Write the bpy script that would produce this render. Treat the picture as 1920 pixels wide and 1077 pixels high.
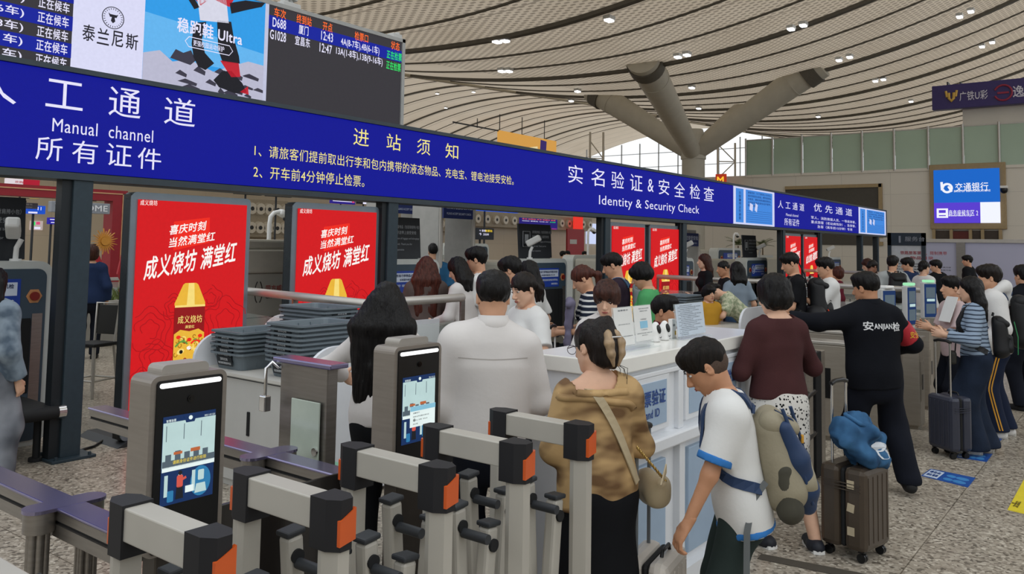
import bpy, bmesh, math, random
import numpy as np
from mathutils import Matrix, Vector
random.seed(7)
for o in list(bpy.data.objects): bpy.data.objects.remove(o)
SC = bpy.context.scene
COL = SC.collection
# ---------------------------------------------------------------- camera
F_PX = 1550.0; PPX, PPY = 960.0, 357.0; CAMH = 1.9
def nrm(v):
    v = np.array(v, float); return v/np.linalg.norm(v)
AX = nrm([2147-PPX, 480-PPY, F_PX])            # world X seen from the camera (x right, y down, z forward)
UP = nrm(np.cross(AX, nrm([1, .0167, 0])))
if UP[1] > 0: UP = -UP
AY = np.cross(UP, AX)
if AY[0] > 0: AY = -AY
RW = np.array([AX, AY, UP])                    # camera -> world
CPOS = np.array([0, 0, CAMH])
def ray(px, py): return RW @ np.array([px-PPX, py-PPY, F_PX])
def PZ(px, py, z): d = ray(px, py); return CPOS + d*((z-CAMH)/d[2])
def PY(px, py, y): d = ray(px, py); return CPOS + d*(y/d[1])
def PX(px, py, x): d = ray(px, py); return CPOS + d*(x/d[0])
def PD(px, py, dist): d = ray(px, py)/F_PX; return CPOS + d*dist
cam_data = bpy.data.cameras.new('camera'); cam = bpy.data.objects.new('camera', cam_data); COL.objects.link(cam)
cam_data.sensor_width = 36; cam_data.sensor_fit = 'HORIZONTAL'; cam_data.lens = F_PX/1920*36
cam_data.shift_x = (960-PPX)/1920; cam_data.shift_y = -(538.5-PPY)/1920
cam_data.clip_start = .05; cam_data.clip_end = 600
cr = RW @ np.diag([1., -1., -1.])              # blender camera axes: x right, y up, -z forward
M = Matrix([[cr[r][c] for c in range(3)] + [CPOS[r]] for r in range(3)] + [[0, 0, 0, 1]])
cam.matrix_world = M
SC.camera = cam
# ---------------------------------------------------------------- light and exposure
W = bpy.data.worlds.new('hall_daylight'); SC.world = W; W.use_nodes = True
wn = W.node_tree.nodes; wb = wn['Background']
wb.inputs[0].default_value = (.93, .97, 1.0, 1); wb.inputs[1].default_value = 1.25
SC.view_settings.view_transform = 'Standard'; SC.view_settings.look = 'None'
SC.view_settings.exposure = 0.0; SC.view_settings.gamma = 1.0; SC.view_settings.use_curve_mapping = False
sun_d = bpy.data.lights.new('soft_skylight', 'SUN'); sun_d.energy = 0.3; sun_d.angle = math.radians(60); sun_d.color = (1, .96, .9)
sun = bpy.data.objects.new('soft_skylight', sun_d); COL.objects.link(sun); sun.rotation_euler = (math.radians(28), math.radians(-14), 0)
# ---------------------------------------------------------------- materials
def lin(c):
    if isinstance(c, str): c = tuple(int(c[i:i+2], 16)/255 for i in (0, 2, 4))
    return tuple((x/12.92 if x <= .04045 else ((x+.055)/1.055)**2.4) for x in c[:3])
MATS = {}
def mat(name, c, rough=.6, metal=0., var=.06, scale=8., bump=0., bscale=60., emit=0., alpha=1., trans=0., ior=1.45, stretch=None, spec=.4, sheen=0.):
    """principled surface with a procedural noise tint and a noise bump"""
    if name in MATS: return MATS[name]
    m = bpy.data.materials.new(name); m.use_nodes = True; nt = m.node_tree; n = nt.nodes; L = nt.links
    b = n['Principled BSDF']; c = lin(c)
    b.inputs['Roughness'].default_value = rough; b.inputs['Metallic'].default_value = metal
    b.inputs['Specular IOR Level'].default_value = spec
    if sheen: b.inputs['Sheen Weight'].default_value = sheen
    tc = n.new('ShaderNodeTexCoord'); mp = n.new('ShaderNodeMapping')
    L.new(tc.outputs['Object'], mp.inputs[0])
    if stretch: mp.inputs['Scale'].default_value = stretch
    nz = n.new('ShaderNodeTexNoise'); nz.inputs['Scale'].default_value = scale; nz.inputs['Detail'].default_value = 3
    L.new(mp.outputs[0], nz.inputs[0])
    rp = n.new('ShaderNodeValToRGB'); rp.color_ramp.elements[0].position = .3; rp.color_ramp.elements[1].position = .7
    rp.color_ramp.elements[0].color = tuple(max(0, x*(1-var)) for x in c)+(1,)
    rp.color_ramp.elements[1].color = tuple(min(1, x*(1+var)) for x in c)+(1,)
    L.new(nz.outputs[0], rp.inputs[0])
    if emit:
        b.inputs['Base Color'].default_value = (.01, .01, .01, 1)
        L.new(rp.outputs[0], b.inputs['Emission Color']); b.inputs['Emission Strength'].default_value = emit
    else: L.new(rp.outputs[0], b.inputs['Base Color'])
    if bump:
        n2 = n.new('ShaderNodeTexNoise'); n2.inputs['Scale'].default_value = bscale; n2.inputs['Detail'].default_value = 2
        L.new(mp.outputs[0], n2.inputs[0])
        bp = n.new('ShaderNodeBump'); bp.inputs['Strength'].default_value = bump; bp.inputs['Distance'].default_value = .01
        L.new(n2.outputs[0], bp.inputs['Height']); L.new(bp.outputs[0], b.inputs['Normal'])
    if alpha < 1: b.inputs['Alpha'].default_value = alpha
    if trans: b.inputs['Transmission Weight'].default_value = trans; b.inputs['IOR'].default_value = ior
    MATS[name] = m; return m
def glow(name, c, s=1.0): return mat(name, c, rough=.6, var=.03, scale=30, emit=s, spec=.06)
def stripes(name, c1, c2, period, duty=.5, axis=2, rough=.8, wob=0.02, off=0.):
    """woven stripes running round the garment (object space)"""
    m = bpy.data.materials.new(name); m.use_nodes = True; nt = m.node_tree; n = nt.nodes; L = nt.links
    b = n['Principled BSDF']; b.inputs['Roughness'].default_value = rough; b.inputs['Specular IOR Level'].default_value = .12
    tc = n.new('ShaderNodeTexCoord'); sp = n.new('ShaderNodeSeparateXYZ'); L.new(tc.outputs['Object'], sp.inputs[0])
    nz = n.new('ShaderNodeTexNoise'); nz.inputs['Scale'].default_value = 5; L.new(tc.outputs['Object'], nz.inputs[0])
    a = n.new('ShaderNodeMath'); a.operation = 'MULTIPLY_ADD'; a.inputs[1].default_value = wob; L.new(nz.outputs[0], a.inputs[0]); L.new(sp.outputs[axis], a.inputs[2])
    d = n.new('ShaderNodeMath'); d.operation = 'MULTIPLY_ADD'; d.inputs[1].default_value = 1/period; d.inputs[2].default_value = 50+off; L.new(a.outputs[0], d.inputs[0])
    f = n.new('ShaderNodeMath'); f.operation = 'FRACT'; L.new(d.outputs[0], f.inputs[0])
    g = n.new('ShaderNodeMath'); g.operation = 'LESS_THAN'; g.inputs[1].default_value = duty; L.new(f.outputs[0], g.inputs[0])
    mx = n.new('ShaderNodeMix'); mx.data_type = 'RGBA'; L.new(g.outputs[0], mx.inputs[0])
    mx.inputs[6].default_value = lin(c1)+(1,); mx.inputs[7].default_value = lin(c2)+(1,)
    L.new(mx.outputs[2], b.inputs['Base Color']); MATS[name] = m; return m
def blotch(name, c1, c2, scale=6, lo=.45, hi=.55, rough=.8, kind='noise', stretch=None, bump=0.):
    """two-tone printed cloth: noise blotches or voronoi spots"""
    m = bpy.data.materials.new(name); m.use_nodes = True; nt = m.node_tree; n = nt.nodes; L = nt.links
    b = n['Principled BSDF']; b.inputs['Roughness'].default_value = rough; b.inputs['Specular IOR Level'].default_value = .12
    tc = n.new('ShaderNodeTexCoord'); mp = n.new('ShaderNodeMapping'); L.new(tc.outputs['Object'], mp.inputs[0])
    if stretch: mp.inputs['Scale'].default_value = stretch
    if kind == 'noise':
        t = n.new('ShaderNodeTexNoise'); t.inputs['Scale'].default_value = scale; t.inputs['Detail'].default_value = 2; out = t.outputs[0]
    else:
        t = n.new('ShaderNodeTexVoronoi'); t.inputs['Scale'].default_value = scale; out = t.outputs['Distance']
    L.new(mp.outputs[0], t.inputs[0])
    r = n.new('ShaderNodeValToRGB'); r.color_ramp.elements[0].position = lo; r.color_ramp.elements[1].position = hi
    r.color_ramp.elements[0].color = lin(c1)+(1,); r.color_ramp.elements[1].color = lin(c2)+(1,)
    L.new(out, r.inputs[0]); L.new(r.outputs[0], b.inputs['Base Color'])
    if bump:
        n2 = n.new('ShaderNodeTexNoise'); n2.inputs['Scale'].default_value = 40; L.new(tc.outputs['Object'], n2.inputs[0])
        bp = n.new('ShaderNodeBump'); bp.inputs['Strength'].default_value = bump; bp.inputs['Distance'].default_value = .01
        L.new(n2.outputs[0], bp.inputs['Height']); L.new(bp.outputs[0], b.inputs['Normal'])
    MATS[name] = m; return m
STEEL = mat('brushed_steel', '8f8a84', .38, .85, .08, 6, stretch=(1, 1, 12))
STEEL_L = mat('satin_steel', 'b8b4ae', .42, .55, .05, 6)
STEEL_D = mat('dark_steel', '4a4642', .4, .8, .1, 6)
CHROME = mat('chrome', 'd8d8d8', .15, 1., .02)
BLACK = mat('black_plastic', '0e0f11', .35, 0, .1)
BLACKM = mat('black_matte', '151618', .75, 0, .15)
DGREY = mat('dark_grey_plastic', '2c2f33', .55)
GREY = mat('grey_plastic', '6f7477', .55)
LGREY = mat('light_grey_plastic', 'b9bab8', .5)
WHITE = mat('white_laminate', 'e4e5e6', .35, var=.02)
WHITEP = mat('white_plastic', 'e6e6e4', .4, var=.02)
POST = mat('slate_painted_steel', '2d3b44', .5, .1, .08, 20)
PAPER = mat('white_paper', 'dfe0de', .8, var=.02)
INK = mat('dark_ink', '20242c', .8)
GLASSM = mat('clear_glass', 'cfe0d8', .05, alpha=.22, spec=.5)
# ---------------------------------------------------------------- mesh builder
I3 = np.eye(3)
def rot(ax, deg):
    return np.array(Matrix.Rotation(math.radians(deg), 3, ax))
class MB:
    def __init__(s): s.v = []; s.f = []; s.m = []; s.sm = []; s.n = 0; s.fs = []
    def add(s, v, f, mi=0, smooth=False):
        v = np.asarray(v, float).reshape(-1, 3); s.v.append(v); s.fs.append(len(s.f))
        for q in f: s.f.append([i+s.n for i in q]); s.m.append(mi); s.sm.append(smooth)
        s.n += len(v); return s
    def box(s, c, d, r=None, bev=0., mi=0):
        c = np.array(c, float); x, y, z = [q/2 for q in d]; R = I3 if r is None else r
        if not bev:
            v = np.array([(a, b, e) for a in (-x, x) for b in (-y, y) for e in (-z, z)])
            f = [(0, 1, 3, 2), (4, 6, 7, 5), (0, 4, 5, 1), (2, 3, 7, 6), (0, 2, 6, 4), (1, 5, 7, 3)]
            return s.add(v@R.T+c, f, mi)
        bm = bmesh.new(); bmesh.ops.create_cube(bm, size=1)
        for q in bm.verts: q.co = (q.co.x*2*x, q.co.y*2*y, q.co.z*2*z)
        bmesh.ops.bevel(bm, geom=bm.edges[:], offset=min(bev, .49*min(d)), segments=2, affect='EDGES', profile=.5)
        bm.verts.index_update()
        v = np.array([q.co[:] for q in bm.verts]); f = [[q.index for q in p.verts] for p in bm.faces]; bm.free()
        return s.add(v@R.T+c, f, mi)
    def span(s, a, b, bev=0., mi=0):
        a = np.array(a, float); b = np.array(b, float)
        return s.box((a+b)/2, np.abs(b-a), None, bev, mi)
    def tube(s, pts, r, n=10, mi=0, cap=True, smooth=True):
        P = [np.array(p, float) for p in pts]; k = len(P)
        R = r if hasattr(r, '__len__') else [r]*k
        V = []; t0 = nrm(P[1]-P[0]); a = np.cross(t0, [0, 0, 1.]); 
        if np.linalg.norm(a) < 1e-3: a = np.cross(t0, [1., 0, 0])
        a = nrm(a)
        for i in range(k):
            t = nrm(P[min(i+1, k-1)]-P[max(i-1, 0)]); a = nrm(a-t*np.dot(a, t)); b = np.cross(t, a)
            for j in range(n):
                q = 2*math.pi*j/n; V.append(P[i]+R[i]*(a*math.cos(q)+b*math.sin(q)))
        f = [(i*n+j, i*n+(j+1) % n, (i+1)*n+(j+1) % n, (i+1)*n+j) for i in range(k-1) for j in range(n)]
        s.add(V, f, mi, smooth)
        if cap:
            s.add(V[:n], [list(range(n))[::-1]], mi); s.add(V[-n:], [list(range(n))], mi)
        return s
    def cyl(s, a, b, r, r2=None, n=16, mi=0, smooth=True): return s.tube([a, b], [r, r if r2 is None else r2], n, mi, True, smooth)
    def lathe(s, prof, c=(0, 0, 0), n=20, mi=0):
        c = np.array(c, float); V = [c+(q[0]*math.cos(2*math.pi*j/n), q[0]*math.sin(2*math.pi*j/n), q[1]) for q in prof for j in range(n)]
        f = [(i*n+j, i*n+(j+1) % n, (i+1)*n+(j+1) % n, (i+1)*n+j) for i in range(len(prof)-1) for j in range(n)]
        return s.add(V, f, mi, True)
    def prism(s, poly, o, u, v, depth, mi=0):
        """polygon in the plane (u,v) at o, given thickness `depth` towards u x v"""
        o = np.array(o, float); u = np.array(u, float); v = np.array(v, float); w = nrm(np.cross(u, v))
        a = [o+u*p[0]+v*p[1] for p in poly]; b = [q+w*depth for q in a]; n = len(a)
        f = [list(range(n))[::-1], list(range(n, 2*n))]+[(i, (i+1) % n, n+(i+1) % n, n+i) for i in range(n)]
        return s.add(a+b, f, mi)
    def ell(s, c, r, R=None, n=14, mi=0):
        V = []; m = n//2; R = I3 if R is None else R
        for i in range(m+1):
            t = math.pi*i/m
            for j in range(n):
                p = 2*math.pi*j/n; V.append((r[0]*math.sin(t)*math.cos(p), r[1]*math.sin(t)*math.sin(p), r[2]*math.cos(t)))
        f = [(i*n+j, (i+1)*n+j, (i+1)*n+(j+1) % n, i*n+(j+1) % n) for i in range(m) for j in range(n)]
        return s.add(np.array(V)@R.T+np.array(c, float), f, mi, True)
    def obj(s, name, mats, parent=None, **props):
        if ('lettering' in name or name in ('print', 'small_print', 'column_headings', 'heading')) and len(s.v) > 1:
            out = None; n0 = 0; ends = s.fs[1:]+[len(s.f)]
            for v, a, e in zip(s.v, s.fs, ends):
                q = MB(); q.v = [v]; q.f = [[i-n0 for i in f] for f in s.f[a:e]]; q.m = s.m[a:e]; q.sm = s.sm[a:e]; q.n = len(v); q.fs = [0]; n0 += len(v)
                if q.f: o = q.obj(name, mats, parent, **props); out = out or o
            return out
        me = bpy.data.meshes.new(name)
        V = np.concatenate(s.v) if s.v else np.zeros((0, 3))
        me.from_pydata(V.tolist(), [], s.f)
        for q in (mats if isinstance(mats, (list, tuple)) else [mats]): me.materials.append(q)
        me.polygons.foreach_set('material_index', s.m); me.polygons.foreach_set('use_smooth', s.sm)
        me.update()
        o = bpy.data.objects.new(name, me); COL.objects.link(o)
        if parent is not None: o.parent = parent
        for k, q in props.items(): o[k] = q
        return o
def thing(name, label, cat, loc=(0, 0, 0), rz=0., group=None, rx=0., ry=0.):
    o = bpy.data.objects.new(name, None); COL.objects.link(o); o.empty_display_size = .1
    o.location = loc; o.rotation_euler = (math.radians(rx), math.radians(ry), math.radians(rz)); o['label'] = label; o['category'] = cat
    if group: o['group'] = group
    return o
def tag(o, label, cat, group=None):
    o['label'] = label; o['category'] = cat
    if group: o['group'] = group
    return o
def dup(root, loc, rz=None, label=None, group=None):
    r = root.copy(); COL.objects.link(r); r.location = loc
    if rz is not None: r.rotation_euler = (0, 0, math.radians(rz))
    if label: r['label'] = label
    if group: r['group'] = group
    for ch in list(root.children):
        c = ch.copy(); COL.objects.link(c); c.parent = r
        for g in list(ch.children):
            d = g.copy(); COL.objects.link(d); d.parent = c
    return r
def struct(name, mb, mats, parent=None):
    o = mb.obj(name, mats, parent)
    if parent is None: o['kind'] = 'structure'
    return o
# ---------------------------------------------------------------- lettering (built-in font, turned into mesh)
_TX = {}
def text_mesh(body, bold=0.):
    k = body
    if k not in _TX:
        c = bpy.data.curves.new('t', 'FONT'); c.body = body; c.size = 1; c.resolution_u = 3
        c.space_character = 1.06
        o = bpy.data.objects.new('t', c)
        m = bpy.data.meshes.new_from_object(o)
        V = np.array([q.co[:] for q in m.vertices]) if len(m.vertices) else np.zeros((1, 3))
        Fc = [list(p.vertices) for p in m.polygons]
        bpy.data.objects.remove(o); bpy.data.curves.remove(c); bpy.data.meshes.remove(m)
        _TX[k] = (V, Fc)
    return _TX[k]
def put_text(mb, body, o, u, v, x0, y0, w, h, mi=0, bold=.012, skew=0., lift=.0):
    """fits the words into the box x0,y0,w,h (metres) of the plane (o; u right, v up)"""
    V, Fc = text_mesh(body)
    if bold >= .004:                     # heavier strokes: the same outline laid a hair to each side
        e = min(.022, bold*.9); n0 = len(V); sh = ((-e, 0), (e, 0), (0, e), (0, -e)) if bold >= .01 else ((-e, 0), (e, 0))
        V = np.concatenate([V+np.array((dx, dy, 7e-4*j)) for j, (dx, dy) in enumerate(sh)]); Fc = [[i+n0*j for i in f] for j in range(len(sh)) for f in Fc]
    a = V.min(0); b = V.max(0); sx = w/max(1e-6, b[0]-a[0]); sy = h/max(1e-6, b[1]-a[1])
    x = x0+(V[:, 0]-a[0])*sx; y = y0+(V[:, 1]-a[1])*sy; x = x+skew*(y-y0)
    o = np.array(o, float); u = np.array(u, float); v = np.array(v, float); n = nrm(np.cross(u, v))
    mb.add(o+x[:, None]*u+y[:, None]*v+n*(lift+(V[:, 2:3]-a[2])*min(1., h*4)), Fc, mi); return mb
UX = (1, 0, 0); UZ = (0, 0, 1)
# ================================================================ the hall
def terrazzo():
    m = bpy.data.materials.new('speckled_terrazzo_tiles'); m.use_nodes = True; nt = m.node_tree; n = nt.nodes; L = nt.links
    b = n['Principled BSDF']; tc = n.new('ShaderNodeTexCoord')
    v = n.new('ShaderNodeTexVoronoi'); v.inputs['Scale'].default_value = 52; L.new(tc.outputs['Object'], v.inputs[0])
    r = n.new('ShaderNodeValToRGB'); cr = r.color_ramp
    cr.elements[0].position = 0; cr.elements[0].color = lin('5d564c')+(1,); cr.elements[1].position = 1; cr.elements[1].color = lin('cdc5b6')+(1,)
    for p, c in ((.25, '8e8577'), (.5, 'aea596'), (.75, '988e80')):
        e = cr.elements.new(p); e.color = lin(c)+(1,)
    sp = n.new('ShaderNodeSeparateColor'); L.new(v.outputs['Color'], sp.inputs[0]); L.new(sp.outputs[0], r.inputs[0])
    br = n.new('ShaderNodeTexBrick'); br.offset = 0; br.inputs['Scale'].default_value = 1.0; br.inputs['Mortar Size'].default_value = .004
    br.inputs['Brick Width'].default_value = 1.2; br.inputs['Row Height'].default_value = 1.2
    br.inputs['Color1'].default_value = (1, 1, 1, 1); br.inputs['Color2'].default_value = (.94, .94, .94, 1); br.inputs['Mortar'].default_value = (.42, .4, .37, 1)
    L.new(tc.outputs['Object'], br.inputs[0])
    nz = n.new('ShaderNodeTexNoise'); nz.inputs['Scale'].default_value = .8; L.new(tc.outputs['Object'], nz.inputs[0])
    mx = n.new('ShaderNodeMix'); mx.data_type = 'RGBA'; mx.blend_type = 'MULTIPLY'; mx.inputs[0].default_value = 1
    L.new(r.outputs[0], mx.inputs[6]); L.new(br.outputs[0], mx.inputs[7]); L.new(mx.outputs[2], b.inputs['Base Color'])
    b.inputs['Roughness'].default_value = .3; b.inputs['Specular IOR Level'].default_value = .35
    return m
FLOOR = terrazzo(); XW_ = 45.
mb = MB(); mb.span((-14, -16, -.2), (150, 90, 0)); struct('floor', mb, FLOOR)
mb = MB(); mb.span((-14, -16, 0), (-13.7, 47, 4.5)); struct('wall_blocker_back', mb, mat('wall_blocker_beige', 'b5ad9e', .6, var=.03, scale=1))  # unseen wall added behind the camera to cut frontal light
mb = MB(); mb.span((-14, -16.2, 0), (XW_, -15.9, 4.5)); struct('wall_blocker_right', mb, MATS['wall_blocker_beige'])  # unseen side wall, likewise added to hold back low light
# --- ceiling: trough over the column row at Y=18, ridge line at Y=31, then a high vault
def zceil(x, y):
    x = np.asarray(x, float); y = np.asarray(y, float)
    zm = 9.1+(x-22)*.062-np.maximum(x-50, 0)*.012
    d = y-18
    can = zm+np.where(d > 0, .0075*d*d, .0135*d*d)
    zr = zm+.0075*169
    vault = zr+4.7*(1-((y-54)/23)**2)
    return np.where(y < 31, can, np.maximum(vault, zr))
def ceiling_mat():
    m = bpy.data.materials.new('perforated_ceiling_panels'); m.use_nodes = True; nt = m.node_tree; n = nt.nodes; L = nt.links
    b = n['Principled BSDF']; b.inputs['Roughness'].default_value = .6
    tc = n.new('ShaderNodeTexCoord'); sp = n.new('ShaderNodeSeparateXYZ'); L.new(tc.outputs['Object'], sp.inputs[0])
    def mth(op, a, bb=None, c=None):
        q = n.new('ShaderNodeMath'); q.operation = op
        for i, t in enumerate((a, bb, c)):
            if t is None: continue
            if hasattr(t, 'links'): L.new(t, q.inputs[i])
            else: q.inputs[i].default_value = t
        return q.outputs[0]
    k = 2*math.pi/.34
    sx = mth('SINE', mth('MULTIPLY', sp.outputs[0], k)); sy = mth('SINE', mth('MULTIPLY', sp.outputs[1], k*.8))
    pr = mth('MULTIPLY', sx, sy); hole = mth('GREATER_THAN', pr, .22)
    lou = mth('SINE', mth('MULTIPLY', sp.outputs[0], 2*math.pi/3.13)); seam = mth('GREATER_THAN', lou, .994)
    # the coarse open mesh belongs to the near canopy, the vault beyond the ridge is closed panels
    near = mth('LESS_THAN', sp.outputs[1], 24.0)
    fac = mth('MAXIMUM', mth('MULTIPLY', mth('MULTIPLY', hole, near), .55), mth('MULTIPLY', seam, .5))
    nz = n.new('ShaderNodeTexNoise'); nz.inputs['Scale'].default_value = .35; L.new(tc.outputs['Object'], nz.inputs[0])
    r = n.new('ShaderNodeValToRGB'); r.color_ramp.elements[0].color = lin('beae99')+(1,); r.color_ramp.elements[1].color = lin('d2c4b1')+(1,)
    L.new(nz.outputs[0], r.inputs[0])
    mx = n.new('ShaderNodeMix'); mx.data_type = 'RGBA'; L.new(fac, mx.inputs[0]); L.new(r.outputs[0], mx.inputs[6]); mx.inputs[7].default_value = lin('4e4439')+(1,)
    L.new(mx.outputs[2], b.inputs['Base Color'])
    # translucency added to brighten the ceiling: sky light passes through the panels
    tr = n.new('ShaderNodeBsdfTranslucent'); L.new(mx.outputs[2], tr.inputs[0]); ms = n.new('ShaderNodeMixShader'); ms.inputs[0].default_value = .45
    L.new(b.outputs[0], ms.inputs[1]); L.new(tr.outputs[0], ms.inputs[2]); L.new(ms.outputs[0], n['Material Output'].inputs[0]); return m
CEIL = ceiling_mat()
xs = np.arange(9, 118.1, 1.5); ys = np.arange(-14, 78, 1.0)
GX, GY = np.meshgrid(xs, ys, indexing='ij'); GZ = zceil(GX, GY)
mb = MB(); V = np.stack([GX, GY, GZ], -1).reshape(-1, 3); ny = len(ys)
mb.add(V, [(i*ny+j, i*ny+j+1, (i+1)*ny+j+1, (i+1)*ny+j) for i in range(len(xs)-1) for j in range(ny-1)], 0, True)
ceil = struct('ceiling', mb, CEIL)
CHAN = mat('dark_channel', '58534a', .7)
def channel(xc, w, dep):
    mb = MB(); yy = np.arange(-14, 77, 1.0)
    V = []
    for y in yy:
        z = float(zceil(xc, y)); V += [(xc-w/2, y, z+.02), (xc-w/2, y, z-dep), (xc+w/2, y, z-dep), (xc+w/2, y, z+.02)]
    f = [(4*i+a, 4*i+(a+1) % 4, 4*i+4+(a+1) % 4, 4*i+4+a) for i in range(len(yy)-1) for a in range(4)]
    mb.add(V, f); return struct('ceiling_channel', mb, CHAN, ceil)
for k in range(10):
    x0 = 12.7+9.35*k; channel(x0, .25, .14)
    channel(x0+3.1, .09, .06); channel(x0+6.2, .09, .06)
mb = MB(); mb.tube([(x, 31, float(zceil(x, 31))-.06) for x in np.arange(9, 118, 3.)], .12, 6); struct('ceiling_channel', mb, mat('ridge_trim', 'cfc8b8', .5), ceil)
# --- downlights on the channels
LAMP = glow('lamp_white', 'ffffff', 4.0)
def on_ceiling(px, py):
    d = ray(px, py)/F_PX; t = 12.
    while t < 140:
        p = CPOS+d*t
        if p[2] > float(zceil(p[0], p[1])): return p
        t += .05
    return None
lights = [(932, 70, 'a'), (947, 68, 'a'), (1142, 29, 'b'), (941, 127, 'c'), (954, 127, 'c'), (1083, 166, 'd'), (1271, 100, 'e'), (1288, 96, 'e'), (1297, 159, 'f'), (1310, 199, 'g'),
 (1483, 47, 'h'), (1506, 40, 'h'), (1573, 107, 'i'), (1593, 101, 'i'), (1465, 186, 'j'), (1641, 147, 'k'), (1656, 144, 'k'), (1799, 25, 'l'), (1820, 15, 'l'), (1534, 215, 'm'),
 (820, 173, 'n'), (888, 170, 'n'), (836, 200, 'n'), (1071, 185, 'o'), (1841, 82, 'p'), (1860, 74, 'p'), (1708, 186, 'p')]
lamp0 = None
TENS = ('first second third fourth fifth sixth seventh eighth ninth tenth eleventh twelfth thirteenth fourteenth fifteenth sixteenth seventeenth eighteenth nineteenth twentieth twenty-first twenty-second twenty-third twenty-fourth twenty-fifth twenty-sixth twenty-seventh').split()
for LI, (px, py, g) in enumerate(sorted(lights)):
    p = on_ceiling(px, py)
    if p is None: continue
    if lamp0 is None:
        lamp0 = thing('ceiling_light', 'small white ceiling downlight, '+TENS[LI]+' counted from the left', 'ceiling light', p-(0, 0, .2), 0, 'downlights along the ceiling channels')
        b = MB(); b.box((0, 0, .12), (.36, .26, .12)); b.obj('housing', LGREY, lamp0)
        b = MB(); b.box((0, 0, .03), (.3, .2, .06)); b.obj('lens', LAMP, lamp0)
    else: dup(lamp0, tuple(p-np.array((0, 0, .2))), None, 'small white ceiling downlight, '+TENS[LI]+' counted from the left')
# --- tree column
CONC = mat('painted_column_grey', 'b0aa9c', .6, var=.05, scale=2)
cb = PD(1300, 300, 44.); CX, CY = cb[0], cb[1]
zj = PD(1300, 285, 44.)[2]
t = thing('tree_column', 'grey branching tree column rising behind the blue overhead sign', 'column', (CX, CY, 0))
b = MB(); b.cyl((0, 0, 0), (0, 0, zj-.4), .6, n=28); b.cyl((0, 0, zj-.4), (0, 0, zj-.2), .66, .66, n=28); b.tube([(0, 0, zj-.2), (0, 0, zj+.5), (0, 0, zj+1.2)], [.62, .72, .5], 28); b.obj('shaft', CONC, t)
for (px, py, dx) in ((1130, 168, 0), (1213, 118, -9.3), (1512, 116, 0), (1402, 184, 9.3)):
    q = PX(px, py, CX+dx); q[2] = float(zceil(q[0], q[1]))-.03; q = q-np.array((CX, CY, 0))
    d = nrm(q-np.array((0, 0, zj))); b = MB(); m1 = np.array((0, 0, zj))*.12+q*.88
    b.tube([np.array((0, 0, zj-.1)), m1, q+d*.8], [.46, .68, .72], 24); b.tube([m1-d*.03, m1+d*.03], .7, 24); b.tube([q-d*.12, q+d*.5], .78, 24, mi=1)
    b.obj('branch', [CONC, CHAN], t)
# --- far end facade (glass curtain wall, sky behind) 
XF = 112.
MULL = mat('facade_mullion', 'a9adb2', .5)
mb = MB()
for y in np.arange(-6, 78, 3.2): mb.span((XF, y-.06, 0), (XF+.2, y+.06, 17.8))
for z in np.arange(1.5, 18, 2.1): mb.span((XF, -6, z-.04), (XF+.2, 78, z+.04))
struct('window_1', mb, MULL)
mb = MB(); mb.span((XF+.22, -6, 0), (XF+.26, 78, 17.8)); g = mb.obj('window_pane', mat('facade_glass', 'f4f8ff', .05, alpha=.06), bpy.data.objects['window_1'])
def lattice(px, y0, dist, w, lab):
    q = PD(px, y0, dist); t = thing('truss_mast', lab, 'truss column', (q[0], q[1], 0)); H = q[2]
    m = mat('truss_white', 'b7b1a6', .5)
    for s in (-1, 1):
        b = MB(); b.cyl((s*w*.62, -s*w*.8, 0), (s*w*.62, -s*w*.8, H), .13, n=8); b.obj('chord', m, t)
    b = MB(); z = 0; s = 1
    while z < H-2.0:
        b.cyl((s*w*.62, -s*w*.8, z), (-s*w*.62, s*w*.8, z+2.0), .07, n=6); b.cyl((-w*.62, w*.8, z), (w*.62, -w*.8, z), .07, n=6); z += 2.0; s = -s
    b.obj('bracing', m, t)
lattice(1119, 248, 95., .75, 'white lattice column in front of the bright glass facade, left of the branching column')
lattice(1362, 268, 96., 1.0, 'white lattice column between the branching column and the green glass gallery')
# --- right end block: beige wall, upper gallery of green glass, purple fascia
WALL = mat('beige_stone_cladding', 'd2ccc0', .5, var=.03, scale=1.5)
def panelled(name, c, w, h):
    m = bpy.data.materials.new(name); m.use_nodes = True; n = m.node_tree.nodes; L = m.node_tree.links; b = n['Principled BSDF']
    tc = n.new('ShaderNodeTexCoord'); mp = n.new('ShaderNodeMapping'); mp.inputs['Rotation'].default_value = (math.radians(90), 0, math.radians(90)); L.new(tc.outputs['Object'], mp.inputs[0])
    br = n.new('ShaderNodeTexBrick'); br.offset = 0; br.inputs['Mortar Size'].default_value = .012; br.inputs['Scale'].default_value = 1; br.inputs['Brick Width'].default_value = w; br.inputs['Row Height'].default_value = h
    c = lin(c); br.inputs['Color1'].default_value = c+(1,); br.inputs['Color2'].default_value = tuple(x*.97 for x in c)+(1,); br.inputs['Mortar'].default_value = tuple(x*.8 for x in c)+(1,)
    sp = n.new('ShaderNodeSeparateXYZ'); cb_ = n.new('ShaderNodeCombineXYZ'); L.new(tc.outputs['Object'], sp.inputs[0])
    ad = n.new('ShaderNodeMath'); ad.operation = 'ADD'; L.new(sp.outputs[0], ad.inputs[0]); L.new(sp.outputs[1], ad.inputs[1])
    L.new(ad.outputs[0], cb_.inputs[0]); L.new(sp.outputs[2], cb_.inputs[1]); L.new(cb_.outputs[0], br.inputs[0])
    L.new(br.outputs[0], b.inputs['Base Color']); b.inputs['Roughness'].default_value = .45; return m
WALLP = panelled('beige_panel_wall', 'd6d0c4', 2.4, 1.6)
XW = 45.
mb = MB(); mb.span((XW, -16, 0), (XW+9, 21.2, 6.05)); mb.span((XW-.06, -16, 5.93), (XW, 17.8, 6.07)); struct('wall_end', mb, WALLP)
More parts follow.
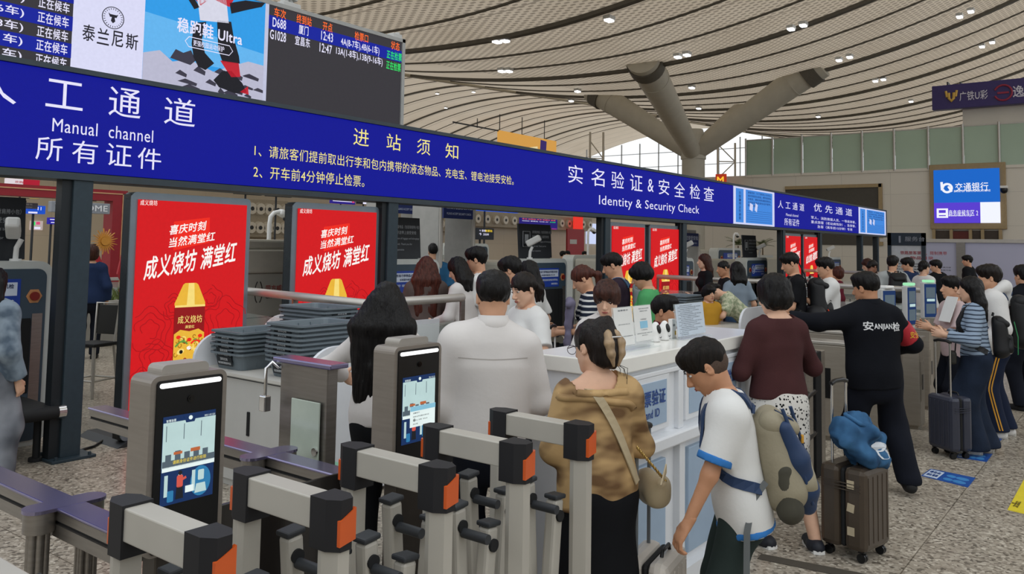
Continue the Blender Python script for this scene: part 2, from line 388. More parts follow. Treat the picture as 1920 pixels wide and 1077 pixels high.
# dark recess behind the sign (shop opening with bronze trim)
rec_a = PX(1473, 356, XW); rec_b = PX(1649, 440, XW)
mb = MB(); mb.span((XW-.05, rec_b[1], 2.2), (XW-.01, rec_a[1], rec_a[2])); struct('trim_1', mb, mat('dark_shop_opening', '4a463f', .6))
mb = MB(); mb.span((XW-.12, rec_b[1]-.15, rec_a[2]), (XW-.01, rec_a[1], rec_a[2]+.18)); mb.span((XW-.12, rec_b[1]-.18, 2.2), (XW-.01, rec_b[1], rec_a[2]+.18)); struct('trim_2', mb, mat('bronze_trim', '9a8664', .4, .4))
GG = mat('green_frosted_glass', 'a3b8a4', .25, var=.05, scale=.5, spec=.6)
gal = thing('glass_gallery', 'green frosted glass upper gallery wall with slim steel mullions above the beige wall', 'gallery', (XW, 0, 0))
ymx = [PX(x, 290, XW)[1] for x in (1399, 1449, 1504, 1559, 1617, 1677, 1741, 1806, 1874, 1945, 2020)]
for a, c in zip(ymx[:-1], ymx[1:]):
    b = MB(); b.span((.02, c+.05, 6.05), (.1, a-.05, 8.02)); b.obj('glass_panel', GG, gal)
for y in ymx:
    b = MB(); b.cyl((-.05, y, 6.0), (-.05, y, 8.15), .055, n=10); b.obj('mullion', STEEL_L, gal)
b = MB(); b.span((.0, ymx[-1], 8.02), (.12, ymx[0], 8.08)); b.obj('top_rail', STEEL_L, gal)
b = MB(); b.span((.0, ymx[0]-.04, 6.05), (9, ymx[0]+.04, 8.02)); b.obj('side_glass_panel', GG, gal)
# things seen dimly in the gallery are behind glass; soffit block and purple fascia at the far right
fa = PX(1747, 162, XW-.6); fb = PX(1747, 207, XW-.6)
mb = MB(); mb.span((XW+.2, -16, 8.0), (XW+6, fa[1]-1.2, fb[2]+.2)); struct('wall_upper', mb, WALL)
t = thing('fascia_sign', 'dark purple fascia sign with small gold and red emblems at the upper right', 'sign', (XW-.6, fa[1], 0))
b = MB(); b.span((0, -12, fb[2]), (.5, 0, fa[2]), .02); b.obj('fascia_board', mat('deep_purple', '372c63', .45), t)
def pxl(px, py, X): q = PX(px, py, X); return q[1], q[2]
def xface_text(mb, body, X, l, r, h, mi=0, bold=.012, base=None):
    """words on a plane facing -X: l, r = pixel centres of first and last glyph side; h metres; Y grows to the left"""
    a = pxl(l[0], l[1], X); c = pxl(r[0], r[1], X); base = np.array(base if base is not None else (0, 0, 0), float)
    zc = (a[1]+c[1])/2
    put_text(mb, body, np.array((X-.012, a[0], zc))-base, (0, -1, 0), UZ, 0, -h/2, abs(a[0]-c[0]), h, mi, bold)
SIGNW = glow('sign_white', 'f2f4ff', 1.0)
b = MB(); xface_text(b, '广铁U彩', XW-.6, (1799, 181), (1852, 177), .45, 0, .01, (XW-.6, fa[1], 0)); xface_text(b, '逸', XW-.6, (1899, 172), (1920, 170), .55, 0, .015, (XW-.6, fa[1], 0)); b.obj('lettering', mat('pale_letters', 'cfccd8', .5), t)
def emblem(px, py, X, r, base, m, parent, kind):
    y, z = pxl(px, py, X); o = np.array((X-.02, y, z))-np.array(base); b = MB()
    if kind == 'u':
        b.tube([o+(0, .25*r*1.3, r*.6), o+(0, .25*r*1.2, -r*.2), o+(0, 0, -r*.6), o+(0, -.25*r*1.2, -r*.2), o+(0, -.25*r*1.3, r*.6)], .07, 6)
        b.tube([o+(0, .7*r, r*.9), o+(0, .55*r, 0)], .06, 6); b.tube([o+(0, -.7*r, r*.9), o+(0, -.55*r, 0)], .06, 6)
    else:
        b.tube([o+(0, r*math.cos(a), r*math.sin(a)) for a in np.linspace(.4, 5.9, 20)], .05, 6); b.box(o, (.03, r*1.3, r*.25))
    b.obj('emblem', m, parent)
emblem(1784, 182, XW-.6, .34, (XW-.6, fa[1], 0), mat('gold_emblem', 'c9a24a', .4), t, 'u')
emblem(1881, 174, XW-.6, .36, (XW-.6, fa[1], 0), mat('red_emblem', '8c2740', .5), t, 'o')
for (px) in (1776, 1800, 1850, 1900):
    y, z = pxl(px, 158, XW-.6); b = MB(); b.box((.3, y-fa[1], fa[2]-fa[2]+z-.0), (.5, .06, .25)); b.obj('bracket', DGREY, t)
# screen of the bank over the passage
sa = PX(1752, 320, XW); sb = PX(1877, 418, XW); sy0, sy1 = sb[1], sa[1]
zt = (PX(1752, 321, XW)[2]+PX(1877, 315, XW)[2])/2; zb = (PX(1752, 420, XW)[2]+PX(1877, 417, XW)[2])/2; zm = zt-(zt-zb)*.62
t = thing('led_screen', 'blue and violet bank and lounge LED screen mounted on the beige end wall', 'screen', (XW-.25, (sy0+sy1)/2, 0)); B0 = (XW-.25, (sy0+sy1)/2, 0); hw = (sy1-sy0)/2
b = MB(); b.span((.1, -hw-.25, zb-.3), (.25, hw+.2, zt+.28), .02); b.obj('screen_frame', mat('bronze_trim', '9a8664'), t)
b = MB(); b.span((0, -hw, zm), (.1, hw, zt)); b.obj('upper_screen', glow('bank_blue', '1a66c8'), t)
xs_ = hw-(hw*2)*.71
b = MB(); b.span((0, xs_, zb), (.1, hw, zm)); b.obj('lower_screen', glow('lounge_violet', '5a3fd0'), t)
b = MB(); b.span((0, -hw, zb), (.1, xs_, zm)); b.obj('blank_screen', glow('screen_white', 'e9ecff', 1.1), t)
b = MB(); XS = XW-.25
xface_text(b, '交通银行', XS, (1791, 352), (1853, 349), .42, 0, .01, B0); xface_text(b, 'BANK OF COMMUNICATIONS', XS, (1789, 359), (1857, 357), .1, 0, .01, B0)
xface_text(b, '商务座候车区 2', XS, (1779, 400), (1834, 399), .3, 0, .008, B0); xface_text(b, 'Business Class Lounge', XS, (1779, 405), (1822, 404.5), .09, 0, .01, B0)
b.obj('lettering', SIGNW, t)
y, z = pxl(1776, 353, XS); b = MB(); o = np.array((-.02, y-B0[1], z)); b.tube([o+(0, .2*math.cos(a), .2*math.sin(a)) for a in np.linspace(0, 6, 16)], .06, 6); b.tube([o+(0, .24, .3), o+(0, .22, -.1)], .06, 6); b.tube([o+(0, -.05, .08), o+(0, -.2, -.18)], .05, 6); b.obj('bank_emblem', SIGNW, t)
y, z = pxl(1767, 400, XS); b = MB(); b.box((-.01, y-B0[1], z), (.02, .5, .46), None, .05, 0); b.box((-.03, y-B0[1], z+.08), (.02, .3, .14), None, 0, 1); b.box((-.03, y-B0[1], z-.12), (.02, .3, .05), None, 0, 1); b.obj('lounge_pictogram', [SIGNW, MATS['lounge_violet']], t)
# passage under it: shelves with dark red goods between bronze posts
a = PX(1752, 421, XW); c = PX(1877, 446, XW)
mb = MB(); mb.span((XW-.1, c[1], 2.3), (XW-.01, a[1], a[2]-.3), mi=0)
for f in (0, .27, .56, .74, 1): yy = a[1]+(c[1]-a[1])*f; mb.span((XW-.2, yy-.07, 2.3), (XW-.05, yy+.07, a[2]-.25), mi=1)
mb.span((XW-.16, a[1]+(c[1]-a[1])*.55, 2.3), (XW-.1, a[1]+(c[1]-a[1])*.27, a[2]-.35), mi=2)
struct('trim_3', mb, [mat('dark_interior', '40362e', .6), MATS['bronze_trim'], mat('maroon_shelves', '5a231d', .6)])
# security dome beside the screen
t = thing('dome_camera', 'small dark dome camera on the beige wall right of the bank screen', 'camera', tuple(PX(1883, 356, XW)))
b = MB(); b.box((-.1, 0, .12), (.3, .3, .12), None, .02); b.obj('mount', WHITEP, t); b = MB(); b.ell((-.1, 0, -.02), (.16, .16, .18)); b.obj('dome', BLACK, t)
# frosted partition at the foot of the wall
FR = mat('frosted_lilac_glass', 'b4b6d0', .25, var=.06, scale=.3, spec=.5)
XP = 38.
t = thing('frosted_partition', 'lilac frosted glass partition wall with steel posts at the end of the hall', 'partition', (XP, 0, 0))
pl = [PX(x, 480, XP)[1] for x in (1665, 1802, 1990)]
ztop = PX(1750, 450, XP)[2]
for a, c in zip(pl[:-1], pl[1:]):
    b = MB(); b.span((0, c+.12, .1), (.06, a-.12, ztop-.1)); b.obj('glass_panel', FR, t)
for y in pl[1:]:
    b = MB(); b.span((-.08, y-.16, 0), (.14, y+.16, ztop-.05)); b.obj('post', STEEL, t)
b = MB(); b.span((-.1, pl[-1], ztop-.1), (.2, pl[0]+.3, ztop+.04)); b.obj('top_rail', STEEL_L, t)
# --- far left side wall of the hall (seen under the sign): beige with nozzle bands
YB = 46.
BEIGE = panelled('beige_side_wall', 'cbbda6', 3.0, 2.0)
mb = MB(); mb.span((-10, YB, 0), (112, YB+1, 7.2)); struct('wall_left', mb, BEIGE)
mb = MB(); mb.span((-10, YB-.02, 5.2), (112, YB, 7.2)); mb.span((-10, YB-2.5, 7.0), (112, YB+1, 7.3)); struct('wall_upper_left', mb, mat('pale_fascia', 'c9c2b4', .5))
# ================================================================ overhead sign gantry
YS = 7.39
BLUE = glow('led_blue', '070f90', 1.0); LEDW = glow('led_white', 'e6e4fb', 1.0); LEDY = glow('led_yellow', 'f2e58a', 1.0)
SFR = mat('sign_frame_grey', '39434a', .5, .2)
GB = (0, YS, 0)
gan = thing('overhead_sign', 'long blue LED overhead sign on slate posts running the length of the security check', 'sign', GB)
ZB, ZT, X0, X1 = 2.475, 3.335, .6, 31.85
b = MB(); b.span((X0, .03, ZB-.06), (X1+.06, .32, ZT+.05)); b.span((X0, -.02, ZB-.07), (X1+.06, .34, ZB-.01)); b.span((X0, -.02, ZT+.005), (X1+.06, .34, ZT+.05)); b.span((X1, -.02, ZB-.07), (X1+.07, .34, ZT+.05)); b.obj('frame', SFR, gan)
xa1, xb1, xa2, xb2 = PY(1375, 390, YS)[0], PY(1452, 390, YS)[0], PY(1610, 420, YS)[0], X1
for i, (a, c) in enumerate(((X0, xa1), (xb1, xa2))):
    b = MB(); b.span((a, 0, ZB), (c, .04, ZT)); b.obj('led_panel', BLUE, gan)
ADB = glow('led_ad_border', 'cdd2f2', 1.0); ADL = glow('led_ad_blue', '3f86dc', 1.0); ADD = glow('led_ad_dark', '14306e', 1.0)
for a, c in ((xa1, xb1), (xa2, xb2)):
    w = c-a; b = MB(); b.span((a, 0, ZB), (c, .04, ZT)); pan = b.obj('notice_panel', ADB, gan)
    b = MB(); b.box((a+w*.14, -.002, (ZB+ZT)/2), (w*.17, .008, .78), None, .003); b.box((a+w*.61, -.002, (ZB+ZT)/2), (w*.66, .008, .78), None, .003); b.obj('blue_field', ADL, pan)
    b = MB(); put_text(b, '旅客须知温馨提示', (a+w*.12, -.012, ZB+.1), (0, 0, 1), (-1, 0, 0), 0, -.1, .66, .12)
    for i in range(5): put_text(b, ('旅客您好，为了您和他人的安全，', '请自觉接受安全检查，携带液态物品', '充电宝、锂电池等请提前取出，', '主动出示有效身份证件原件，', '感谢您的配合。')[i], (a+w*.32, -.012, ZT-.13-.075*i), UX, UZ, 0, 0, w*(.58 if i < 4 else .25), .055)
    for i in range(6): b.span((a+w*.3, -.008, ZB+.08+.05*i), (a+w*.92, -.006, ZB+.085+.05*i))
    b.obj('notice_lettering', ADD, pan)
    b = MB(); b.box((a+w*.4, -.012, ZB+.42), (w*.07, .006, .16), rot('Y', 12)); b.box((a+w*.52, -.012, ZB+.42), (w*.05, .006, .18), rot('Y', 18)); b.obj('leaflet_picture', ADB, pan)
def chars(parent, items, y, m, name, bold=.0, dx=0.):
    """items: (glyphs, centre px, centre py, width px, height m)"""
    b = MB()
    for g, px, py, wpx, h in items:
        c = PY(px, py, y); a = PY(px-wpx/2, py, y)[0]; e = PY(px+wpx/2, py, y)[0]
        put_text(b, g, (0, -.012, 0), UX, UZ, a, c[2]-h/2, e-a, h, 0, bold)
    return b.obj(name, m, parent)
chars(gan, [('人', -14, 160, 90, .27), ('工', 120, 178, 70, .24), ('通', 233, 193, 60, .265), ('道', 336, 210, 58, .265)], YS, LEDW, 'heading_lettering')
b = MB()
def line(b, body, l, r, h, y=YS, bold=.0, yy=-.012, skew=0.):
    a = PY(l[0], l[1], y); c = PY(r[0], r[1], y); zc = (a[2]+c[2])/2
    put_text(b, body, (0, yy, 0), UX, UZ, a[0], zc-h/2, c[0]-a[0], h, 0, bold, skew)
line(b, 'Manual  channel', (97, 237), (286, 254), .115); 
b.obj('caption_lettering', LEDW, gan)
chars(gan, [('所', 91, 279, 50, .2), ('有', 158, 286, 48, .2), ('证', 222, 291, 48, .2), ('件', 279, 298, 44, .2)], YS, LEDW, 'caption_lettering')
chars(gan, [('进', 676, 258, 29, .2), ('站', 737, 267, 27, .2), ('须', 793, 276, 25, .2), ('知', 846, 284, 24, .2)], YS, LEDY, 'notice_heading_lettering')
b = MB(); line(b, '1、请旅客们提前取出行李和包内携带的液态物品、充电宝、锂电池接受安检。', (476, 283), (962, 338), .13); line(b, '2、开车前4分钟停止检票。', (474, 321), (682, 341), .135); b.obj('notice_lettering', LEDY, gan)
chars(gan, [(g, px, py, w, .3) for g, px, py, w in (('实', 1078, 327, 27), ('名', 1120, 333, 25), ('验', 1157, 338, 24), ('证', 1192, 343, 23), ('安', 1244, 351, 20), ('全', 1273, 356, 20), ('检', 1302, 360, 19), ('查', 1328, 364, 19))]+[('&', 1219, 348, 11, .24)], YS, LEDW, 'heading_lettering')
b = MB(); line(b, 'Identity & Security Check', (1122, 380), (1310, 394), .21); b.obj('caption_lettering', LEDW, gan)
b = MB(); line(b, '人 工 通 道', (1458, 382), (1507, 390), .2); line(b, 'Manual channel', (1473, 402.5), (1496, 405), .07); line(b, '所有证件', (1470, 415), (1498, 419), .19)
line(b, '优 先 通 道', (1525, 390), (1597, 398), .23); line(b, '军人、消防救援人员、一等座旅客、', (1520, 408), (1604, 417), .085); line(b, '重点旅客（老幼病残孕）、急旅客、', (1520, 416.5), (1604, 424), .085); line(b, '急客（离车前15分钟）专用', (1532, 425), (1597, 431), .085)
b.obj('lane_lettering', LEDW, gan)
for xc, w in ((3.47, .17), (7.25, .17), (12.42, .17), (15.45, .17), (21.27, .17), (24.33, .17), (28.7, .17), (30.75, .17)):
    b = MB(); b.span((xc-w/2, .0, .02), (xc+w/2, .17, ZB-.06), .008); po = b.obj('post', POST, gan)
    b = MB(); b.span((xc-w/2-.1, -.08, 0), (xc+w/2+.1, .25, .025), .004)
    for sx in (-1, 1):
        for sy in (-.05, .22): b.cyl((xc+sx*.14, sy, .02), (xc+sx*.14, sy, .05), .014, n=8)
    b.obj('base_plate', POST, po)
    b = MB(); b.span((xc-w/2-.085, .03, .02), (xc-w/2, .14, ZB-.06)); b.obj('cable_duct', mat('near_black_steel', '151c21', .5), po)
# ================================================================ departures board above the sign
YD = 7.5
bd = thing('departures_board', 'wide departures LED screen with a ski advert standing above the blue sign', 'screen', (0, YD, 0))
BX1 = 7.42; zb_, zt_ = 3.40, 4.47
b = MB(); b.span((-.4, .02, zb_-.05), (BX1+.05, .22, zt_+.05), .01); b.span((BX1, -.02, zb_-.04), (BX1+.05, .2, zt_+.05)); b.span((-.4, -.02, zt_), (BX1+.05, .2, zt_+.045)); b.obj('frame', mat('light_board_frame', '9fa09e', .5), bd)
XA, XBb, XC = PY(133, 100, YD)[0], PY(267, 120, YD)[0], PY(496, 100, YD)[0]
DB = glow('led_dark', '37353a', 1.0); RB = glow('led_row_blue', '10209a', 1.0)
def panel(a, c, m, nm, z0=zb_, z1=zt_, y=0.):
    b = MB(); b.span((a, y, z0), (c, .03, z1)); return b.obj(nm, m, bd)
lp = panel(-.4, XA, DB, 'timetable_panel')
def bl(b, body, l, r, h, bold=.01): line(b, body, l, r, h*.92, YD, bold*.7, -.012)
zs = [PY(100, y, YD)[2] for y in (-15.5, 10, 37.5, 64, 89.5, 116)]; dz = zs[1]-zs[2]
b = MB()
for k in (0, 2, 4): b.span((-.4, -.004, zs[k]-dz/2), (XA, .001, zs[k]+dz/2))
b.obj('row_band', RB, lp)
b = MB()
for l, z in zip(('1车)', '-9车)', '-16车)', '7-8车)', '-1车)', '-1车)'), zs):
    a = PY(42, 60, YD)[0]; w_ = .055*len(l)+.04; put_text(b, l, (0, -.012, 0), UX, UZ, a-w_, z-.045, w_, .09, 0, .012)
    a = PY(68, 60, YD)[0]; put_text(b, '正在候车', (0, -.012, 0), UX, UZ, a, z-.048, PY(127, 60, YD)[0]-a, .096, 0, .014)
b.obj('row_lettering', LEDW, lp)
wp = panel(XA, XBb, glow('led_lilac_white', 'd9daf5', 1.0), 'logo_panel', y=-.002)
b = MB()
for g, px, py, w in (('泰', 165, 62, 24), ('兰', 192, 69, 23), ('尼', 219, 74, 22), ('斯', 246, 79, 23)):
    c = PY(px, py, YD); a = PY(px-w/2, py, YD)[0]; e = PY(px+w/2, py, YD)[0]; put_text(b, g, (0, -.014, 0), UX, UZ, a, c[2]-.075, e-a, .15, 0, .012)
c = PY(211, 34, YD)
b.tube([(c[0]+.1*math.cos(a), -.012, c[2]+.1*math.sin(a)) for a in np.linspace(0, 2*math.pi, 33)], .004, 5)
for a in np.linspace(0, 2*math.pi, 24, endpoint=False): b.tube([(c[0]+.075*math.cos(a), -.012, c[2]+.075*math.sin(a)), (c[0]+.09*math.cos(a), -.012, c[2]+.09*math.sin(a))], .003, 4)
b.prism([(-.045, .04), (-.03, .03), (.03, .03), (.045, .04), (.03, .005), (.012, .005), (.02, -.03), (0, -.05), (-.02, -.03), (-.012, .005), (-.03, .005)], (c[0], -.011, c[2]), UX, UZ, .004)
b.obj('logo_lettering', glow('led_ink', '25242e', 1.0), wp)
# advert picture: blue sky, snowy rocks, leaping skier (flat shapes on the screen)
ap = panel(XBb, XC, glow('advert_sky', '2f9be6', 1.0), 'advert_panel', y=-.002)
aw = XC-XBb; ah = zt_-zb_
def apoly(pts, m, nm, d=.004, lift=.004):
    b = MB(); q = [(x*aw, y*ah) for x, y in pts]; b.prism(q, (XBb, -.002-lift, zb_), UX, UZ, d); return b.obj(nm, m, ap)
apoly([(0, .62), (.25, .6), (.5, .55), (.8, .5), (1, .48), (1, .25), (0, .25)], glow('advert_haze', '63b4ee', 1), 'sky_haze', .001, .001)
apoly([(0, .0), (0, .25), (.12, .3), (.22, .22), (.35, .27), (.55, .2), (.72, .3), (.85, .37), (1, .36), (1, 0)], glow('advert_snow', 'b9b9cf', 1), 'snow_ground', .002, .003)
random.seed(3)
b = MB()
for i in range(16):
    x = random.random()*.9+.03; y = random.random()*.22; w = .05+random.random()*.1; h = .02+random.random()*.03
    b.prism([(q[0]*aw, q[1]*ah) for q in ((x, y), (x+w, y-h*.6), (x+w*1.05, y+h*.2), (x+w*.4, y+h))], (XBb, -.008, zb_), UX, UZ, .002)
b.prism([(q[0]*aw, q[1]*ah) for q in ((.2, .25), (.24, .34), (.3, .32), (.36, .36), (.4, .27), (.36, .22))], (XBb, -.008, zb_), UX, UZ, .002)
b.obj('rock_picture', glow('advert_rock', '3c3a48', 1), ap)
D = glow('advert_black', '1d1d24', 1); Rr = glow('advert_red', 'c02433', 1); Wt = glow('advert_white', 'd5d6e6', 1)
for pts, m, nm in (([(.37, .62), (.47, .66), (.44, .48), (.47, .36), (.55, .28), (.48, .2), (.42, .22), (.38, .3), (.36, .42)], D, 'leg_picture'),
    ([(.56, .7), (.68, .72), (.71, .56), (.76, .4), (.77, .33), (.62, .31), (.58, .42)], D, 'leg_picture'),
    ([(.6, .32), (.76, .33), (.78, .2), (.7, .18)], Rr, 'gaiter_picture'),
    ([(.55, .12), (.62, .22), (.7, .24), (.8, .14), (.84, .06), (.74, .03), (.6, .06)], D, 'boot_picture'),
    ([(.78, .05), (.85, .12), (.86, .04)], Rr, 'boot_sole_picture'),
    ([(.36, .96), (.62, 1.0), (.66, .7), (.42, .66), (.4, .8)], Wt, 'vest_picture'),
    ([(.4, 1.0), (.72, 1.0), (.66, .86), (.5, .9), (.42, .8), (.36, .86)], Rr, 'jacket_picture'),
    ([(.66, .9), (.8, .97), (.98, 1.0), (.95, .95), (.82, .88), (.68, .8)], D, 'arm_picture'),
    ([(.3, .92), (.33, .94), (.36, .86), (.41, .78), (.37, .75), (.31, .84)], D, 'glove_picture')):
    apoly(pts, m, nm, .003, .012)
b = MB(); put_text(b, '稳跑鞋 Ultra', (0, -.022, 0), (1, 0, 0), UZ, PY(330, 45, YD)[0], PY(390, 58, YD)[2]-.085, PY(452, 70, YD)[0]-PY(330, 45, YD)[0], .15, 0, .02)
zc_ = PY(390, 87, YD)[2]; put_text(b, '更强校园运动保护', (0, -.022, 0), UX, UZ, PY(360, 80, YD)[0], zc_-.03, PY(418, 93, YD)[0]-PY(360, 80, YD)[0], .06, 0, .01)
xl_, xr_ = PY(352, 80, YD)[0], PY(428, 93, YD)[0]
b.tube([(xl_, -.02, zc_+.05), (xr_, -.02, zc_+.05), (xr_+.04, -.02, zc_), (xr_, -.02, zc_-.05), (xl_, -.02, zc_-.05), (xl_-.04, -.02, zc_), (xl_, -.02, zc_+.05)], .004, 4)
b.obj('advert_lettering', LEDW, ap)
rp = panel(XC+.03, BX1, DB, 'departures_panel', y=-.002)
b = MB(); b.span((XC-.01, -.012, zb_), (XC+.03, .02, zt_)); b.obj('divider', glow('led_divider', 'c9cce6', .9), rp)
zr1 = (PY(522, 44, YD)[2]+PY(738, 104, YD)[2])/2; dr = .135
b = MB(); b.span((XC+.03, -.006, zr1-.075), (BX1, .001, zr1+.075)); b.obj('row_band', RB, rp)
ORG = glow('led_orange', 'ff6a28', 1.1); GRN = glow('led_green', '2fe66a', 1.0)
b = MB()
for g, l, r in (('车次', (513, 23), (535, 28)), ('终到站', (555, 35), (583, 42)), ('开点', (604, 49), (622, 53)), ('检票口', (664, 66), (689, 74)), ('状态', (732, 84), (748, 89))): bl(b, g, l, r, .115, .015)
b.obj('column_headings', ORG, rp)
b = MB()
for g, l, r in (('D688', (510, 41), (535, 48)), ('厦门', (559, 54), (577, 60)), ('12:43', (601, 66), (623, 72)), ('4A(8-7车),4B(6-1车)', (638, 78), (710, 97)), ('G1028', (505, 64), (535, 71)), ('宜昌东', (552, 75), (580, 82)), ('12:47', (598, 88), (621, 95)), ('13A(1-8车),13B(9-16车)', (629, 96), (716, 117))): bl(b, g, l, r, .115 if len(g) < 8 else .13, .02)
b.obj('row_lettering', LEDW, rp)
b = MB(); bl(b, '正在检票', (724, 101), (752, 109), .115, .02); bl(b, '正在检票', (723, 121), (750, 128), .115, .02); b.obj('status_lettering', GRN, rp)
# white cable bracket on top
q = PY(548, 20, YD); b = MB(); b.span((q[0]-.12, .0, zt_+.04), (q[0]+.12, .16, zt_+.1), .01); b.tube([(q[0]-.05, .08, zt_+.08), (q[0]-.07, .05, zt_+.18), (q[0]-.02, .05, zt_+.28)], .045, 8); b.tube([(q[0]+.05, .08, zt_+.08), (q[0]+.02, .08, zt_+.2), (q[0]+.08, .07, zt_+.3)], .03, 8); b.box((q[0], .06, zt_+.2), (.2, .1, .07), rot('Y', 25), .01); b.obj('cable_bracket', LGREY, bd)
q = PY(748, 76, YD); b = MB(); b.box((q[0], .08, zt_+.08), (.16, .12, .06), None, .01); b.cyl((q[0]+.05, .08, zt_+.08), (q[0]+.05, .08, zt_+.14), .03, n=8); b.obj('junction_box', LGREY, bd)
# ================================================================ red poster light boxes between the posts
PF = mat('poster_frame', '7f8d97', .4, .5, .04); PRED = glow('poster_red', 'd2161c', 1.0); PRED2 = glow('poster_light_red', 'ee2a1c', 1.0); PDK = glow('poster_dark_red', 'a9121a', 1.0)
PWH = glow('poster_white', 'fbf6f2', 1.0); GOLD = glow('poster_gold', 'e9b53a', 1.0); GOLD2 = glow('poster_pale_gold', 'f7dc7c', 1.0); GOLD3 = glow('poster_deep_gold', 'a8741c', 1.0); CANR = glow('can_red', '8f1418', 1.0)
def make_poster():
    W_, H_ = 1.29, 2.29
    t = thing('poster_light_box', 'x', 'poster', (0, 0, 0), 0, 'red advertising light boxes between the sign posts')
    b = MB()
    def rr(w, h, r, n=5):
        out = []
        for cx, cy, a0 in ((w-r, h-r, 0), (r, h-r, 90), (r, r, 180), (w-r, r, 270)):
            for i in range(n+1):
                a = math.radians(a0+90*i/n); out.append((cx+r*math.cos(a), cy+r*math.sin(a)))
        return out
    b.prism(rr(W_, H_, .05), (0, .02, .05), UX, UZ, -.14); b.span((.2, -.1, 0), (W_-.2, .26, .05)); b.obj('frame', PF, t)
    b = MB(); b.span((.0, .04, .06), (W_-.02, .17, H_+.03)); b.obj('back_casing', mat('poster_back', '1a1c1f', .5), t)
    b = MB(); b.span((.06, .0, .11), (W_-.06, .03, H_-.02)); pan = b.obj('red_panel', PRED, t)
    P = lambda px, py: (lambda q: (q[0]-3.95, q[2]))(PY(px, py, 7.45))
    b = MB(); q0, q1 = P(240, 741), P(440, 690); b.prism([(.06, .11), (W_-.06, .11), (W_-.06, .36), (.06, .36)], (0, 0, 0), UX, UZ, .004); b.obj('lower_band', PRED2, pan)
    b = MB(); b.span((.06, -.008, .36), (W_-.06, .0, .364))
    for i in range(3): put_text(b, ('成义烧坊酒业有限公司出品', '全国招商热线', '理性饮酒')[i], (0, -.008, 0), UX, UZ, .7+.2*(i % 2), .16+.05*i, .35 if i == 0 else .2, .022)
    b.obj('small_print', PWH, pan)
    a = [P(*q) for q in ((326, 416), (393, 408), (392, 455), (325, 470))]; b = MB(); b.prism(a[::-1], (0, -.001, 0), UX, UZ, .004); b.obj('slogan_field', PRED2, pan)
    def tl(b, body, l, r, h, skew, bold=.02, slope=True):
        p, q = P(*l), P(*r); u = np.array((q[0]-p[0], 0, q[1]-p[1])); L_ = np.linalg.norm(u); u = u/L_
        put_text(b, body, (p[0], -.012, p[1]-h/2), u, UZ, 0, 0, L_, h, 0, bold, skew)
    b = MB(); tl(b, '喜庆时刻', (316, 432), (384, 423), .095, .12, .02); tl(b, '当然满堂红', (315, 456), (401, 443), .095, .12, .02); b.obj('slogan_lettering', PWH, pan)
    b = MB(); tl(b, '成义烧坊', (268, 505), (365, 487), .22, .1, .02); tl(b, '满堂红', (374, 486), (440, 472), .22, .1, .02); b.obj('product_lettering', PWH, pan)
    b = MB(); tl(b, '成义烧坊', (262, 380), (294, 381), .05, 0, .006); b.obj('corner_lettering', PWH, pan)
    # line drawing of festive swirls behind the can
    b = MB(); random.seed(5)
    for cx, cz, r in ((.22, 1.05, .2), (.3, .78, .16), (1.02, 1.1, .22), (1.0, .8, .2), (.85, 1.32, .12), (.45, 1.25, .12), (1.08, .62, .12), (.16, .6, .1)):
        for k in range(3):
            rr_ = r*(1-.28*k); a0 = random.random()*6; b.tube([(cx+rr_*math.cos(a)*(1+.12*math.sin(5*a)), -.002, cz+rr_*math.sin(a)*(1+.12*math.sin(5*a))) for a in np.linspace(a0, a0+5, 26)], .004, 4, 0, False)
    b.obj('swirl_drawing', PDK, pan)
    # can: faceted gold cap, red collar with words, ornate gold body
    cl = P(326, 600)[0]; crr = P(382, 600)[0]; cw = crr-cl; cm = (cl+crr)/2; z0 = .42; zc1 = P(354, 572)[1]; zc2 = P(354, 531)[1]; zl = P(354, 602)[1]
    b = MB(); b.prism([(cl, zc1), (crr, zc1), (crr, zc1+.02), (cm+cw*.24, zc2-.015), (cm+cw*.17, zc2), (cm-cw*.17, zc2), (cm-cw*.24, zc2-.015), (cl, zc1+.02)], (0, .0, 0), UX, UZ, .012); b.obj('can_cap', GOLD, pan)
    b = MB(); b.prism([(cm-cw*.12, zc1), (cm+cw*.14, zc1), (cm+cw*.1, zc2), (cm-cw*.08, zc2)], (0, -.012, 0), UX, UZ, .003); b.span((cl, -.014, zc1-.02), (crr, -.01, zc1)); b.obj('cap_facet', GOLD2, pan)
    b = MB(); b.span((cl, -.012, z0), (crr, .0, zc1-.02)); b.obj('can_body', CANR, pan)
    b = MB(); put_text(b, '成义烧坊', (0, -.018, 0), UX, UZ, cl+.03, zl-.02, cw-.06, .075, 0, .008); put_text(b, '满堂红', (0, -.018, 0), UX, UZ, cm-.05, zl-.07, .1, .03, 0, .01); b.obj('can_lettering', GOLD2, pan)
    b = MB(); zt2 = zl-.12
    b.prism([(cl, z0), (crr, z0), (crr, zt2), (cm+cw*.3, zt2+.04), (cm, zt2+.02), (cm-cw*.3, zt2+.04), (cl, zt2)], (0, -.012, 0), UX, UZ, .003); b.obj('can_ornament', GOLD, pan)
    b = MB()
    for i in range(26):
        x = cl+.02+random.random()*(cw-.04); z = z0+.02+random.random()*(zt2-z0-.05); r = .012+.02*random.random(); a0 = random.random()*6
        b.tube([(min(crr-.005, max(cl+.005, x+r*math.cos(a))), -.017, z+r*math.sin(a)) for a in np.linspace(a0, a0+4.5, 10)], .005, 4, i % 3, False)
    b.obj('ornament_curls', [GOLD3, CANR, GOLD2], pan)
    INKP = mat('poster_ink', '1c1a12', .6)
    b = MB()
    for i in range(13):
        x = cm+(i-6)*cw*.07; b.tube([(x+.006*math.sin(9*f+i), -.018, z0+.05+(zt2-z0-.42)*f) for f in np.linspace(0, 1, 9)], .0035, 4, i % 2, False)
    b.obj('ornament_beard', [GOLD2, GOLD3], pan)
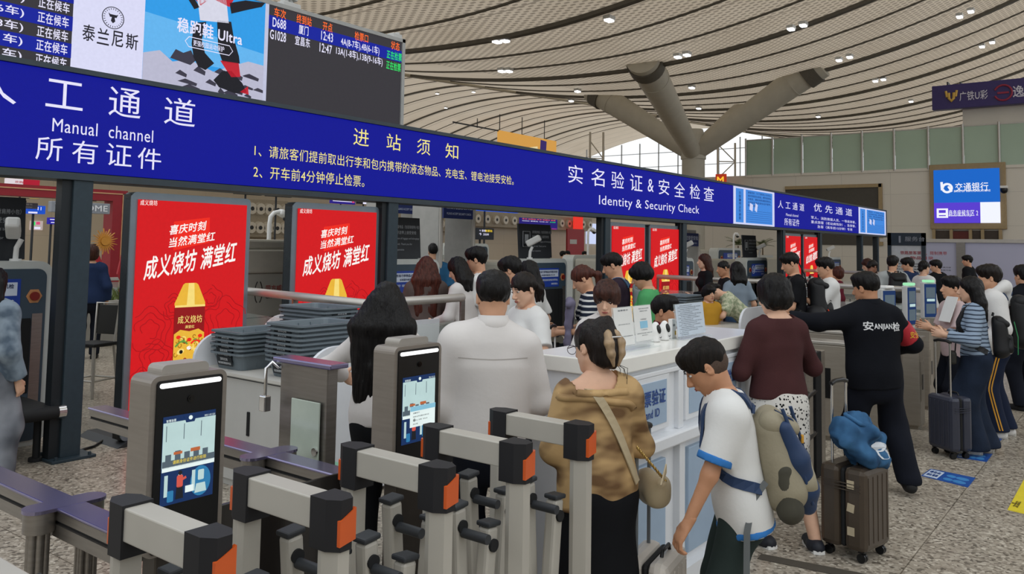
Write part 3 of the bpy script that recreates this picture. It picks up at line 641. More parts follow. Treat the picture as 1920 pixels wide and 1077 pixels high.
    b = MB(); b.ell((cm, -.016, zt2-.3), (.07, .004, .055), mi=0); b.ell((cm, -.02, zt2-.305), (.05, .004, .038), mi=1); b.ell((cm, -.022, zt2-.3), (.022, .004, .02), mi=2)
    for sx in (-1, 1):
        b.ell((cm+sx*cw*.27, -.016, zt2-.17), (.04, .004, .026), rot('Y', sx*22), mi=0); b.ell((cm+sx*cw*.26, -.02, zt2-.172), (.019, .004, .019), mi=3)
        b.tube([(cm+sx*cw*f, -.017, zt2-.12+.05*math.sin(f*7)) for f in np.linspace(.06, .45, 8)], .009, 5, 1 if sx > 0 else 4)
    for k, (fx, fz) in enumerate(((0, -.06), (-.2, -.07), (.2, -.07), (0, -.14), (-.36, -.03), (.36, -.03))): b.ell((cm+cw*fx, -.018, zt2+fz), (.024, .004, .018), mi=(1, 4, 4, 5, 1, 1)[k])
    b.obj('ornament_roundels', [GOLD2, PRED2, CANR, INKP, glow('poster_green', '5f9a3c', 1.0), PWH], pan)
    b = MB(); p = P(399, 671); put_text(b, '499', (0, -.01, 0), UX, UZ, p[0]-.065, p[1]-.035, .13, .07, 0, .02); b.tube([(p[0]-.09, -.008, p[1]-.06), (p[0]+.09, -.008, p[1]-.06), (p[0]+.09, -.008, p[1]+.06), (p[0]-.09, -.008, p[1]+.06), (p[0]-.09, -.008, p[1]-.06)], .002, 4); put_text(b, '建议零售价', (0, -.01, 0), UX, UZ, p[0]-.04, p[1]+.05, .08, .015); b.obj('price_lettering', PWH, pan)
    return t
ps0 = make_poster(); YP = 7.45
plist = [(3.95, 'red advert light box with a gold can, first from the left beside the near post'), (5.79, 'red advert light box behind the grey tray stacks and the long-haired woman'), (12.62, 'red advert light box behind the man with earbuds and backpack'),
 (14.08, 'red advert light box behind the boy in maroon at the counter'), (21.5, 'far red advert light box behind the man in black with a backpack'), (23.0, 'farthest red advert light box, behind the man in a white tee')]
for i, (x, lab) in enumerate(plist):
    if i == 0: ps0.location = (x, YP, 0); ps0['label'] = lab
    else: dup(ps0, (x, YP, 0), None, lab)
# ================================================================ soft-body builder: blended round cones -> one skin (surface nets)
class Sdf:
    def __init__(s): s.p = []
    def rc(s, a, b, ra, rb, k=.03, R=None, o=None, fy=1., cut=(), sub=False):
        s.p.append(('r', np.array(a, float), np.array(b, float), ra, rb, k, R, o, fy, cut, sub)); return s
    def el(s, c, r, k=.02, R=None, cut=(), sub=False):
        s.p.append(('e', np.array(c, float), np.array(r, float), None, None, k, R, None, 1., cut, sub)); return s
    def chain(s, pts, rad, k=.02, **kw):
        for i in range(len(pts)-1): s.rc(pts[i], pts[i+1], rad[i], rad[i+1], k, **kw)
        return s
    @staticmethod
    def _bb(q):
        if q[0] == 'r':
            r = max(q[3], q[4]); P = []
            for c in (q[1], q[2]): P += [c-r, c+r]
            P = np.array(P); lo, hi = P.min(0), P.max(0)
            if q[6] is not None:
                o = q[7] if q[7] is not None else np.zeros(3)
                C8 = np.array([(x, y, z) for x in (lo[0], hi[0]) for y in (lo[1], hi[1]) for z in (lo[2], hi[2])])@q[6].T+o
                lo, hi = C8.min(0), C8.max(0)
            return lo, hi
        r = q[2]
        if q[6] is not None: r = np.abs(q[6])@q[2]
        return q[1]-r, q[1]+r
    def mesh(s, res, disp=None, clip=(), smooth=1):
        bs = [s._bb(q) for q in s.p]; pos = [b for b, q in zip(bs, s.p) if not q[10]]
        lo = np.min([b[0] for b in pos], 0)-3*res-.02; hi = np.max([b[1] for b in pos], 0)+3*res+.02
        n = np.maximum(4, np.ceil((hi-lo)/res).astype(int)+1)
        G = np.full(n, 9., np.float32)
        ax = [lo[i]+res*np.arange(n[i]) for i in range(3)]
        for q, (b0, b1) in zip(s.p, bs):
            pad = q[5]+3*res+.02
            i0 = np.clip(np.floor((b0-pad-lo)/res).astype(int), 0, n-1); i1 = np.clip(np.ceil((b1+pad-lo)/res).astype(int)+1, 1, n)
            sl = tuple(slice(i0[i], i1[i]) for i in range(3))
            X, Y, Z = np.meshgrid(*[ax[i][sl[i]] for i in range(3)], indexing='ij')
            P = np.stack([X, Y, Z], -1)
            if q[0] == 'r':
                L = P
                if q[6] is not None: L = (P-(q[7] if q[7] is not None else 0))@q[6]
                fy = q[8]; a = q[1].copy(); b = q[2].copy()
                if fy != 1.: L = L*np.array([1, 1/fy, 1]); a[1] /= fy; b[1] /= fy
                ab = b-a; t = np.clip(((L-a)@ab)/max(1e-9, ab@ab), 0, 1)
                d = np.linalg.norm(L-a-t[..., None]*ab, axis=-1)-(q[3]+(q[4]-q[3])*t)
                d = d*min(1, (fy+1)/2)
            else:
                L = P-q[1]
                if q[6] is not None: L = L@q[6]
                kk = np.linalg.norm(L/q[2], axis=-1); d = (kk-1)*np.min(q[2])*(.6+.4*np.max(q[2])/np.min(q[2]))
            for (pt, nr) in q[9]: d = np.maximum(d, (P-np.array(pt))@np.array(nr, float))
            g = G[sl]; k = q[5]
            if q[10]:
                h = np.clip(.5-.5*(g+d)/k, 0, 1); G[sl] = g*(1-h)-d*h+k*h*(1-h)
            else:
                h = np.clip(.5+.5*(g-d)/k, 0, 1); G[sl] = g*(1-h)+d*h-k*h*(1-h)
        if disp is not None or clip:
            X, Y, Z = np.meshgrid(*ax, indexing='ij')
            if disp is not None: G = G+disp(X, Y, Z)
            for c in clip: G = np.maximum(G, c(X, Y, Z))
        return surface_nets(G, lo, res, smooth)
def surface_nets(G, lo, res, smooth=1):
    ins = G < 0; n = np.array(G.shape)
    c = np.zeros(n-1, np.int8)
    for i in (0, 1):
        for j in (0, 1):
            for k in (0, 1): c += ins[i:n[0]-1+i, j:n[1]-1+j, k:n[2]-1+k]
    act = (c > 0) & (c < 8); idx = np.full(n-1, -1, np.int64); I = np.argwhere(act); idx[act] = np.arange(len(I))
    acc = np.zeros((len(I), 3)); cnt = np.zeros(len(I))
    cor = [(i, j, k) for i in (0, 1) for j in (0, 1) for k in (0, 1)]
    for a in range(8):
        for ax_ in range(3):
            if cor[a][ax_]: continue
            b = list(cor[a]); b[ax_] = 1
            ga = G[I[:, 0]+cor[a][0], I[:, 1]+cor[a][1], I[:, 2]+cor[a][2]]; gb = G[I[:, 0]+b[0], I[:, 1]+b[1], I[:, 2]+b[2]]
            m = (ga < 0) != (gb < 0); t = np.where(m, ga/np.where(m, ga-gb, 1), 0)
            p = np.tile(np.array(cor[a], float), (len(I), 1)); p[:, ax_] += t
            acc[m] += p[m]; cnt[m] += 1
    V = lo+res*(I+acc/np.maximum(cnt, 1)[:, None]); Fq = []
    for ax_ in range(3):
        u, w = [(1, 2), (2, 0), (0, 1)][ax_]
        sl0 = [slice(None)]*3; sl1 = [slice(None)]*3
        sl0[ax_] = slice(0, n[ax_]-1); sl1[ax_] = slice(1, n[ax_])
        A = ins[tuple(sl0)]; B = ins[tuple(sl1)]
        for E_, flip in (((A & ~B), False), ((~A & B), True)):
            K = np.argwhere(E_); K = K[(K[:, u] > 0) & (K[:, w] > 0) & (K[:, u] < n[u]-1) & (K[:, w] < n[w]-1)]
            if not len(K): continue
            def at(du, dw):
                Q = K.copy(); Q[:, u] += du; Q[:, w] += dw; return idx[Q[:, 0], Q[:, 1], Q[:, 2]]
            q = np.stack([at(-1, -1), at(0, -1), at(0, 0), at(-1, 0)], 1)
            if flip: q = q[:, ::-1]
            Fq.append(q)
    Fq = np.concatenate(Fq) if Fq else np.zeros((0, 4), int)
    Fq = Fq[(Fq >= 0).all(1)]
    for _ in range(smooth):          # one gentle laplacian pass removes the grid steps
        S = np.zeros_like(V); C = np.zeros(len(V))
        for a in range(4):
            i, j = Fq[:, a], Fq[:, (a+1) % 4]
            np.add.at(S, i, V[j]); np.add.at(C, i, 1); np.add.at(S, j, V[i]); np.add.at(C, j, 1)
        m = C > 0; V[m] = V[m]*.5+.5*S[m]/C[m][:, None]
    return V, Fq
def soft(name, parts, m, parent):
    """parts: list of (V, F[, material index]) joined into one mesh"""
    me = bpy.data.meshes.new(name); V = []; Fs = []; mi = []; n = 0
    for q in parts:
        V.append(q[0]); Fs += (np.asarray(q[1])+n).tolist(); mi += [q[2] if len(q) > 2 else 0]*len(q[1]); n += len(q[0])
    me.from_pydata(np.concatenate(V).tolist(), [], Fs)
    for a in (m if isinstance(m, (list, tuple)) else [m]): me.materials.append(a)
    me.polygons.foreach_set('use_smooth', [True]*len(Fs)); me.polygons.foreach_set('material_index', mi); me.update()
    o = bpy.data.objects.new(name, me); COL.objects.link(o)
    if parent is not None: o.parent = parent
    return o
def folds(amp, f=9., seed=0, dirs=None):
    rs = np.random.RandomState(seed); K = [(rs.normal(size=3)*np.array((1, 1, .8)), rs.rand()*6.3) for _ in range(5)]
    def fn(X, Y, Z):
        o = 0
        for i, (k, p) in enumerate(K):
            k = k/np.linalg.norm(k)*f*(1+.45*i); w = np.sin(k[0]*X+k[1]*Y+k[2]*Z+p+1.3*np.sin(f*.6*Z+p*2)); o = o+w/(1+.4*i)
        return amp*o/2.2
    return fn
def strands(amp, f=150., seed=0):
    rs = np.random.RandomState(seed); K = [(rs.rand()*6.3, rs.rand()*6.3, .6+rs.rand()) for _ in range(4)]
    def fn(X, Y, Z):
        o = 0
        for a, p, q in K: o = o+np.sin(f*q*(X*math.cos(a)+Y*math.sin(a))+4*np.sin(9*Z+p)+p)
        return amp*o/3
    return fn
# ---------------------------------------------------------------- skin, hair, cloth
SKIN = mat('skin', 'c99a7c', .5, var=.05, scale=25, spec=.35); SKIN_L = mat('skin_fair', 'd6ab90', .5, var=.05, scale=25, spec=.35); SKIN_T = mat('skin_tan', 'b98767', .5, var=.05, scale=25, spec=.35)
def hairm(name, c, r=.42): return mat(name, c, r, var=.5, scale=70, bump=.6, bscale=160, stretch=(1, 1, .06), spec=.22)
HBLK = hairm('black_hair', '0d0b0b'); HDB = hairm('dark_brown_hair', '17100d'); HRB = hairm('red_brown_hair', '47231a'); HBR = hairm('brown_hair', '3a2018')
LIP = mat('lips', 'a85f55', .45); EYEW = mat('eye_white', 'd9d3cc', .3); IRIS = mat('dark_iris', '120c0a', .2)
def cloth(name, c, b=.12, r=.85, bs=60, var=.07): return mat(name, c, r, var=var, scale=6, bump=b, bscale=bs, spec=.12)
def RX(a): return rot('X', a)
def RY(a): return rot('Y', a)
def RZ(a): return rot('Z', a)
def ik(S, T, l1, l2, pole):
    S = np.array(S, float); T = np.array(T, float); d = T-S; L = np.linalg.norm(d)
    if L > (l1+l2)*.998: T = S+d/L*(l1+l2)*.998; d = T-S; L = np.linalg.norm(d)
    a = (l1*l1-l2*l2+L*L)/(2*L); h = math.sqrt(max(0, l1*l1-a*a)); u = d/L
    p = np.array(pole, float); p = p-u*(p@u); p = nrm(p)
    return S+u*a+p*h, T
class Pose:
    """joints of a figure in its own frame: feet at z=0, facing +Y"""
    def __init__(s, H=1.7, lean=2., side=0., twist=0., head=(0, 0, 0), L=None, Rr=None, Lp=(-.5, -1, -.2), Rp=(.5, -1, -.2), feet=None, fem=False, drop=0., girth=1., shw=1., knees=None, hips=(0, 0)):
        k = H/1.7; s.k = k; s.fem = fem; s.g = girth
        s.hip = np.array((hips[0], hips[1], (.93-drop)*k)); s.T = RZ(twist)@RX(-lean)@RY(side)
        s.sw = (.155 if fem else .172)*k*shw
        t = lambda x, y, z: s.hip+s.T@np.array((x, y, z))*1.
        s.t = t
        s.neck = t(0, -.012*k, .50*k); s.Hd = s.T@RZ(head[0])@RX(-head[1]-0)@RY(head[2]); 
        s.hc = s.neck+ s.T@RZ(head[0])@RX(-head[1]*.6)@np.array((0, .022*k, .155*k))
        s.sh = [t(-s.sw, -.005*k, .422*k), t(s.sw, -.005*k, .422*k)]
        l1, l2 = .285*k, .25*k; s.el = [None, None]; s.wr = [None, None]
        d0 = [(-.235*k, .05*k, .86*k), (.235*k, .05*k, .86*k)]
        for i, (tg, pl) in enumerate(((L, Lp), (Rr, Rp))):
            tg = d0[i]+np.array((hips[0], hips[1], 0)) if tg is None else tg; s.el[i], s.wr[i] = ik(s.sh[i], tg, l1, l2, pl)
        feet = feet or [(-.1, .0, 0, 8), (.1, .0, 0, 8)]; s.feet = feet; s.hj = []; s.kn = []; s.an = []
        for i, f in enumerate(feet):
            sg = -1 if i == 0 else 1
            hj = s.hip+np.array((sg*.088*k, 0, -.03*k)); a = np.array((f[0]*k if abs(f[0]) < 3 else f[0], f[1]*k, f[2]+.075*k))
            ya = math.radians(f[3]*(-sg)); fw = np.array((-math.sin(ya)*1, math.cos(ya), 0)); 
            kn, an = ik(hj, a, .425*k, .425*k, fw+np.array((0, .02, 0)) if not knees else np.array(knees[i], float))
            s.hj.append(hj); s.kn.append(kn); s.an.append(an)
    def toe(s, i):
        sg = -1 if i == 0 else 1; ya = math.radians(s.feet[i][3]*sg); return np.array((math.sin(ya), math.cos(ya), 0))
    def torso(s, S, inf=0., k=.05, waist=1.):
        q = s.k; f = s.fem; g = s.g; o = s.hip; R = s.T
        hipr, war, chr_ = (.168, .128, .15) if f else (.16, .142, .17)
        a = lambda z: (0, 0, z*q)
        S.rc(a(-.04), a(.02), hipr*q*g+inf, hipr*q*g*.98+inf, k, R, o, .68); S.rc(a(.02), a(.17), hipr*q*g*.98+inf, war*q*g*waist+inf, k, R, o, .7)
        S.rc(a(.17), a(.33), war*q*g*waist+inf, chr_*q*g+inf, k, R, o, .66); S.rc(a(.33), a(.415), chr_*q*g+inf, .12*q*g+inf, k, R, o, .62)
        S.rc((-s.sw*.8, -.008*q, .415*q), (s.sw*.8, -.008*q, .415*q), .056*q+inf, .056*q+inf, k, R, o)
        for x in (-1, 1): S.rc((x*.03*q, -.018*q, .475*q), (x*s.sw*.9, -.008*q, .43*q), .05*q+inf*.7, .044*q+inf, .05, R, o)
        S.rc((0, -.015*q, .44*q), (0, -.012*q, .50*q), .075*q+inf*.6, .056*q+inf*.4, k, R, o)
        if f: 
            for x in (-1, 1): S.el(s.t(x*.068*q, .075*q*g, .31*q), np.array((.062, .055, .062))*q*g+inf, .04)
    def arm(s, S, i, inf=0., to=1., k=.025, flare=0., cutend=True):
        q = s.k; g = (.9 if s.fem else 1.)*(.5+.5*s.g); A, B, C = s.sh[i], s.el[i], s.wr[i]; ru, re, rw = .051*q*g, .040*q*g, .027*q*g
        if to >= .999: S.rc(A, B, ru+inf, re+inf, k); S.rc(B, C, re+inf, rw+inf, k)
        elif to > .55:
            t = (to-.53)/.47; E = B+(C-B)*t; d = nrm(C-B); S.rc(A, B, ru+inf, re+inf, k); S.rc(B, E, re+inf, re+(rw-re)*t+inf+flare, k, cut=[(E-d*.004, d)])
        else:
            t = to/.53; E = A+(B-A)*t; d = nrm(B-A); S.rc(A, E+d*.03, ru+inf, ru+(re-ru)*t+inf+flare, k, cut=[(E, d)])
    def leg(s, S, i, inf=0., k=.03, to=1., rad=None, z0=None):
        q = s.k; g = s.g; r = rad or (.088*q*g, .058*q*g, .038*q*g); A, B, C = s.hj[i], s.kn[i], s.an[i]
        S.rc(A, B, r[0]+inf, r[1]+inf, k)
        if to >= 1:
            S.rc(B, C, r[1]+inf, r[2]+inf, k)
            if rad is None: d = (C-B)*.3; S.rc(B+d*.6, B+d*1.5, r[1]*.98+inf, r[1]*.9+inf, k)
    def foot(s, S, i, inf=0.):
        q = s.k; C = s.an[i]; t = s.toe(i); b = C-np.array((0, 0, .045*q))
        S.rc(b-t*.045*q, b+t*.0*q, .034*q+inf, .036*q+inf, .02); S.rc(b, b+t*.135*q-np.array((0, 0, .008*q)), .038*q+inf, .028*q+inf, .02)
def head_sdf(P, S, ears=True):
    q = P.k**.55*1.0; R = P.Hd; c = P.hc; h = lambda x, y, z: c+R@np.array((x, y, z))*q
    S.el(h(0, -.014, .034), np.array((.075, .096, .086))*q, .02, R); S.el(h(0, .03, -.028), np.array((.06, .062, .08))*q, .03, R)
    S.rc(h(0, .028, -.062), h(0, .062, -.094), .046*q, .021*q, .025)
    for x in (-1, 1): S.rc(h(x*.052, .0, -.05), h(x*.02, .055, -.092), .018*q, .015*q, .03)
    S.rc(h(0, .09, .012), h(0, .112, -.026), .008*q, .0125*q, .012); S.el(h(0, .1, -.034), np.array((.018, .01, .009))*q, .008, R)
    for x in (-1, 1): S.el(h(x*.031, .1, .01), np.array((.02, .016, .011))*q, .012, R, sub=True)
    S.el(h(0, .088, -.06), np.array((.024, .013, .012))*q, .012, R)
    if ears:
        for x in (-1, 1):
            S.el(h(x*.079, -.012, -.006), np.array((.009, .02, .032))*q, .006, R@RZ(-x*18)); S.el(h(x*.087, -.008, -.004), np.array((.006, .01, .018))*q, .005, R@RZ(-x*18), sub=True)
    S.rc(h(0, -.03, -.035), P.neck+P.T@np.array((0, -.0, -.02)), .056*q*(.88 if P.fem else 1), .06*q*(.92 if P.fem else 1.03), .03)
    return h, q
def hand_sdf(P, S, i, curl=.35, pn=None, d=None, spread=0., point=False):
    q = P.k; W = P.wr[i]; D = nrm(W-P.el[i]) if d is None else nrm(d); sg = -1 if i == 0 else 1
    N = np.array((-sg*1., .0, 0)) if pn is None else np.array(pn, float); N = nrm(N-D*(N@D)); Sd = np.cross(D, N)
    # thumb side: forward for a hanging arm with the palm facing the thigh
    th = Sd if (Sd @ np.array((0, 1, .3))) > 0 else -Sd
    if pn is not None: th = Sd*sg*-1 if point else th
    S.rc(W-D*.03*q, W+D*.02*q, .027*q, .027*q, .015); 
    Rm = np.stack([Sd, D, N], 1); S.el(W+D*.055*q, np.array((.04, .052, .019))*q, .015, Rm)
    ln = (.038, .042, .039, .031)
    for j in range(4):
        off = (1.5-j)*.0205*q; b = W+D*.09*q+th*off; sp = nrm(D+th*(1.5-j)*.06*(1+spread)); p = b-D*.02*q; ang = 0
        p0 = b; c = curl*(1+.08*j); S.rc(p, p0, .0105*q, .0098*q, .006)
        for m, (l, a) in enumerate(((ln[j], 55), (ln[j]*.68, 75), (ln[j]*.5, 45))):
            ang += math.radians(a)*c; v = sp*math.cos(ang)+N*math.sin(ang); p1 = p0+v*l*q; S.rc(p0, p1, (.0098-.0009*m)*q, (.0089-.0009*m)*q, .003); p0 = p1
    b = W+D*.025*q+th*.03*q; v = nrm(D*.75+th*.65+N*.35*(curl+.3)); p1 = b+v*.042*q; S.rc(b, p1, .0135*q, .011*q, .01); v2 = nrm(v*.6+D*.55+N*.55*curl); S.rc(p1, p1+v2*.032*q, .011*q, .0085*q, .004)
def face_parts(P, h, q, root, mouth=True, look=0.):
    R = P.Hd
    for x in (-1, 1):
        b = MB(); b.ell(h(x*.031, .078, .01), (.0125*q, .01*q, .0062*q), R, 12, 0); b.ell(h(x*.031, .0845, .009), (.0055*q, .004*q, .005*q), R, 10, 1); b.obj('eye', [EYEW, IRIS], root)
        b = MB(); b.tube([h(x*.031+a*.013, .0885-abs(a)*.004, .015-.003*a*a) for a in (-1, -.5, 0, .5, 1)], .0012*q, 5); b.obj('eyelid', IRIS, root)
        b = MB(); b.tube([h(x*.031+a*.017*x, .0965-abs(a)*.004-(.003 if a > 0 else 0), .032+.003*(1-a*a)-(.002 if a > .5 else 0)) for a in (-1, -.5, 0, .5, 1)], [.002*q, .0032*q, .0034*q, .003*q, .0015*q], 6); b.obj('eyebrow', HBLK, root)
    if mouth:
        b = MB(); b.tube([h(a*.021, .1-.005*a*a, -.0575-.001*abs(a)) for a in (-1, -.5, 0, .5, 1)], [.002*q, .0042*q, .0046*q, .0042*q, .002*q], 6); b.tube([h(a*.018, .0995-.005*a*a, -.0645) for a in (-1, -.5, 0, .5, 1)], [.002*q, .0042*q, .005*q, .0042*q, .002*q], 6); b.obj('lips', LIP, root)
def hair_obj(P, h, q, kind, m, root, res, seed=1, length=.3, fringe=False, wide=1.):
    R = P.Hd; S = Sdf(); inv = lambda X, Y, Z: np.stack([X-P.hc[0], Y-P.hc[1], Z-P.hc[2]], -1)@R/q
    clip = []
    def hairline(base, sl, mx=.05):
        def fn(X, Y, Z):
            L = inv(X, Y, Z); zc = np.minimum(base+sl*(L[..., 1]+.07), mx) + np.where(np.abs(L[..., 0]) > .06, .01, 0); return (zc-L[..., 2])*.7*q
        return fn
    face = lambda rx=.07, rz=.1, y=.122, z=-.045: S.el(h(0, y, z), np.array((rx, .085, rz))*q, .012, R, sub=True)
    if kind in ('short', 'crop', 'tuft'):
        e = {'short': .012, 'crop': .004, 'tuft': .02}[kind]
        S.el(h(0, -.014, .034), np.array((.0785, .0995, .0895))*q, .01, R)          # close-cut sides and nape
        if kind != 'crop':
            S.el(h(0, -.012, .066), np.array((.074+e, .094+e, .062+e))*q, .018, R); S.el(h(0, -.06, .03), np.array((.066+e*.6, .052+e, .06))*q, .03, R)
            S.el(h(0, .045, .094), np.array((.06, .05, .028+e*.6))*q, .025, R)
            if kind == 'tuft':
                S.el(h(.02, .06, .088), np.array((.055, .045, .036))*q, .02, R); S.el(h(0, -.06, -.005), np.array((.07, .05, .06))*q, .03, R)
        face(.073, .105 if not fringe else .085, .137 if not fringe else .142); clip.append(hairline(-.098 if kind != 'crop' else -.08, .78, .06))
    elif kind == 'bob':
        S.el(h(0, -.02, .028), np.array((.1, .112, .112))*q, .03, R); S.el(h(0, -.045, -.035), np.array((.105, .09, .085))*q, .04, R); S.el(h(0, -.06, .05), np.array((.09, .075, .075))*q, .04, R)
        face(.064, .1, .13, -.05); clip.append(lambda X, Y, Z: (-.115-inv(X, Y, Z)[..., 2])*q)
    elif kind == 'pixie':
        S.el(h(0, -.015, .04), np.array((.094, .112, .1))*q, .03, R); S.el(h(0, -.03, -.01), np.array((.09, .095, .07))*q, .03, R); S.el(h(0, .06, .07), np.array((.07, .045, .035))*q, .03, R); face(.07, .085, .14, -.05); clip.append(hairline(-.085, .5))
    else:
        S.el(h(0, -.016, .04), np.array((.086, .106, .094))*q, .02, R); face(.062, .098, .125, -.04)
        dn = lambda x, y, z: h(x, y, 0)+np.array((0, 0, z))*q
        if kind == 'long':
            bx = P.T@np.array((0, -1., 0)); e = P.neck+bx*.085*P.k+np.array((0, 0, -length+.06))
            for x in ((-.05, 0, .05) if wide < 1.2 else np.linspace(-.055, .055, 8)*wide):
                S.rc(h(x/wide, -.05, -.01), P.neck+bx*.05*P.k+P.T@np.array((x*1.25, 0, .02)), .058*q, .058*q, .04); S.rc(P.neck+bx*.05*P.k+P.T@np.array((x*1.25, 0, .02)), e+P.T@np.array((x*1.1, 0, 0)), .056*q, .03*q, .03)
            for x in (-1, 1): S.rc(h(x*.066, -.02, .01), P.neck+P.T@np.array((x*.085*P.k*(.6+.4*wide), -.05, -.06)), .036*q, .034*q, .05)
        elif kind == 'pony':
            S.el(h(0, -.1, .0), np.array((.03, .03, .03))*q, .02, R); S.rc(h(0, -.11, .01), h(0, -.15, -.05), .026*q, .034*q, .02); S.rc(h(0, -.15, -.05), h(0, -.14, -.05)+np.array((0, 0, -length)), .034*q, .012*q, .02)
        elif kind == 'bun':
            S.el(h(0, -.1, -.03), np.array((.05, .035, .045))*q, .02, R)
        elif kind == 'claw':
            S.el(h(0, -.085, -.005), np.array((.075, .06, .1))*q, .04, R); S.rc(h(0, -.105, -.06), h(.01, -.1, .1), .04*q, .035*q, .03); S.el(h(0, -.06, -.075), np.array((.06, .05, .04))*q, .04, R)
        if kind in ('pony', 'bun', 'claw'): clip.append(hairline(-.1, .75, .06))
    return soft('hair', [S.mesh(min(res, .007), strands(.005*q if kind != 'bob' else .006, 190, seed), clip, 1)], m, root)
def shoe_objs(P, root, m, sole, res=.009):
    for i in (0, 1):
        S = Sdf(); P.foot(S, i, .012); z0 = P.feet[i][2]+.003
        cl = [lambda X, Y, Z: (z0-Z)] if P.feet[i][2] < .02 else []
        o = soft('shoe', [S.mesh(res, None, cl, 1)], m, root)
        t = P.toe(i); b = P.an[i]; z = P.feet[i][2]; n = np.array((-t[1], t[0], 0)); c = np.array((b[0], b[1], 0))
        if P.feet[i][2] < .02:
            poly = [(c+t*a*P.k+n*w*P.k)[:2] for a, w in ((-.09, .0), (-.08, .035), (0, .042), (.12, .042), (.165, .022), (.175, 0), (.165, -.022), (.12, -.042), (0, -.042), (-.08, -.035))]
            mb = MB(); mb.prism(poly[::-1], (0, 0, z+.001), (1, 0, 0), (0, 1, 0), .022); mb.obj('sole', sole, o)
def figure(label, px, py, dist, yaw, H=None, skin=SKIN, hair='short', hm=HBLK, hlen=.3, top=None, bottom=None, shoes=None, face=False, res=.012, hands=True, extra=None, group=None, fringe=False, hwide=1., curl=.4, pn=(None, None), spread=0., hd=(None, None), root_xy=None, seed=1, **pose):
    """a person: root empty on the floor, one continuous body, clothing and hair as children. (px,py) is the crown in the photo, dist its distance along the view"""
    cr = PD(px, py, dist); H = H or float(cr[2]); P = Pose(H=H, **pose)
    Rz = RZ(yaw); off = Rz@(P.hc*np.array((1, 1, 0))); xy = (cr-off)[:2] if root_xy is None else root_xy
    root = thing('person', label, 'person', (xy[0], xy[1], 0), yaw, group)
    S = Sdf(); P.torso(S, -.004); 
    for i in (0, 1): P.arm(S, i); P.leg(S, i); P.foot(S, i, -.004)
    parts = [S.mesh(max(res, .012))]
    S = Sdf(); h, q = head_sdf(P, S); parts.append(S.mesh(min(res, .008) if not face else .0055))
    if hands:
        for i in (0, 1):
            S = Sdf(); hand_sdf(P, S, i, curl if not isinstance(curl, tuple) else curl[i], pn[i], hd[i], spread); parts.append(S.mesh(.0042 if res <= .01 else .0055))
    soft('body', parts, skin, root)
    if face: face_parts(P, h, q, root)
    if hair: hair_obj(P, h, q, hair, hm, root, min(res, .009), seed, hlen, fringe, hwide)
    if top:
        T = dict(inf=.014, sleeve=.42, hem=-.1, amp=.007, f=13., m=None, name='shirt', flare=.012, sub=None, waist=1.06, collar=None); T.update(top)
        S = Sdf(); P.torso(S, T['inf'], .05, T['waist'])
        if T['hem'] < -.06: S.rc((0, 0, -.02*P.k), (0, 0, (T['hem']-.05)*P.k), (.165 if P.fem else .162)*P.k*P.g+T['inf'], (.17 if P.fem else .166)*P.k*P.g+T['inf'], .04, P.T, P.hip, .7)
        if T['sleeve'] > 0:
            for i in (0, 1): P.arm(S, i, T['inf']+.003, T['sleeve'], .04, T['flare'])
        cut = []
        nz_ = P.T@np.array((0, 0, 1.)); hp = P.hip+P.T@np.array((0, 0, T['hem']*P.k)); cut.append(lambda X, Y, Z: ((hp[0]-X)*nz_[0]+(hp[1]-Y)*nz_[1]+(hp[2]-Z)*nz_[2]) if T['sleeve'] < .5 else np.where((np.abs((X-P.hip[0])) < .2*P.k*P.g+.02), ((hp[0]-X)*nz_[0]+(hp[1]-Y)*nz_[1]+(hp[2]-Z)*nz_[2]), -1.))
        np_ = P.t(0, 0, T.get('neckz', .505)*P.k); cut.append(lambda X, Y, Z: np.where(np.hypot(X-P.neck[0]-T.get('neckdx', 0.), Y-P.neck[1]) < T.get('neckr', .072 if T['collar'] else .1)*P.k, (X-np_[0])*nz_[0]+(Y-np_[1])*nz_[1]+(Z-np_[2])*nz_[2], -1.))
        if T['sub']: T['sub'](P, S)
        so = soft(T['name'], [S.mesh(res, folds(T['amp'], T['f'], seed), cut)], T['m'], root)
        if T['collar']:
            b = MB(); n0 = P.neck; Rn = P.T; k_ = P.k; nn = 28; V = []
            prof = [(.06, -.04), (.057, .03), (.058, .046), (.064, .048), (.078, .0), (.076, -.014)]
            for r0, z0 in prof:
                for j in range(nn):
                    a = 2*math.pi*j/nn; dip = .02*max(0, math.sin(a)); V.append(n0+Rn@np.array((r0*k_*1.1*math.cos(a), r0*k_*1.12*math.sin(a)-.006, (z0-dip+.024)*k_)))
            b.add(V, [(i*nn+j, i*nn+(j+1) % nn, (i+1)*nn+(j+1) % nn, (i+1)*nn+j) for i in range(len(prof)-1) for j in range(nn)], 0, True)
            b.obj('collar', T['collar'], so)
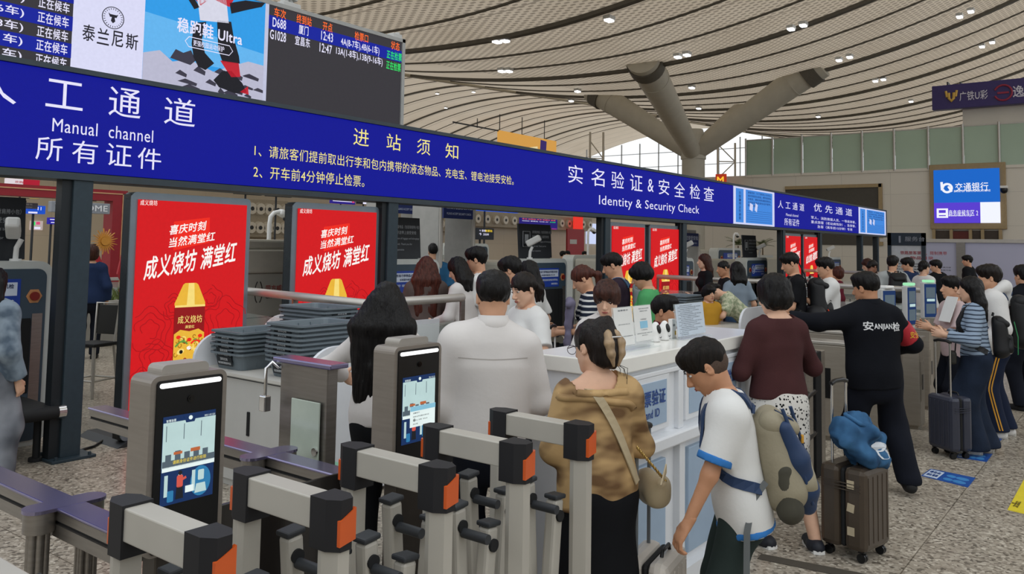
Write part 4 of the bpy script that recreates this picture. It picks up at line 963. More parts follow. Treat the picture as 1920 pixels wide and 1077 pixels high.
    if bottom:
        B = dict(kind='trousers', m=None, inf=.012, rad=None, hem=.06, amp=.008, f=12., waist=.06); B.update(bottom); S = Sdf(); k = P.k; g = P.g
        if B['kind'] in ('trousers', 'shorts'):
            S.rc((0, 0, -.06*k), (0, 0, .05*k), (.172 if P.fem else .165)*k*g+B['inf'], (.16 if P.fem else .155)*k*g+B['inf']*.6, .05, P.T, P.hip, .7)
            for i in (0, 1): P.leg(S, i, B['inf'], .035, 1, B['rad'] or (.09*k*g, .068*k*g, .06*k*g))
            z0 = B['hem']*k; cl = [lambda X, Y, Z: (z0-Z)] if B['kind'] == 'shorts' or max(f[2] for f in P.feet) < .05 else []
        else:
            hz = B['hem']*k; S.rc((0, 0, .06*k), (0, 0, -.06*k), .135*k*g+B['inf'], .172*k*g+B['inf'], .04, RX(0), P.hip, .74); S.rc((0, 0, -.06*k), (0, 0, -(P.hip[2]-hz)-.03), .172*k*g+B['inf'], B.get('flare', .21)*k*g, .05, RX(0), P.hip, .78); cl = [lambda X, Y, Z: (hz-Z)]
        tp = P.hip[2]+B['waist']*k; cl.append(lambda X, Y, Z: Z-tp)
        soft('skirt' if B['kind'] == 'skirt' else B['kind'], [S.mesh(res, folds(B['amp'], B['f'], seed+7), cl)], B['m'], root)
    if shoes: shoe_objs(P, root, shoes[0], shoes[1])
    if extra: extra(root, P, h, q)
    root['_k'] = 1; del root['_k']
    return root, P
# ================================================================ face-scan ticket terminals
SCRB = glow('screen_navy', '17305c', 1.0); SCRL = glow('screen_pale', 'b9d3d2', 1.0); SCRW = glow('screen_white2', 'e4f2f0', 1.0); SCRT = glow('screen_teal', '2f79a8', 1.0); BARW = glow('scan_light', 'ffffff', 1.8)
SCRR = glow('screen_red', 'd2574a', 1.0); SCRY = glow('screen_yellow', 'd9c24a', 1.0); SCRG = glow('screen_grey', '53616b', 1.0); SCRO = glow('screen_orange', 'b8643a', 1.0)
HOUS = mat('brushed_bronze_grey', '8d867e', .42, .55, .06, 5, stretch=(1, 1, 14))
def rrect(w, h, r, n=5):
    out = []
    for cx, cy, a0 in ((w/2-r, h/2-r, 0), (-w/2+r, h/2-r, 90), (-w/2+r, -h/2+r, 180), (w/2-r, -h/2+r, 270)):
        for i in range(n+1):
            a = math.radians(a0+90*i/n); out.append((cx+r*math.cos(a), cy+r*math.sin(a)))
    return out
def terminal(x0, x1, y, zt, zb, label, kind):
    w = x1-x0; h = zt-zb; t = thing('ticket_terminal', label, 'ticket machine', ((x0+x1)/2, y, 0), 0, 'face-scan ticket terminals')
    zc = (zt+zb)/2
    b = MB(); b.prism(rrect(w, h, .03), (0, .13, zc), UX, UZ, .13); b.obj('housing', HOUS, t)
    b = MB(); b.prism(rrect(w*.62, .09, .02), (0.0, .12, zt-.015), UX, UZ, .09); b.obj('top_cap', mat('cap_grey', 'a09b94', .45, .3), t)
    b = MB(); b.prism(rrect(w*.86, h*.955, .012), (-.0, -.0, zc-.002), UX, UZ, .006); fr = b.obj('front_glass', BLACK, t)
    b = MB(); b.prism(rrect(w*.8, .016, .008), (-.0, -.006, zt-.032), UX, UZ, .004); b.obj('light_bar', BARW, fr)
    b = MB(); b.cyl((0, -.004, zt-.085), (0, -.010, zt-.085), .012, n=16); b.cyl((0, -.009, zt-.085), (0, -.012, zt-.085), .006, n=12); b.obj('camera_lens', mat('lens_black', '050507', .08), fr)
    b = MB(); sw = w*.68; st, sb = zt-.135, zt-.425; o = (0, -.007, (st+sb)/2)
    b.box(o, (sw, .003, st-sb)); scr = b.obj('screen', SCRB, t)
    hh = st-sb; oy = -.0095
    b = MB(); b.span((-sw/2, oy, sb+hh*.42), (sw/2, oy+.001, st-.02)); b.obj('video_picture', SCRL, scr)
    b = MB(); b.prism([(-.015, -.028), (.015, -.028), (.026, 0), (-.026, 0)], (0, oy, st), UX, UZ, .0015); b.cyl((0, oy-.001, st-.013), (0, oy-.003, st-.013), .007, n=12, mi=1); b.obj('screen_crest', [SCRB, SCRW], scr)
    b = MB()
    for i in range(3): b.span((-sw/2+sw*.33*i+.01, oy-.002, sb+hh*.72), (-sw/2+sw*.33*i+.012, oy-.001, st-.03))
    b.span((-sw/2, oy-.002, sb+hh*.42), (sw/2, oy-.001, sb+hh*.5)); 
    for i in range(5): b.span((-sw/2+.01+i*.034, oy-.003, sb+hh*.5), (-sw/2+.03+i*.034, oy-.002, sb+hh*(.57+.03*(i % 2))))
    b.obj('video_machines', SCRG, scr)
    b = MB(); b.span((sw*.02, oy-.004, sb+hh*.56), (sw*.2, oy-.003, sb+hh*.6)); b.span((-sw*.3, oy-.004, sb+hh*.56), (-sw*.14, oy-.003, sb+hh*.59)); b.obj('video_heads', SCRO, scr)
    b = MB(); put_text(b, '智慧验票', (0, oy-.003, 0), UX, UZ, -sw/2+.008, st-.018, .035, .009); put_text(b, '2025-11-02 12:31', (0, oy-.003, 0), UX, UZ, sw/2-.045, st-.017, .04, .006)
    b.obj('status_lettering', SCRW, scr)
    b = MB(); b.span((-sw/2, oy-.002, sb+hh*.38), (sw/2, oy-.001, sb+hh*.43)); b.obj('white_strip', SCRW, scr)
    # lower cartoon: traveller, gates and card reader
    b = MB(); b.prism([(.038*math.cos(a), .05*math.sin(a)) for a in np.linspace(0, 2*math.pi, 24, endpoint=False)], (sw*.24, oy-.001, sb+hh*.2), UX, UZ, .001, 0); b.obj('reader_roundel', SCRT, scr)
    b = MB(); b.prism(rrect(.022, .034, .004), (sw*.24, oy-.003, sb+hh*.27), UX, UZ, .001); b.prism([(-.022, -.02), (.022, -.02), (.016, .01), (-.016, .01)], (sw*.24, oy-.003, sb+hh*.14), UX, UZ, .001)
    for i in range(3): b.span((-sw*.45+i*.05, oy-.003, sb+hh*.1), (-sw*.45+i*.05+.012, oy-.002, sb+hh*.34))
    b.obj('reader_drawing', SCRL, scr)
    b = MB(); b.prism(rrect(.022, .04, .006), (-sw*.17, oy-.005, sb+hh*.25), UX, UZ, .001); b.box((-sw*.1, oy-.005, sb+hh*.27), (.02, .001, .008), rot('Y', -20)); b.obj('traveller_jacket', SCRR, scr)
    b = MB(); b.prism([(-.011, 0), (.011, 0), (.014, -.04), (-.014, -.04)], (-sw*.17, oy-.005, sb+hh*.19), UX, UZ, .001); b.prism(rrect(.014, .014, .006), (-sw*.17, oy-.006, sb+hh*.345), UX, UZ, .001); b.obj('traveller_skirt', mat('screen_ink', '23262f', .6), scr)
    b = MB(); b.prism(rrect(.022, .036, .004), (-sw*.34, oy-.005, sb+hh*.1), UX, UZ, .001); b.obj('traveller_case', SCRT, scr)
    if kind == 0:
        b = MB(); put_text(b, '请刷身份证件进行检验', (0, oy-.006, 0), UX, UZ, -sw*.32, sb+hh*.455, sw*.64, .013, 0, .02); b.obj('prompt_lettering', SCRY, scr)
        b = MB(); b.box((sw*.02, oy-.004, sb+hh*.14), (.03, .001, .022)); b.obj('ticket_drawing', SCRW, scr)
    else:
        b = MB(); b.span((-sw*.3, oy-.007, sb+hh*.24), (sw*.48, oy-.006, sb+hh*.55)); pop = b.obj('message_window', SCRW, scr)
        b = MB(); b.span((-sw*.3, oy-.0085, sb+hh*.48), (sw*.48, oy-.0075, sb+hh*.55)); b.obj('message_title_bar', glow('screen_sky', '86bfd6', 1.0), pop)
        b = MB()
        for i, (s_, wd) in enumerate((('温馨提示', .2), ('请将证件放置在感应区', .5), ('身份证  护照  学生证', .45), ('关闭', .15))): put_text(b, s_, (0, oy-.0085, 0), UX, UZ, -sw*.22, sb+hh*(.44-.055*i), sw*wd, .006)
        b.obj('message_lettering', mat('screen_ink', '23262f', .6), pop)
    b = MB(); b.span((-w*.3, .02, .0), (w*.3, .11, zb+.02), .01); b.obj('stand', STEEL_D, t)
    return t
terminal(1.468, 1.752, 2.6, 1.447, .86, 'near ticket terminal with a lit scan bar, in front of the first red advert', 0)
terminal(2.578, 2.880, 2.6, 1.447, .86, 'ticket terminal beside the man in the white shirt, screen showing a message window', 1)
# ================================================================ lane rails: flat steel tops on slotted beams
RTOP = mat('steel_lilac_reflection', '8d88a8', .22, .85, .04, 3)  # lilac reflection on the stainless tops put into their base colour
def lane_rail(x, y0, y1, z, label, nubs):
    t = thing('lane_rail', label, 'railing', (x, y0, 0), 0, 'steel rails between the ticket lanes')
    L_ = y1-y0
    b = MB(); b.span((-.055, 0, z-.012), (.055, L_, z), .004)
    for ny in nubs: b.prism(rrect(.3, .11, .052, 8), (0, ny, z-.0115), UX, (0, 1, 0), .0125)
    b.obj('top_plate', RTOP, t)
    b = MB(); b.span((-.045, 0, z-.05), (.045, L_, z-.012)); b.span((-.035, 0, z-.065), (.035, L_, z-.05), mi=1); b.span((-.045, 0, z-.11), (.045, L_, z-.065)); b.obj('slotted_beam', [STEEL, BLACKM], t)
    for ny in nubs:
        for s in (-1, 1):
            b = MB(); b.cyl((s*.09, ny, z-.085), (s*.09, ny, z-.012), .055, n=20)
            for k in range(7):
                a = k*.9; b.cyl((s*.09+.028*math.cos(a), ny+.028*math.sin(a), 0), (s*.09+.028*math.cos(a), ny+.028*math.sin(a), z-.08), .014, n=8)
            b.cyl((s*.09, ny, 0), (s*.09, ny, .02), .07, n=16); b.obj('post', STEEL, t)
    b = MB(); b.cyl((0, L_*.8, z-.15), (0, L_*.8, z-.1), .025, n=10); b.obj('floor_lock', STEEL_L, t)
    return t
lane_rail(1.53, 2.78, 5.4, .9, 'steel lane rail with a lilac reflection-tinted flat top running back from the near terminal', (.5, 1.9))
lane_rail(2.49, 2.78, 5.0, .9, 'steel lane rail running back from the terminal, in front of the white tray cabinet', (.55,))
for a, (x, lab) in enumerate(((1.72, 'dark glass gate leaf beside the near ticket terminal'),)):
    t = thing('gate_leaf', lab, 'gate', (x+.06, 2.72, 0))
    b = MB(); b.span((0, 0, .25), (.62, .014, .93), .004); b.obj('leaf', mat('dark_smoked_glass', '14100f', .12, spec=.5), t); b = MB(); b.cyl((0, .007, 0), (0, .007, .95), .022, n=12); b.obj('hinge_post', STEEL_D, t)
# gate post with a lock loop and a glass side, left of the second terminal
t = thing('gate_box', 'steel gate box with lilac reflection-tinted top and chrome lock loop by the second terminal', 'gate', (2.78, 3.0, 0))
b = MB(); b.span((-.02, .25, 0), (.05, .62, 1.27), .006); b.obj('body', STEEL, t)
b = MB(); b.span((-.045, .2, 1.27), (.075, .66, 1.295), .006); b.obj('top_plate', RTOP, t)
b = MB(); b.span((-.04, .28, .5), (-.03, .5, 1.1), .003); b.obj('glass_side', mat('pale_glass', 'aeb9ad', .12, spec=.5), t)
b = MB(); b.tube([(-.03, .62, 1.24), (-.06, .64, 1.27), (-.09, .65, 1.24), (-.09, .65, 1.1)], .009, 8); b.box((-.09, .65, 1.06), (.04, .05, .08), None, .005); b.obj('lock_loop', CHROME, t)
b = MB(); b.cyl((-.05, .3, .86), (-.03, .3, .86), .02, n=12); b.obj('glass_clip', CHROME, t)
# ================================================================ folding barrier in the foreground
ALU = mat('white_aluminium', 'b1ada4', .45, .15, .05, 4); CAPB = mat('black_corner_cap', '17171b', .6); REFO = mat('orange_reflector', 'c8541a', .3, spec=.6)
bar = thing('folding_barrier', 'white folding barrier of hooped frames with black corners and orange reflectors in front', 'barrier', (0, 1.98, 0))
ZB_ = 1.2; HW = .205
bx = [.42, .77, 1.18, 1.555, 1.98, 2.39, 2.80]
for i, x in enumerate(bx):
    fr = None
    b = MB(); b.span((x-.037, -HW+.04, ZB_-.085), (x+.037, HW-.04, ZB_), .004); fr = b.obj('hoop', ALU, bar)
    for s in (-1, 1):
        b = MB(); b.prism([(-.037, .015), (-.02, -.033), (.02, -.033), (.037, .015), (.03, .037), (-.03, .037)] if s < 0 else [(-.037, -.015), (-.02, .033), (.02, .033), (.037, -.015), (.03, -.037), (-.03, -.037)][::-1], (x, s*HW, .03), UX, (0, 1, 0), ZB_-.13); b.obj('leg', ALU, fr)
        b = MB(); b.prism([(-.043, .06*(1 if s < 0 else -1)), (-.043, -.005*(1 if s < 0 else -1)), (-.02, -.042*(1 if s < 0 else -1)), (.02, -.042*(1 if s < 0 else -1)), (.043, -.005*(1 if s < 0 else -1)), (.043, .06*(1 if s < 0 else -1))][::(1 if s < 0 else -1)], (x, s*HW, ZB_-.13), UX, (0, 1, 0), .137); b.obj('corner_cap', CAPB, fr)
        b = MB(); yy = s*(HW+.038)
        b.prism([(-.026, -.05), (.0, -.045), (.0, .03), (-.026, .018)], (x, yy+(.006 if s > 0 else .004), ZB_-.065), UX, UZ, .012); b.prism([(0, -.045), (.03, -.04), (.03, .045), (0, .03)], (x, yy+.004, ZB_-.065), UX, UZ, .012); b.obj('reflector', REFO, fr)
        b = MB(); b.cyl((x-.03, s*HW, .045), (x+.03, s*HW, .045), .045, n=14); b.obj('castor', BLACKM, fr)
random.seed(2)
for i in range(len(bx)-1):
    xa, xb = bx[i]+.06, bx[i+1]-.06; 
    for j, (fx, top, tilt, yy) in enumerate(((.12, 1.02, .16, .11), (.42, .96, -.14, .0), (.62, 1.0, .13, -.06), (.95, .93, -.17, -.13))):
        x = xa+(xb-xa)*fx; b = MB(); tilt *= .55
        d = nrm(np.array((tilt, 0, -1.))); p = np.array((x, yy, top)); q = p+d*.82
        sd = np.cross(d, (0, 1, 0)); Rm = np.stack([sd, np.array((0, 1., 0)), np.cross(sd, (0, 1., 0))], 1)
        b.box((p+q)/2, (.06, .05, .8), Rm, .012); lk = b.obj('scissor_link', ALU, bar)
        b = MB(); b.box(p+np.array((0, 0, .0)), (.07, .06, .018), Rm, .006); b.obj('link_cap', DGREY, lk); b = MB(); b.box(q, (.066, .056, .014), Rm, .004); b.obj('link_cap', DGREY, lk)
        b = MB(); b.cyl(p+d*.07+np.array((0, -.034, 0)), p+d*.07+np.array((0, -.02, 0)), .022, n=16); b.obj('link_boss', BLACKM, lk); b = MB(); b.cyl(q-d*.07+np.array((0, -.034, 0)), q-d*.07+np.array((0, -.02, 0)), .022, n=16); b.obj('link_boss', BLACKM, lk)
        if j % 2 == 0:
            b = MB(); b.cyl(p+d*.09+np.array((.0, -.03, 0)), p+d*.09+np.array((.0, -.14, -.0)), .017, n=12); b.obj('pivot_rod', DGREY, lk)
# ================================================================ glass-and-rail barriers behind
GLS = mat('barrier_glass', 'c9d6d0', .06, alpha=.18, spec=.5)
def glass_rail(pts, z, label, posts=None, tube_m=None):
    t = thing('glass_railing', label, 'railing', (pts[0][0], pts[0][1], 0), 0, 'steel handrails with glass infill')
    o = np.array((pts[0][0], pts[0][1], 0)); P = [np.array((p[0], p[1], z))-o for p in pts]
    b = MB(); b.tube(P, .042, 14); b.obj('handrail', tube_m or STEEL_L, t)
    for a, c in zip(P[:-1], P[1:]):
        d = nrm(c-a); n = np.array((-d[1], d[0], 0)); L_ = np.linalg.norm(c-a)
        b = MB(); b.box(((a+c)/2)*(1, 1, 0)+np.array((0, 0, (z-.2+.15)/2)), (L_-.14, .012, z-.42), np.stack([d, n, np.array((0, 0, 1.))], 1)); b.obj('glass_panel', GLS, t)
        k = max(1, int(round(L_/1.6)))
        for i in range(k+1):
            p = a+(c-a)*i/k; b = MB(); b.span(p*(1, 1, 0)+(-.03, -.012, 0), p+(.03, .012, -.03)); b.cyl(p*(1, 1, 0), p*(1, 1, 0)+np.array((0, 0, .03)), .07, n=14)
            for zz in (.35, z-.3): b.box(p*(1, 1, 0)+np.array((0, 0, zz))+d*.04, (.06, .05, .05))
            b.obj('post', STEEL, t)
    return t
GREENR = mat('tarnished_rail', '6d7570', .35, .6, .15, 8)
glass_rail([(5.42, 7.9), (5.08, 5.5), (6.45, 5.55)], 1.36, 'steel handrail with glass running past the gold-can advert behind the tray stacks')
glass_rail([(14.0, 7.25), (13.7, 5.25), (16.2, 5.1)], 1.36, 'steel handrail with glass behind the bowing woman in the floral shirt')
glass_rail([(13.3, 4.35), (13.0, 2.5)], 1.36, 'steel handrail with glass behind the guard in black')
glass_rail([(22.3, 7.2), (21.6, 5.0)], 1.36, 'farther steel handrail with glass behind the man in the white tee')
# ================================================================ tray cabinet and nested trays
cab = thing('tray_cabinet', 'white tray cabinet with rounded end boards, holding the grey trays', 'cabinet', (3.85, 4.72, 0))
b = MB(); b.span((.03, .03, .06), (1.0, 1.42, .85)); b.span((.06, .06, 0), (.97, 1.4, .06)); b.obj('body', mat('cabinet_grey', 'b9b9b5', .5, var=.02), cab)
b = MB(); b.span((.0, .03, .85), (1.0, 1.42, .872)); b.obj('worktop', mat('cabinet_top', 'c4c2bb', .45, var=.02), cab)
def endboard(y, nm):
    b = MB(); pts = [(0, 0.03), (1.1, .03), (1.1, 1.14)]+[(.25-.25*math.sin(a), .93+.21*math.cos(a)) for a in np.linspace(0, math.pi/2, 9)]
    b.prism(pts, (-.02, y+.03, 0), UX, UZ, .03); return b.obj(nm, mat('end_board_white', 'dcdfe4', .4, var=.02), cab)
endboard(0, 'end_board'); endboard(1.42, 'end_board')
b = MB(); b.span((.018, .72, .42), (.03, .75, .6), .004); b.obj('handle', BLACKM, cab)
b = MB(); b.span((.028, .03, .83), (.032, 1.42, .836)); b.obj('door_gap', DGREY, cab)
TRAY = mat('slate_tray_plastic', '68737a', .5, var=.05, scale=10); LBL = mat('tray_label', '1c2126', .6)
def make_tray():
    """a tapered tray, long side along X, open on top"""
    t = thing('security_tray', 'x', 'tray', (0, 0, 0), 0, None)
    L_, W_, H_ = .62, .44, .13; b = MB()
    def ring(l, w, z, r=.05, n=4):
        return [(x, y, z) for x, y in rrect(l, w, r, n)]
    R = [ring(L_-.1, W_-.1, 0), ring(L_-.035, W_-.035, H_), ring(L_, W_, H_+.004), ring(L_, W_, H_-.012), ring(L_-.02, W_-.02, H_-.012)]
    Rin = [ring(L_-.035, W_-.035, H_+.004), ring(L_-.05, W_-.05, H_-.004), ring(L_-.11, W_-.11, .008)]
    n = len(R[0])
    def band(A, B): b.add(list(A)+list(B), [(j, (j+1) % n, n+(j+1) % n, n+j) for j in range(n)])
    band(R[0], R[1]); band(R[4], R[3]); band(R[3], R[2]); band(R[2], Rin[0]); band(Rin[0], Rin[1]); band(Rin[1], Rin[2]); b.add(Rin[2], [list(range(n))]); b.add(R[0], [list(range(n))[::-1]])
    b.obj('shell', TRAY, t)
    b = MB()
    for s in (-1, 1):
        for k in range(3): b.box((-.12+.12*k, s*(W_/2-.04), H_*.5), (.008, .014, H_*.7), rot('X', s*-10))
    b.obj('ribs', TRAY, t)
    b = MB(); o = np.array((-L_/2+.028, .11, .03)); u = np.array((0, -1., 0)); v = nrm(np.array((-.25, 0, 1.)))
    b.prism([(0, 0), (.2, 0), (.2, .075), (0, .075)], o, u, v, .003, 0)
    w = np.cross(u, v); put_text(b, '深圳北站', o+w*.005, u, v, .05, .043, .1, .024, 1, .015); put_text(b, '请妥善保管随身物品', o+w*.005, u, v, .015, .012, .17, .02, 1, .015); b.obj('label', [LBL, mat('label_print', 'c9cdd0', .7)], t)
    return t
tray0 = None
ORD = ('first', 'second', 'third', 'fourth', 'fifth', 'sixth', 'seventh', 'eighth', 'ninth', 'tenth', 'eleventh', 'twelfth')
def tray_stack(x, y, z, n, rz, lab, grp):
    global tray0
    for i in range(n):
        l = ('bottom tray of ' if i == 0 else 'top tray of ' if i == n-1 else ORD[n-1-i]+' tray from the top of ')+lab
        g = grp
        if tray0 is None: tray0 = make_tray(); r = tray0; r.location = (x, y, z); r.rotation_euler = (0, 0, math.radians(rz)); r['label'] = l; r['group'] = g
        else: r = dup(tray0, (x+random.uniform(-.006, .006), y+random.uniform(-.006, .006), z+.034*i), rz+random.uniform(-1.2, 1.2), l, g)
tray_stack(4.22, 5.86, .873, 6, 0, 'the lower stack beside the first red advert', 'trays in the lower stack')
tray_stack(4.25, 5.18, .873, 9, 0, 'the tall stack at the front of the white cabinet', 'trays in the tall front stack')
tray_stack(4.78, 5.75, .873, 11, 90, 'the stack behind the tall front stack', 'trays in the rear stack')
cab2 = dup(cab, (5.25, 5.75, 0), 0, 'white tray cabinet behind the glass railing and the long-haired woman')
tray_stack(5.75, 6.2, .873, 7, 0, 'the stack right of the very long black hair', 'trays in the stack behind the railing')
cab3 = dup(cab, (10.2, 4.1, 0), 0, 'white tray cabinet with rounded boards right of the counter notice')
tray_stack(10.75, 5.2, .873, 8, 0, 'the stack below the floral-shirt woman', 'trays in the stack below the bowing woman')
cab4 = dup(cab, (16.6, 4.2, 0), 0, 'white tray cabinet by the man in the white tee')
tray_stack(17.1, 5.2, .873, 9, 0, 'the stack right of the man with teal jeans', 'trays in the stack right of the man in the white tee')
# ================================================================ ticket and ID counter
CW = mat('counter_white', 'dfe2e6', .3, var=.015); CP = mat('counter_sign_panel', '9fb4ca', .35, var=.03); CT = mat('counter_blue_letters', '2b4b8f', .5); CTOP = mat('counter_top', 'e9e8e2', .18, var=.015)
ctr = thing('service_counter', 'white ticket and ID counter with pale blue sign panels and blue lettering', 'counter', (3.62, 2.15, 0)); CB = np.array((3.52, 2.15, 0))
Lc = 2.1
b = MB(); b.span((0, .02, .04), (Lc, .47, 1.27)); b.span((.05, .06, 0), (Lc-.05, .44, .05)); b.obj('body', CW, ctr)
b = MB(); b.span((-.02, -.015, 1.25), (Lc+.02, .5, 1.33), .006); b.obj('worktop', CTOP, ctr)
b = MB(); b.span((-.01, -.05, .8), (Lc+.01, .03, .87), .01); b.span((-.01, -.01, 1.2), (Lc+.01, .03, 1.225), .004); b.span((0, -.03, 0), (Lc, .03, .08)); b.obj('ledge', CW, ctr)
for k, (a, c) in enumerate(((.0+.05, .63), (.92, 1.62))):
    b = MB(); b.span((a-.04, -.005, .9), (c+.04, .03, 1.2), .006); fr = b.obj('sign_frame', CW, ctr)
    b = MB(); b.span((a, -.009, .935), (c, .0, 1.17)); b.obj('sign_panel', CP, fr)
    b = MB(); w = c-a; put_text(b, '制验票验证', (0, -.012, 0), UX, UZ, c-.43 if k == 0 else c-.36, 1.045, .41 if k == 0 else .34, .085, 0, .02); put_text(b, 'Ticket and ID', (0, -.012, 0), UX, UZ, c-.42 if k == 0 else c-.3, .98, .33 if k == 0 else .25, .045, 0, .015); b.obj('lettering', CT, fr)
    b = MB(); b.span((a, -.006, .14), (c, .03, .74), .006); b.obj('lower_panel', CP, ctr)
for x in (0, .77, 1.76):
    b = MB(); b.span((x, -.022, .08), (x+.07, .03, .8), .005); b.span((x+.01, -.01, .87), (x+.07, .03, 1.2), .005); b.obj('pilaster', CW, ctr)
ACR = mat('acrylic', 'dfe8e6', .05, alpha=.25, spec=.6)
def sign_holder(a, c, y, zh, label, papers):
    xa = PY(a[0], a[1], y)[0]; xb = PY(c[0], c[1], y)[0]; w = xb-xa
    t = thing('acrylic_sign_holder', label, 'notice stand', (xa, y, 1.331)); 
    b = MB(); b.box((w/2, 0, zh/2+.004), (w, .004, zh), rot('X', -7)); b.span((0, -.06, 0), (w, .05, .005)); b.obj('holder', ACR, t)
    R = rot('X', -7); u = np.array((1., 0, 0)); v = R@np.array((0, 0, 1.)); o = np.array((0, -.004, 0))+v*(zh*.08)+R@np.array((0, -zh*.0, 0))-np.array((0, R[1, 2]*zh/2*0, 0))
    o = np.array((0, -(zh/2)*R[1, 2]*-1*0, 0.004)); c0 = np.array((w/2, 0, zh/2+.004)); org = c0-u*w/2-v*zh/2-R@np.array((0, .004, 0))
    for k, (f0, f1, g0, lines, col) in enumerate(papers):
        b = MB(); b.prism([(w*f0, zh*g0), (w*f1, zh*g0), (w*f1, zh*.985), (w*f0, zh*.985)], org, u, v, .001); pp = b.obj('paper', col, t)
        b = MB(); n = np.cross(u, v)
        for (tx, fx, fy, fw, fh) in lines:
            if tx is None: b.prism([(w*fx, zh*fy), (w*(fx+fw), zh*fy), (w*(fx+fw), zh*(fy+fh)), (w*fx, zh*(fy+fh))], org+n*.0015, u, v, .0006, 1)
            else: put_text(b, tx, org+n*.0022, u, v, w*fx, zh*fy, w*fw, zh*fh, 0, .01)
        b.obj('print', [mat('print_grey', '6a7078', .8), mat('print_blue', '8fc3dd', .8)], pp)
    return t
PBL = mat('bluish_paper', 'c3cfdc', .7, var=.02)
sign_holder((1150, 652), (1222, 640), 2.3, .235, 'clear notice stand with two white sheets on the counter, nearest the hair clip', [(.02, .48, .1, [('温馨提示', .12, .9, .26, .035), ('请扫码关注', .1, .58, .3, .02), ('出行服务 扫码查询购票信息', .04, .3, .4, .022)], PAPER), (.52, .99, .14, [('临时身份证明', .66, .9, .26, .025), ('铁路电子证明', .68, .84, .2, .025), ('公安制证', .68, .64, .16, .03), (None, .66, .44, .2, .17), ('办理流程', .68, .39, .16, .02), ('请使用手机扫描二维码办理', .56, .31, .4, .022), ('操作指引', .68, .26, .16, .018)], PAPER)])
lines = []
for i in range(17): lines.append((('一、旅客实名制验证须知内容', '凡持有效身份证件原件购买车票的旅客须人证票一致方可进站', '二、证件遗失可办理临时身份证明', '未满十六周岁可使用户口本进站乘车')[i % 4], .08, .92-.052*i, (.5, .8, .62, .74)[i % 4] if i < 15 else .3, .026))
sign_holder((1266, 634), (1320, 622), 2.33, .215, 'clear notice stand with one bluish printed sheet on the counter, left of the brown-sweater woman', [(.02, .98, .06, lines, PBL)])
def scanner(px, py, label):
    q = PZ(px, py, 1.331); t = thing('code_scanner', label, 'scanner', (q[0], q[1], 1.331), 0, 'payment code scanners on the counter')
    S = Sdf(); S.rc((0, 0, .0), (0, .005, .07), .03, .027, .01); S.rc((0, .005, .07), (0, .0, .1), .027, .02, .02); V, Fq = S.mesh(.005, None, [lambda X, Y, Z: -Z]); soft('shell', [(V, Fq)], WHITEP, t)
    b = MB(); b.ell((0, -.021, .078), (.02, .012, .03), rot('X', -18)); b.obj('visor', BLACK, t); b = MB(); b.tube([(-.012, -.034, .03), (0, -.036, .024), (.012, -.034, .032)], .002, 5); b.obj('smile_mark', DGREY, t)
scanner(1229, 641, 'white code scanner with a dark visor against the two-sheet notice stand'); scanner(1246, 638, 'white code scanner with a dark visor, the right one on the counter')
q = PZ(1260, 634, 1.331); t = thing('payment_card_box', 'small white box with a yellow mark behind the scanners on the counter', 'box', (q[0], q[1], 1.331))
b = MB(); b.box((0, 0, .06), (.05, .03, .12), None, .003); b.obj('carton', WHITEP, t); b = MB(); put_text(b, '验证', (0, -.0165, 0), UX, UZ, -.018, .075, .03, .014, 0, .02); b.span((.008, -.017, .02), (.024, -.0155, .045), mi=1); b.obj('print', [INK, mat('yellow_mark', 'c9a52a', .6)], t)
q = PZ(1045, 690, 1.25); t = thing('gate_reader', 'white boxed gate reader left of the woman with the hair clip', 'reader', (q[0], q[1]+.2, 0))
b = MB(); b.span((-.1, -.06, .0), (.14, .06, 1.1), .01); b.obj('pedestal', mat('warm_steel', 'b0aaa2', .45, .3), t); b = MB(); b.span((-.12, -.07, 1.1), (.16, .07, 1.25), .012); b.obj('reader_box', WHITEP, t); b = MB(); b.cyl((.12, -.075, 1.17), (.12, -.068, 1.17), .012, n=10); b.cyl((.085, -.075, 1.165), (.085, -.068, 1.165), .012, n=10); b.obj('sensor', BLACK, t)
# ================================================================ turnstiles at the right
TB = mat('bronze_steel', '9c9488', .4, .5, .06, 5, stretch=(1, 1, 10))
def turnstile(x, y, label, L_=1.25, screen=True, flip=1):
    t = thing('turnstile', label, 'turnstile', (x, y, 0), 0, 'turnstile pedestals at the right')
    b = MB(); b.span((-.12, 0, .04), (.12, L_, .95), .012); b.span((-.09, .03, 0), (.09, L_-.03, .05)); b.obj('cabinet', TB, t)
    b = MB(); b.span((-.13, -.015, .95), (.13, L_+.015, .985), .008); b.obj('lid', mat('turnstile_top', 'b3aea6', .3, .5), t)
    for yy in (.18, .62, 1.0):
        if yy < L_-.1: b = MB(); b.span((-.124, yy, .42), (-.119, yy+.1, .72), .002); b.obj('sensor_window', BLACK, t)
    b = MB(); b.span((-.08, -.004, .3), (.08, .0, .72), .003); b.span((-.03, -.008, .42), (.03, -.003, .58), mi=1); b.obj('front_panel', [TB, BLACK], t)
    b = MB(); b.span((-.05, .06, .985), (.05, .2, .995), .003); b.obj('card_reader', mat('reader_white', 'cfd2d2', .3), t)
    b = MB(); b.span((.12, L_*.5, .3), (.4, L_*.5+.012, .9), .004); b.obj('gate_wing', mat('pale_glass', 'aeb9ad', .12), t)
    return t
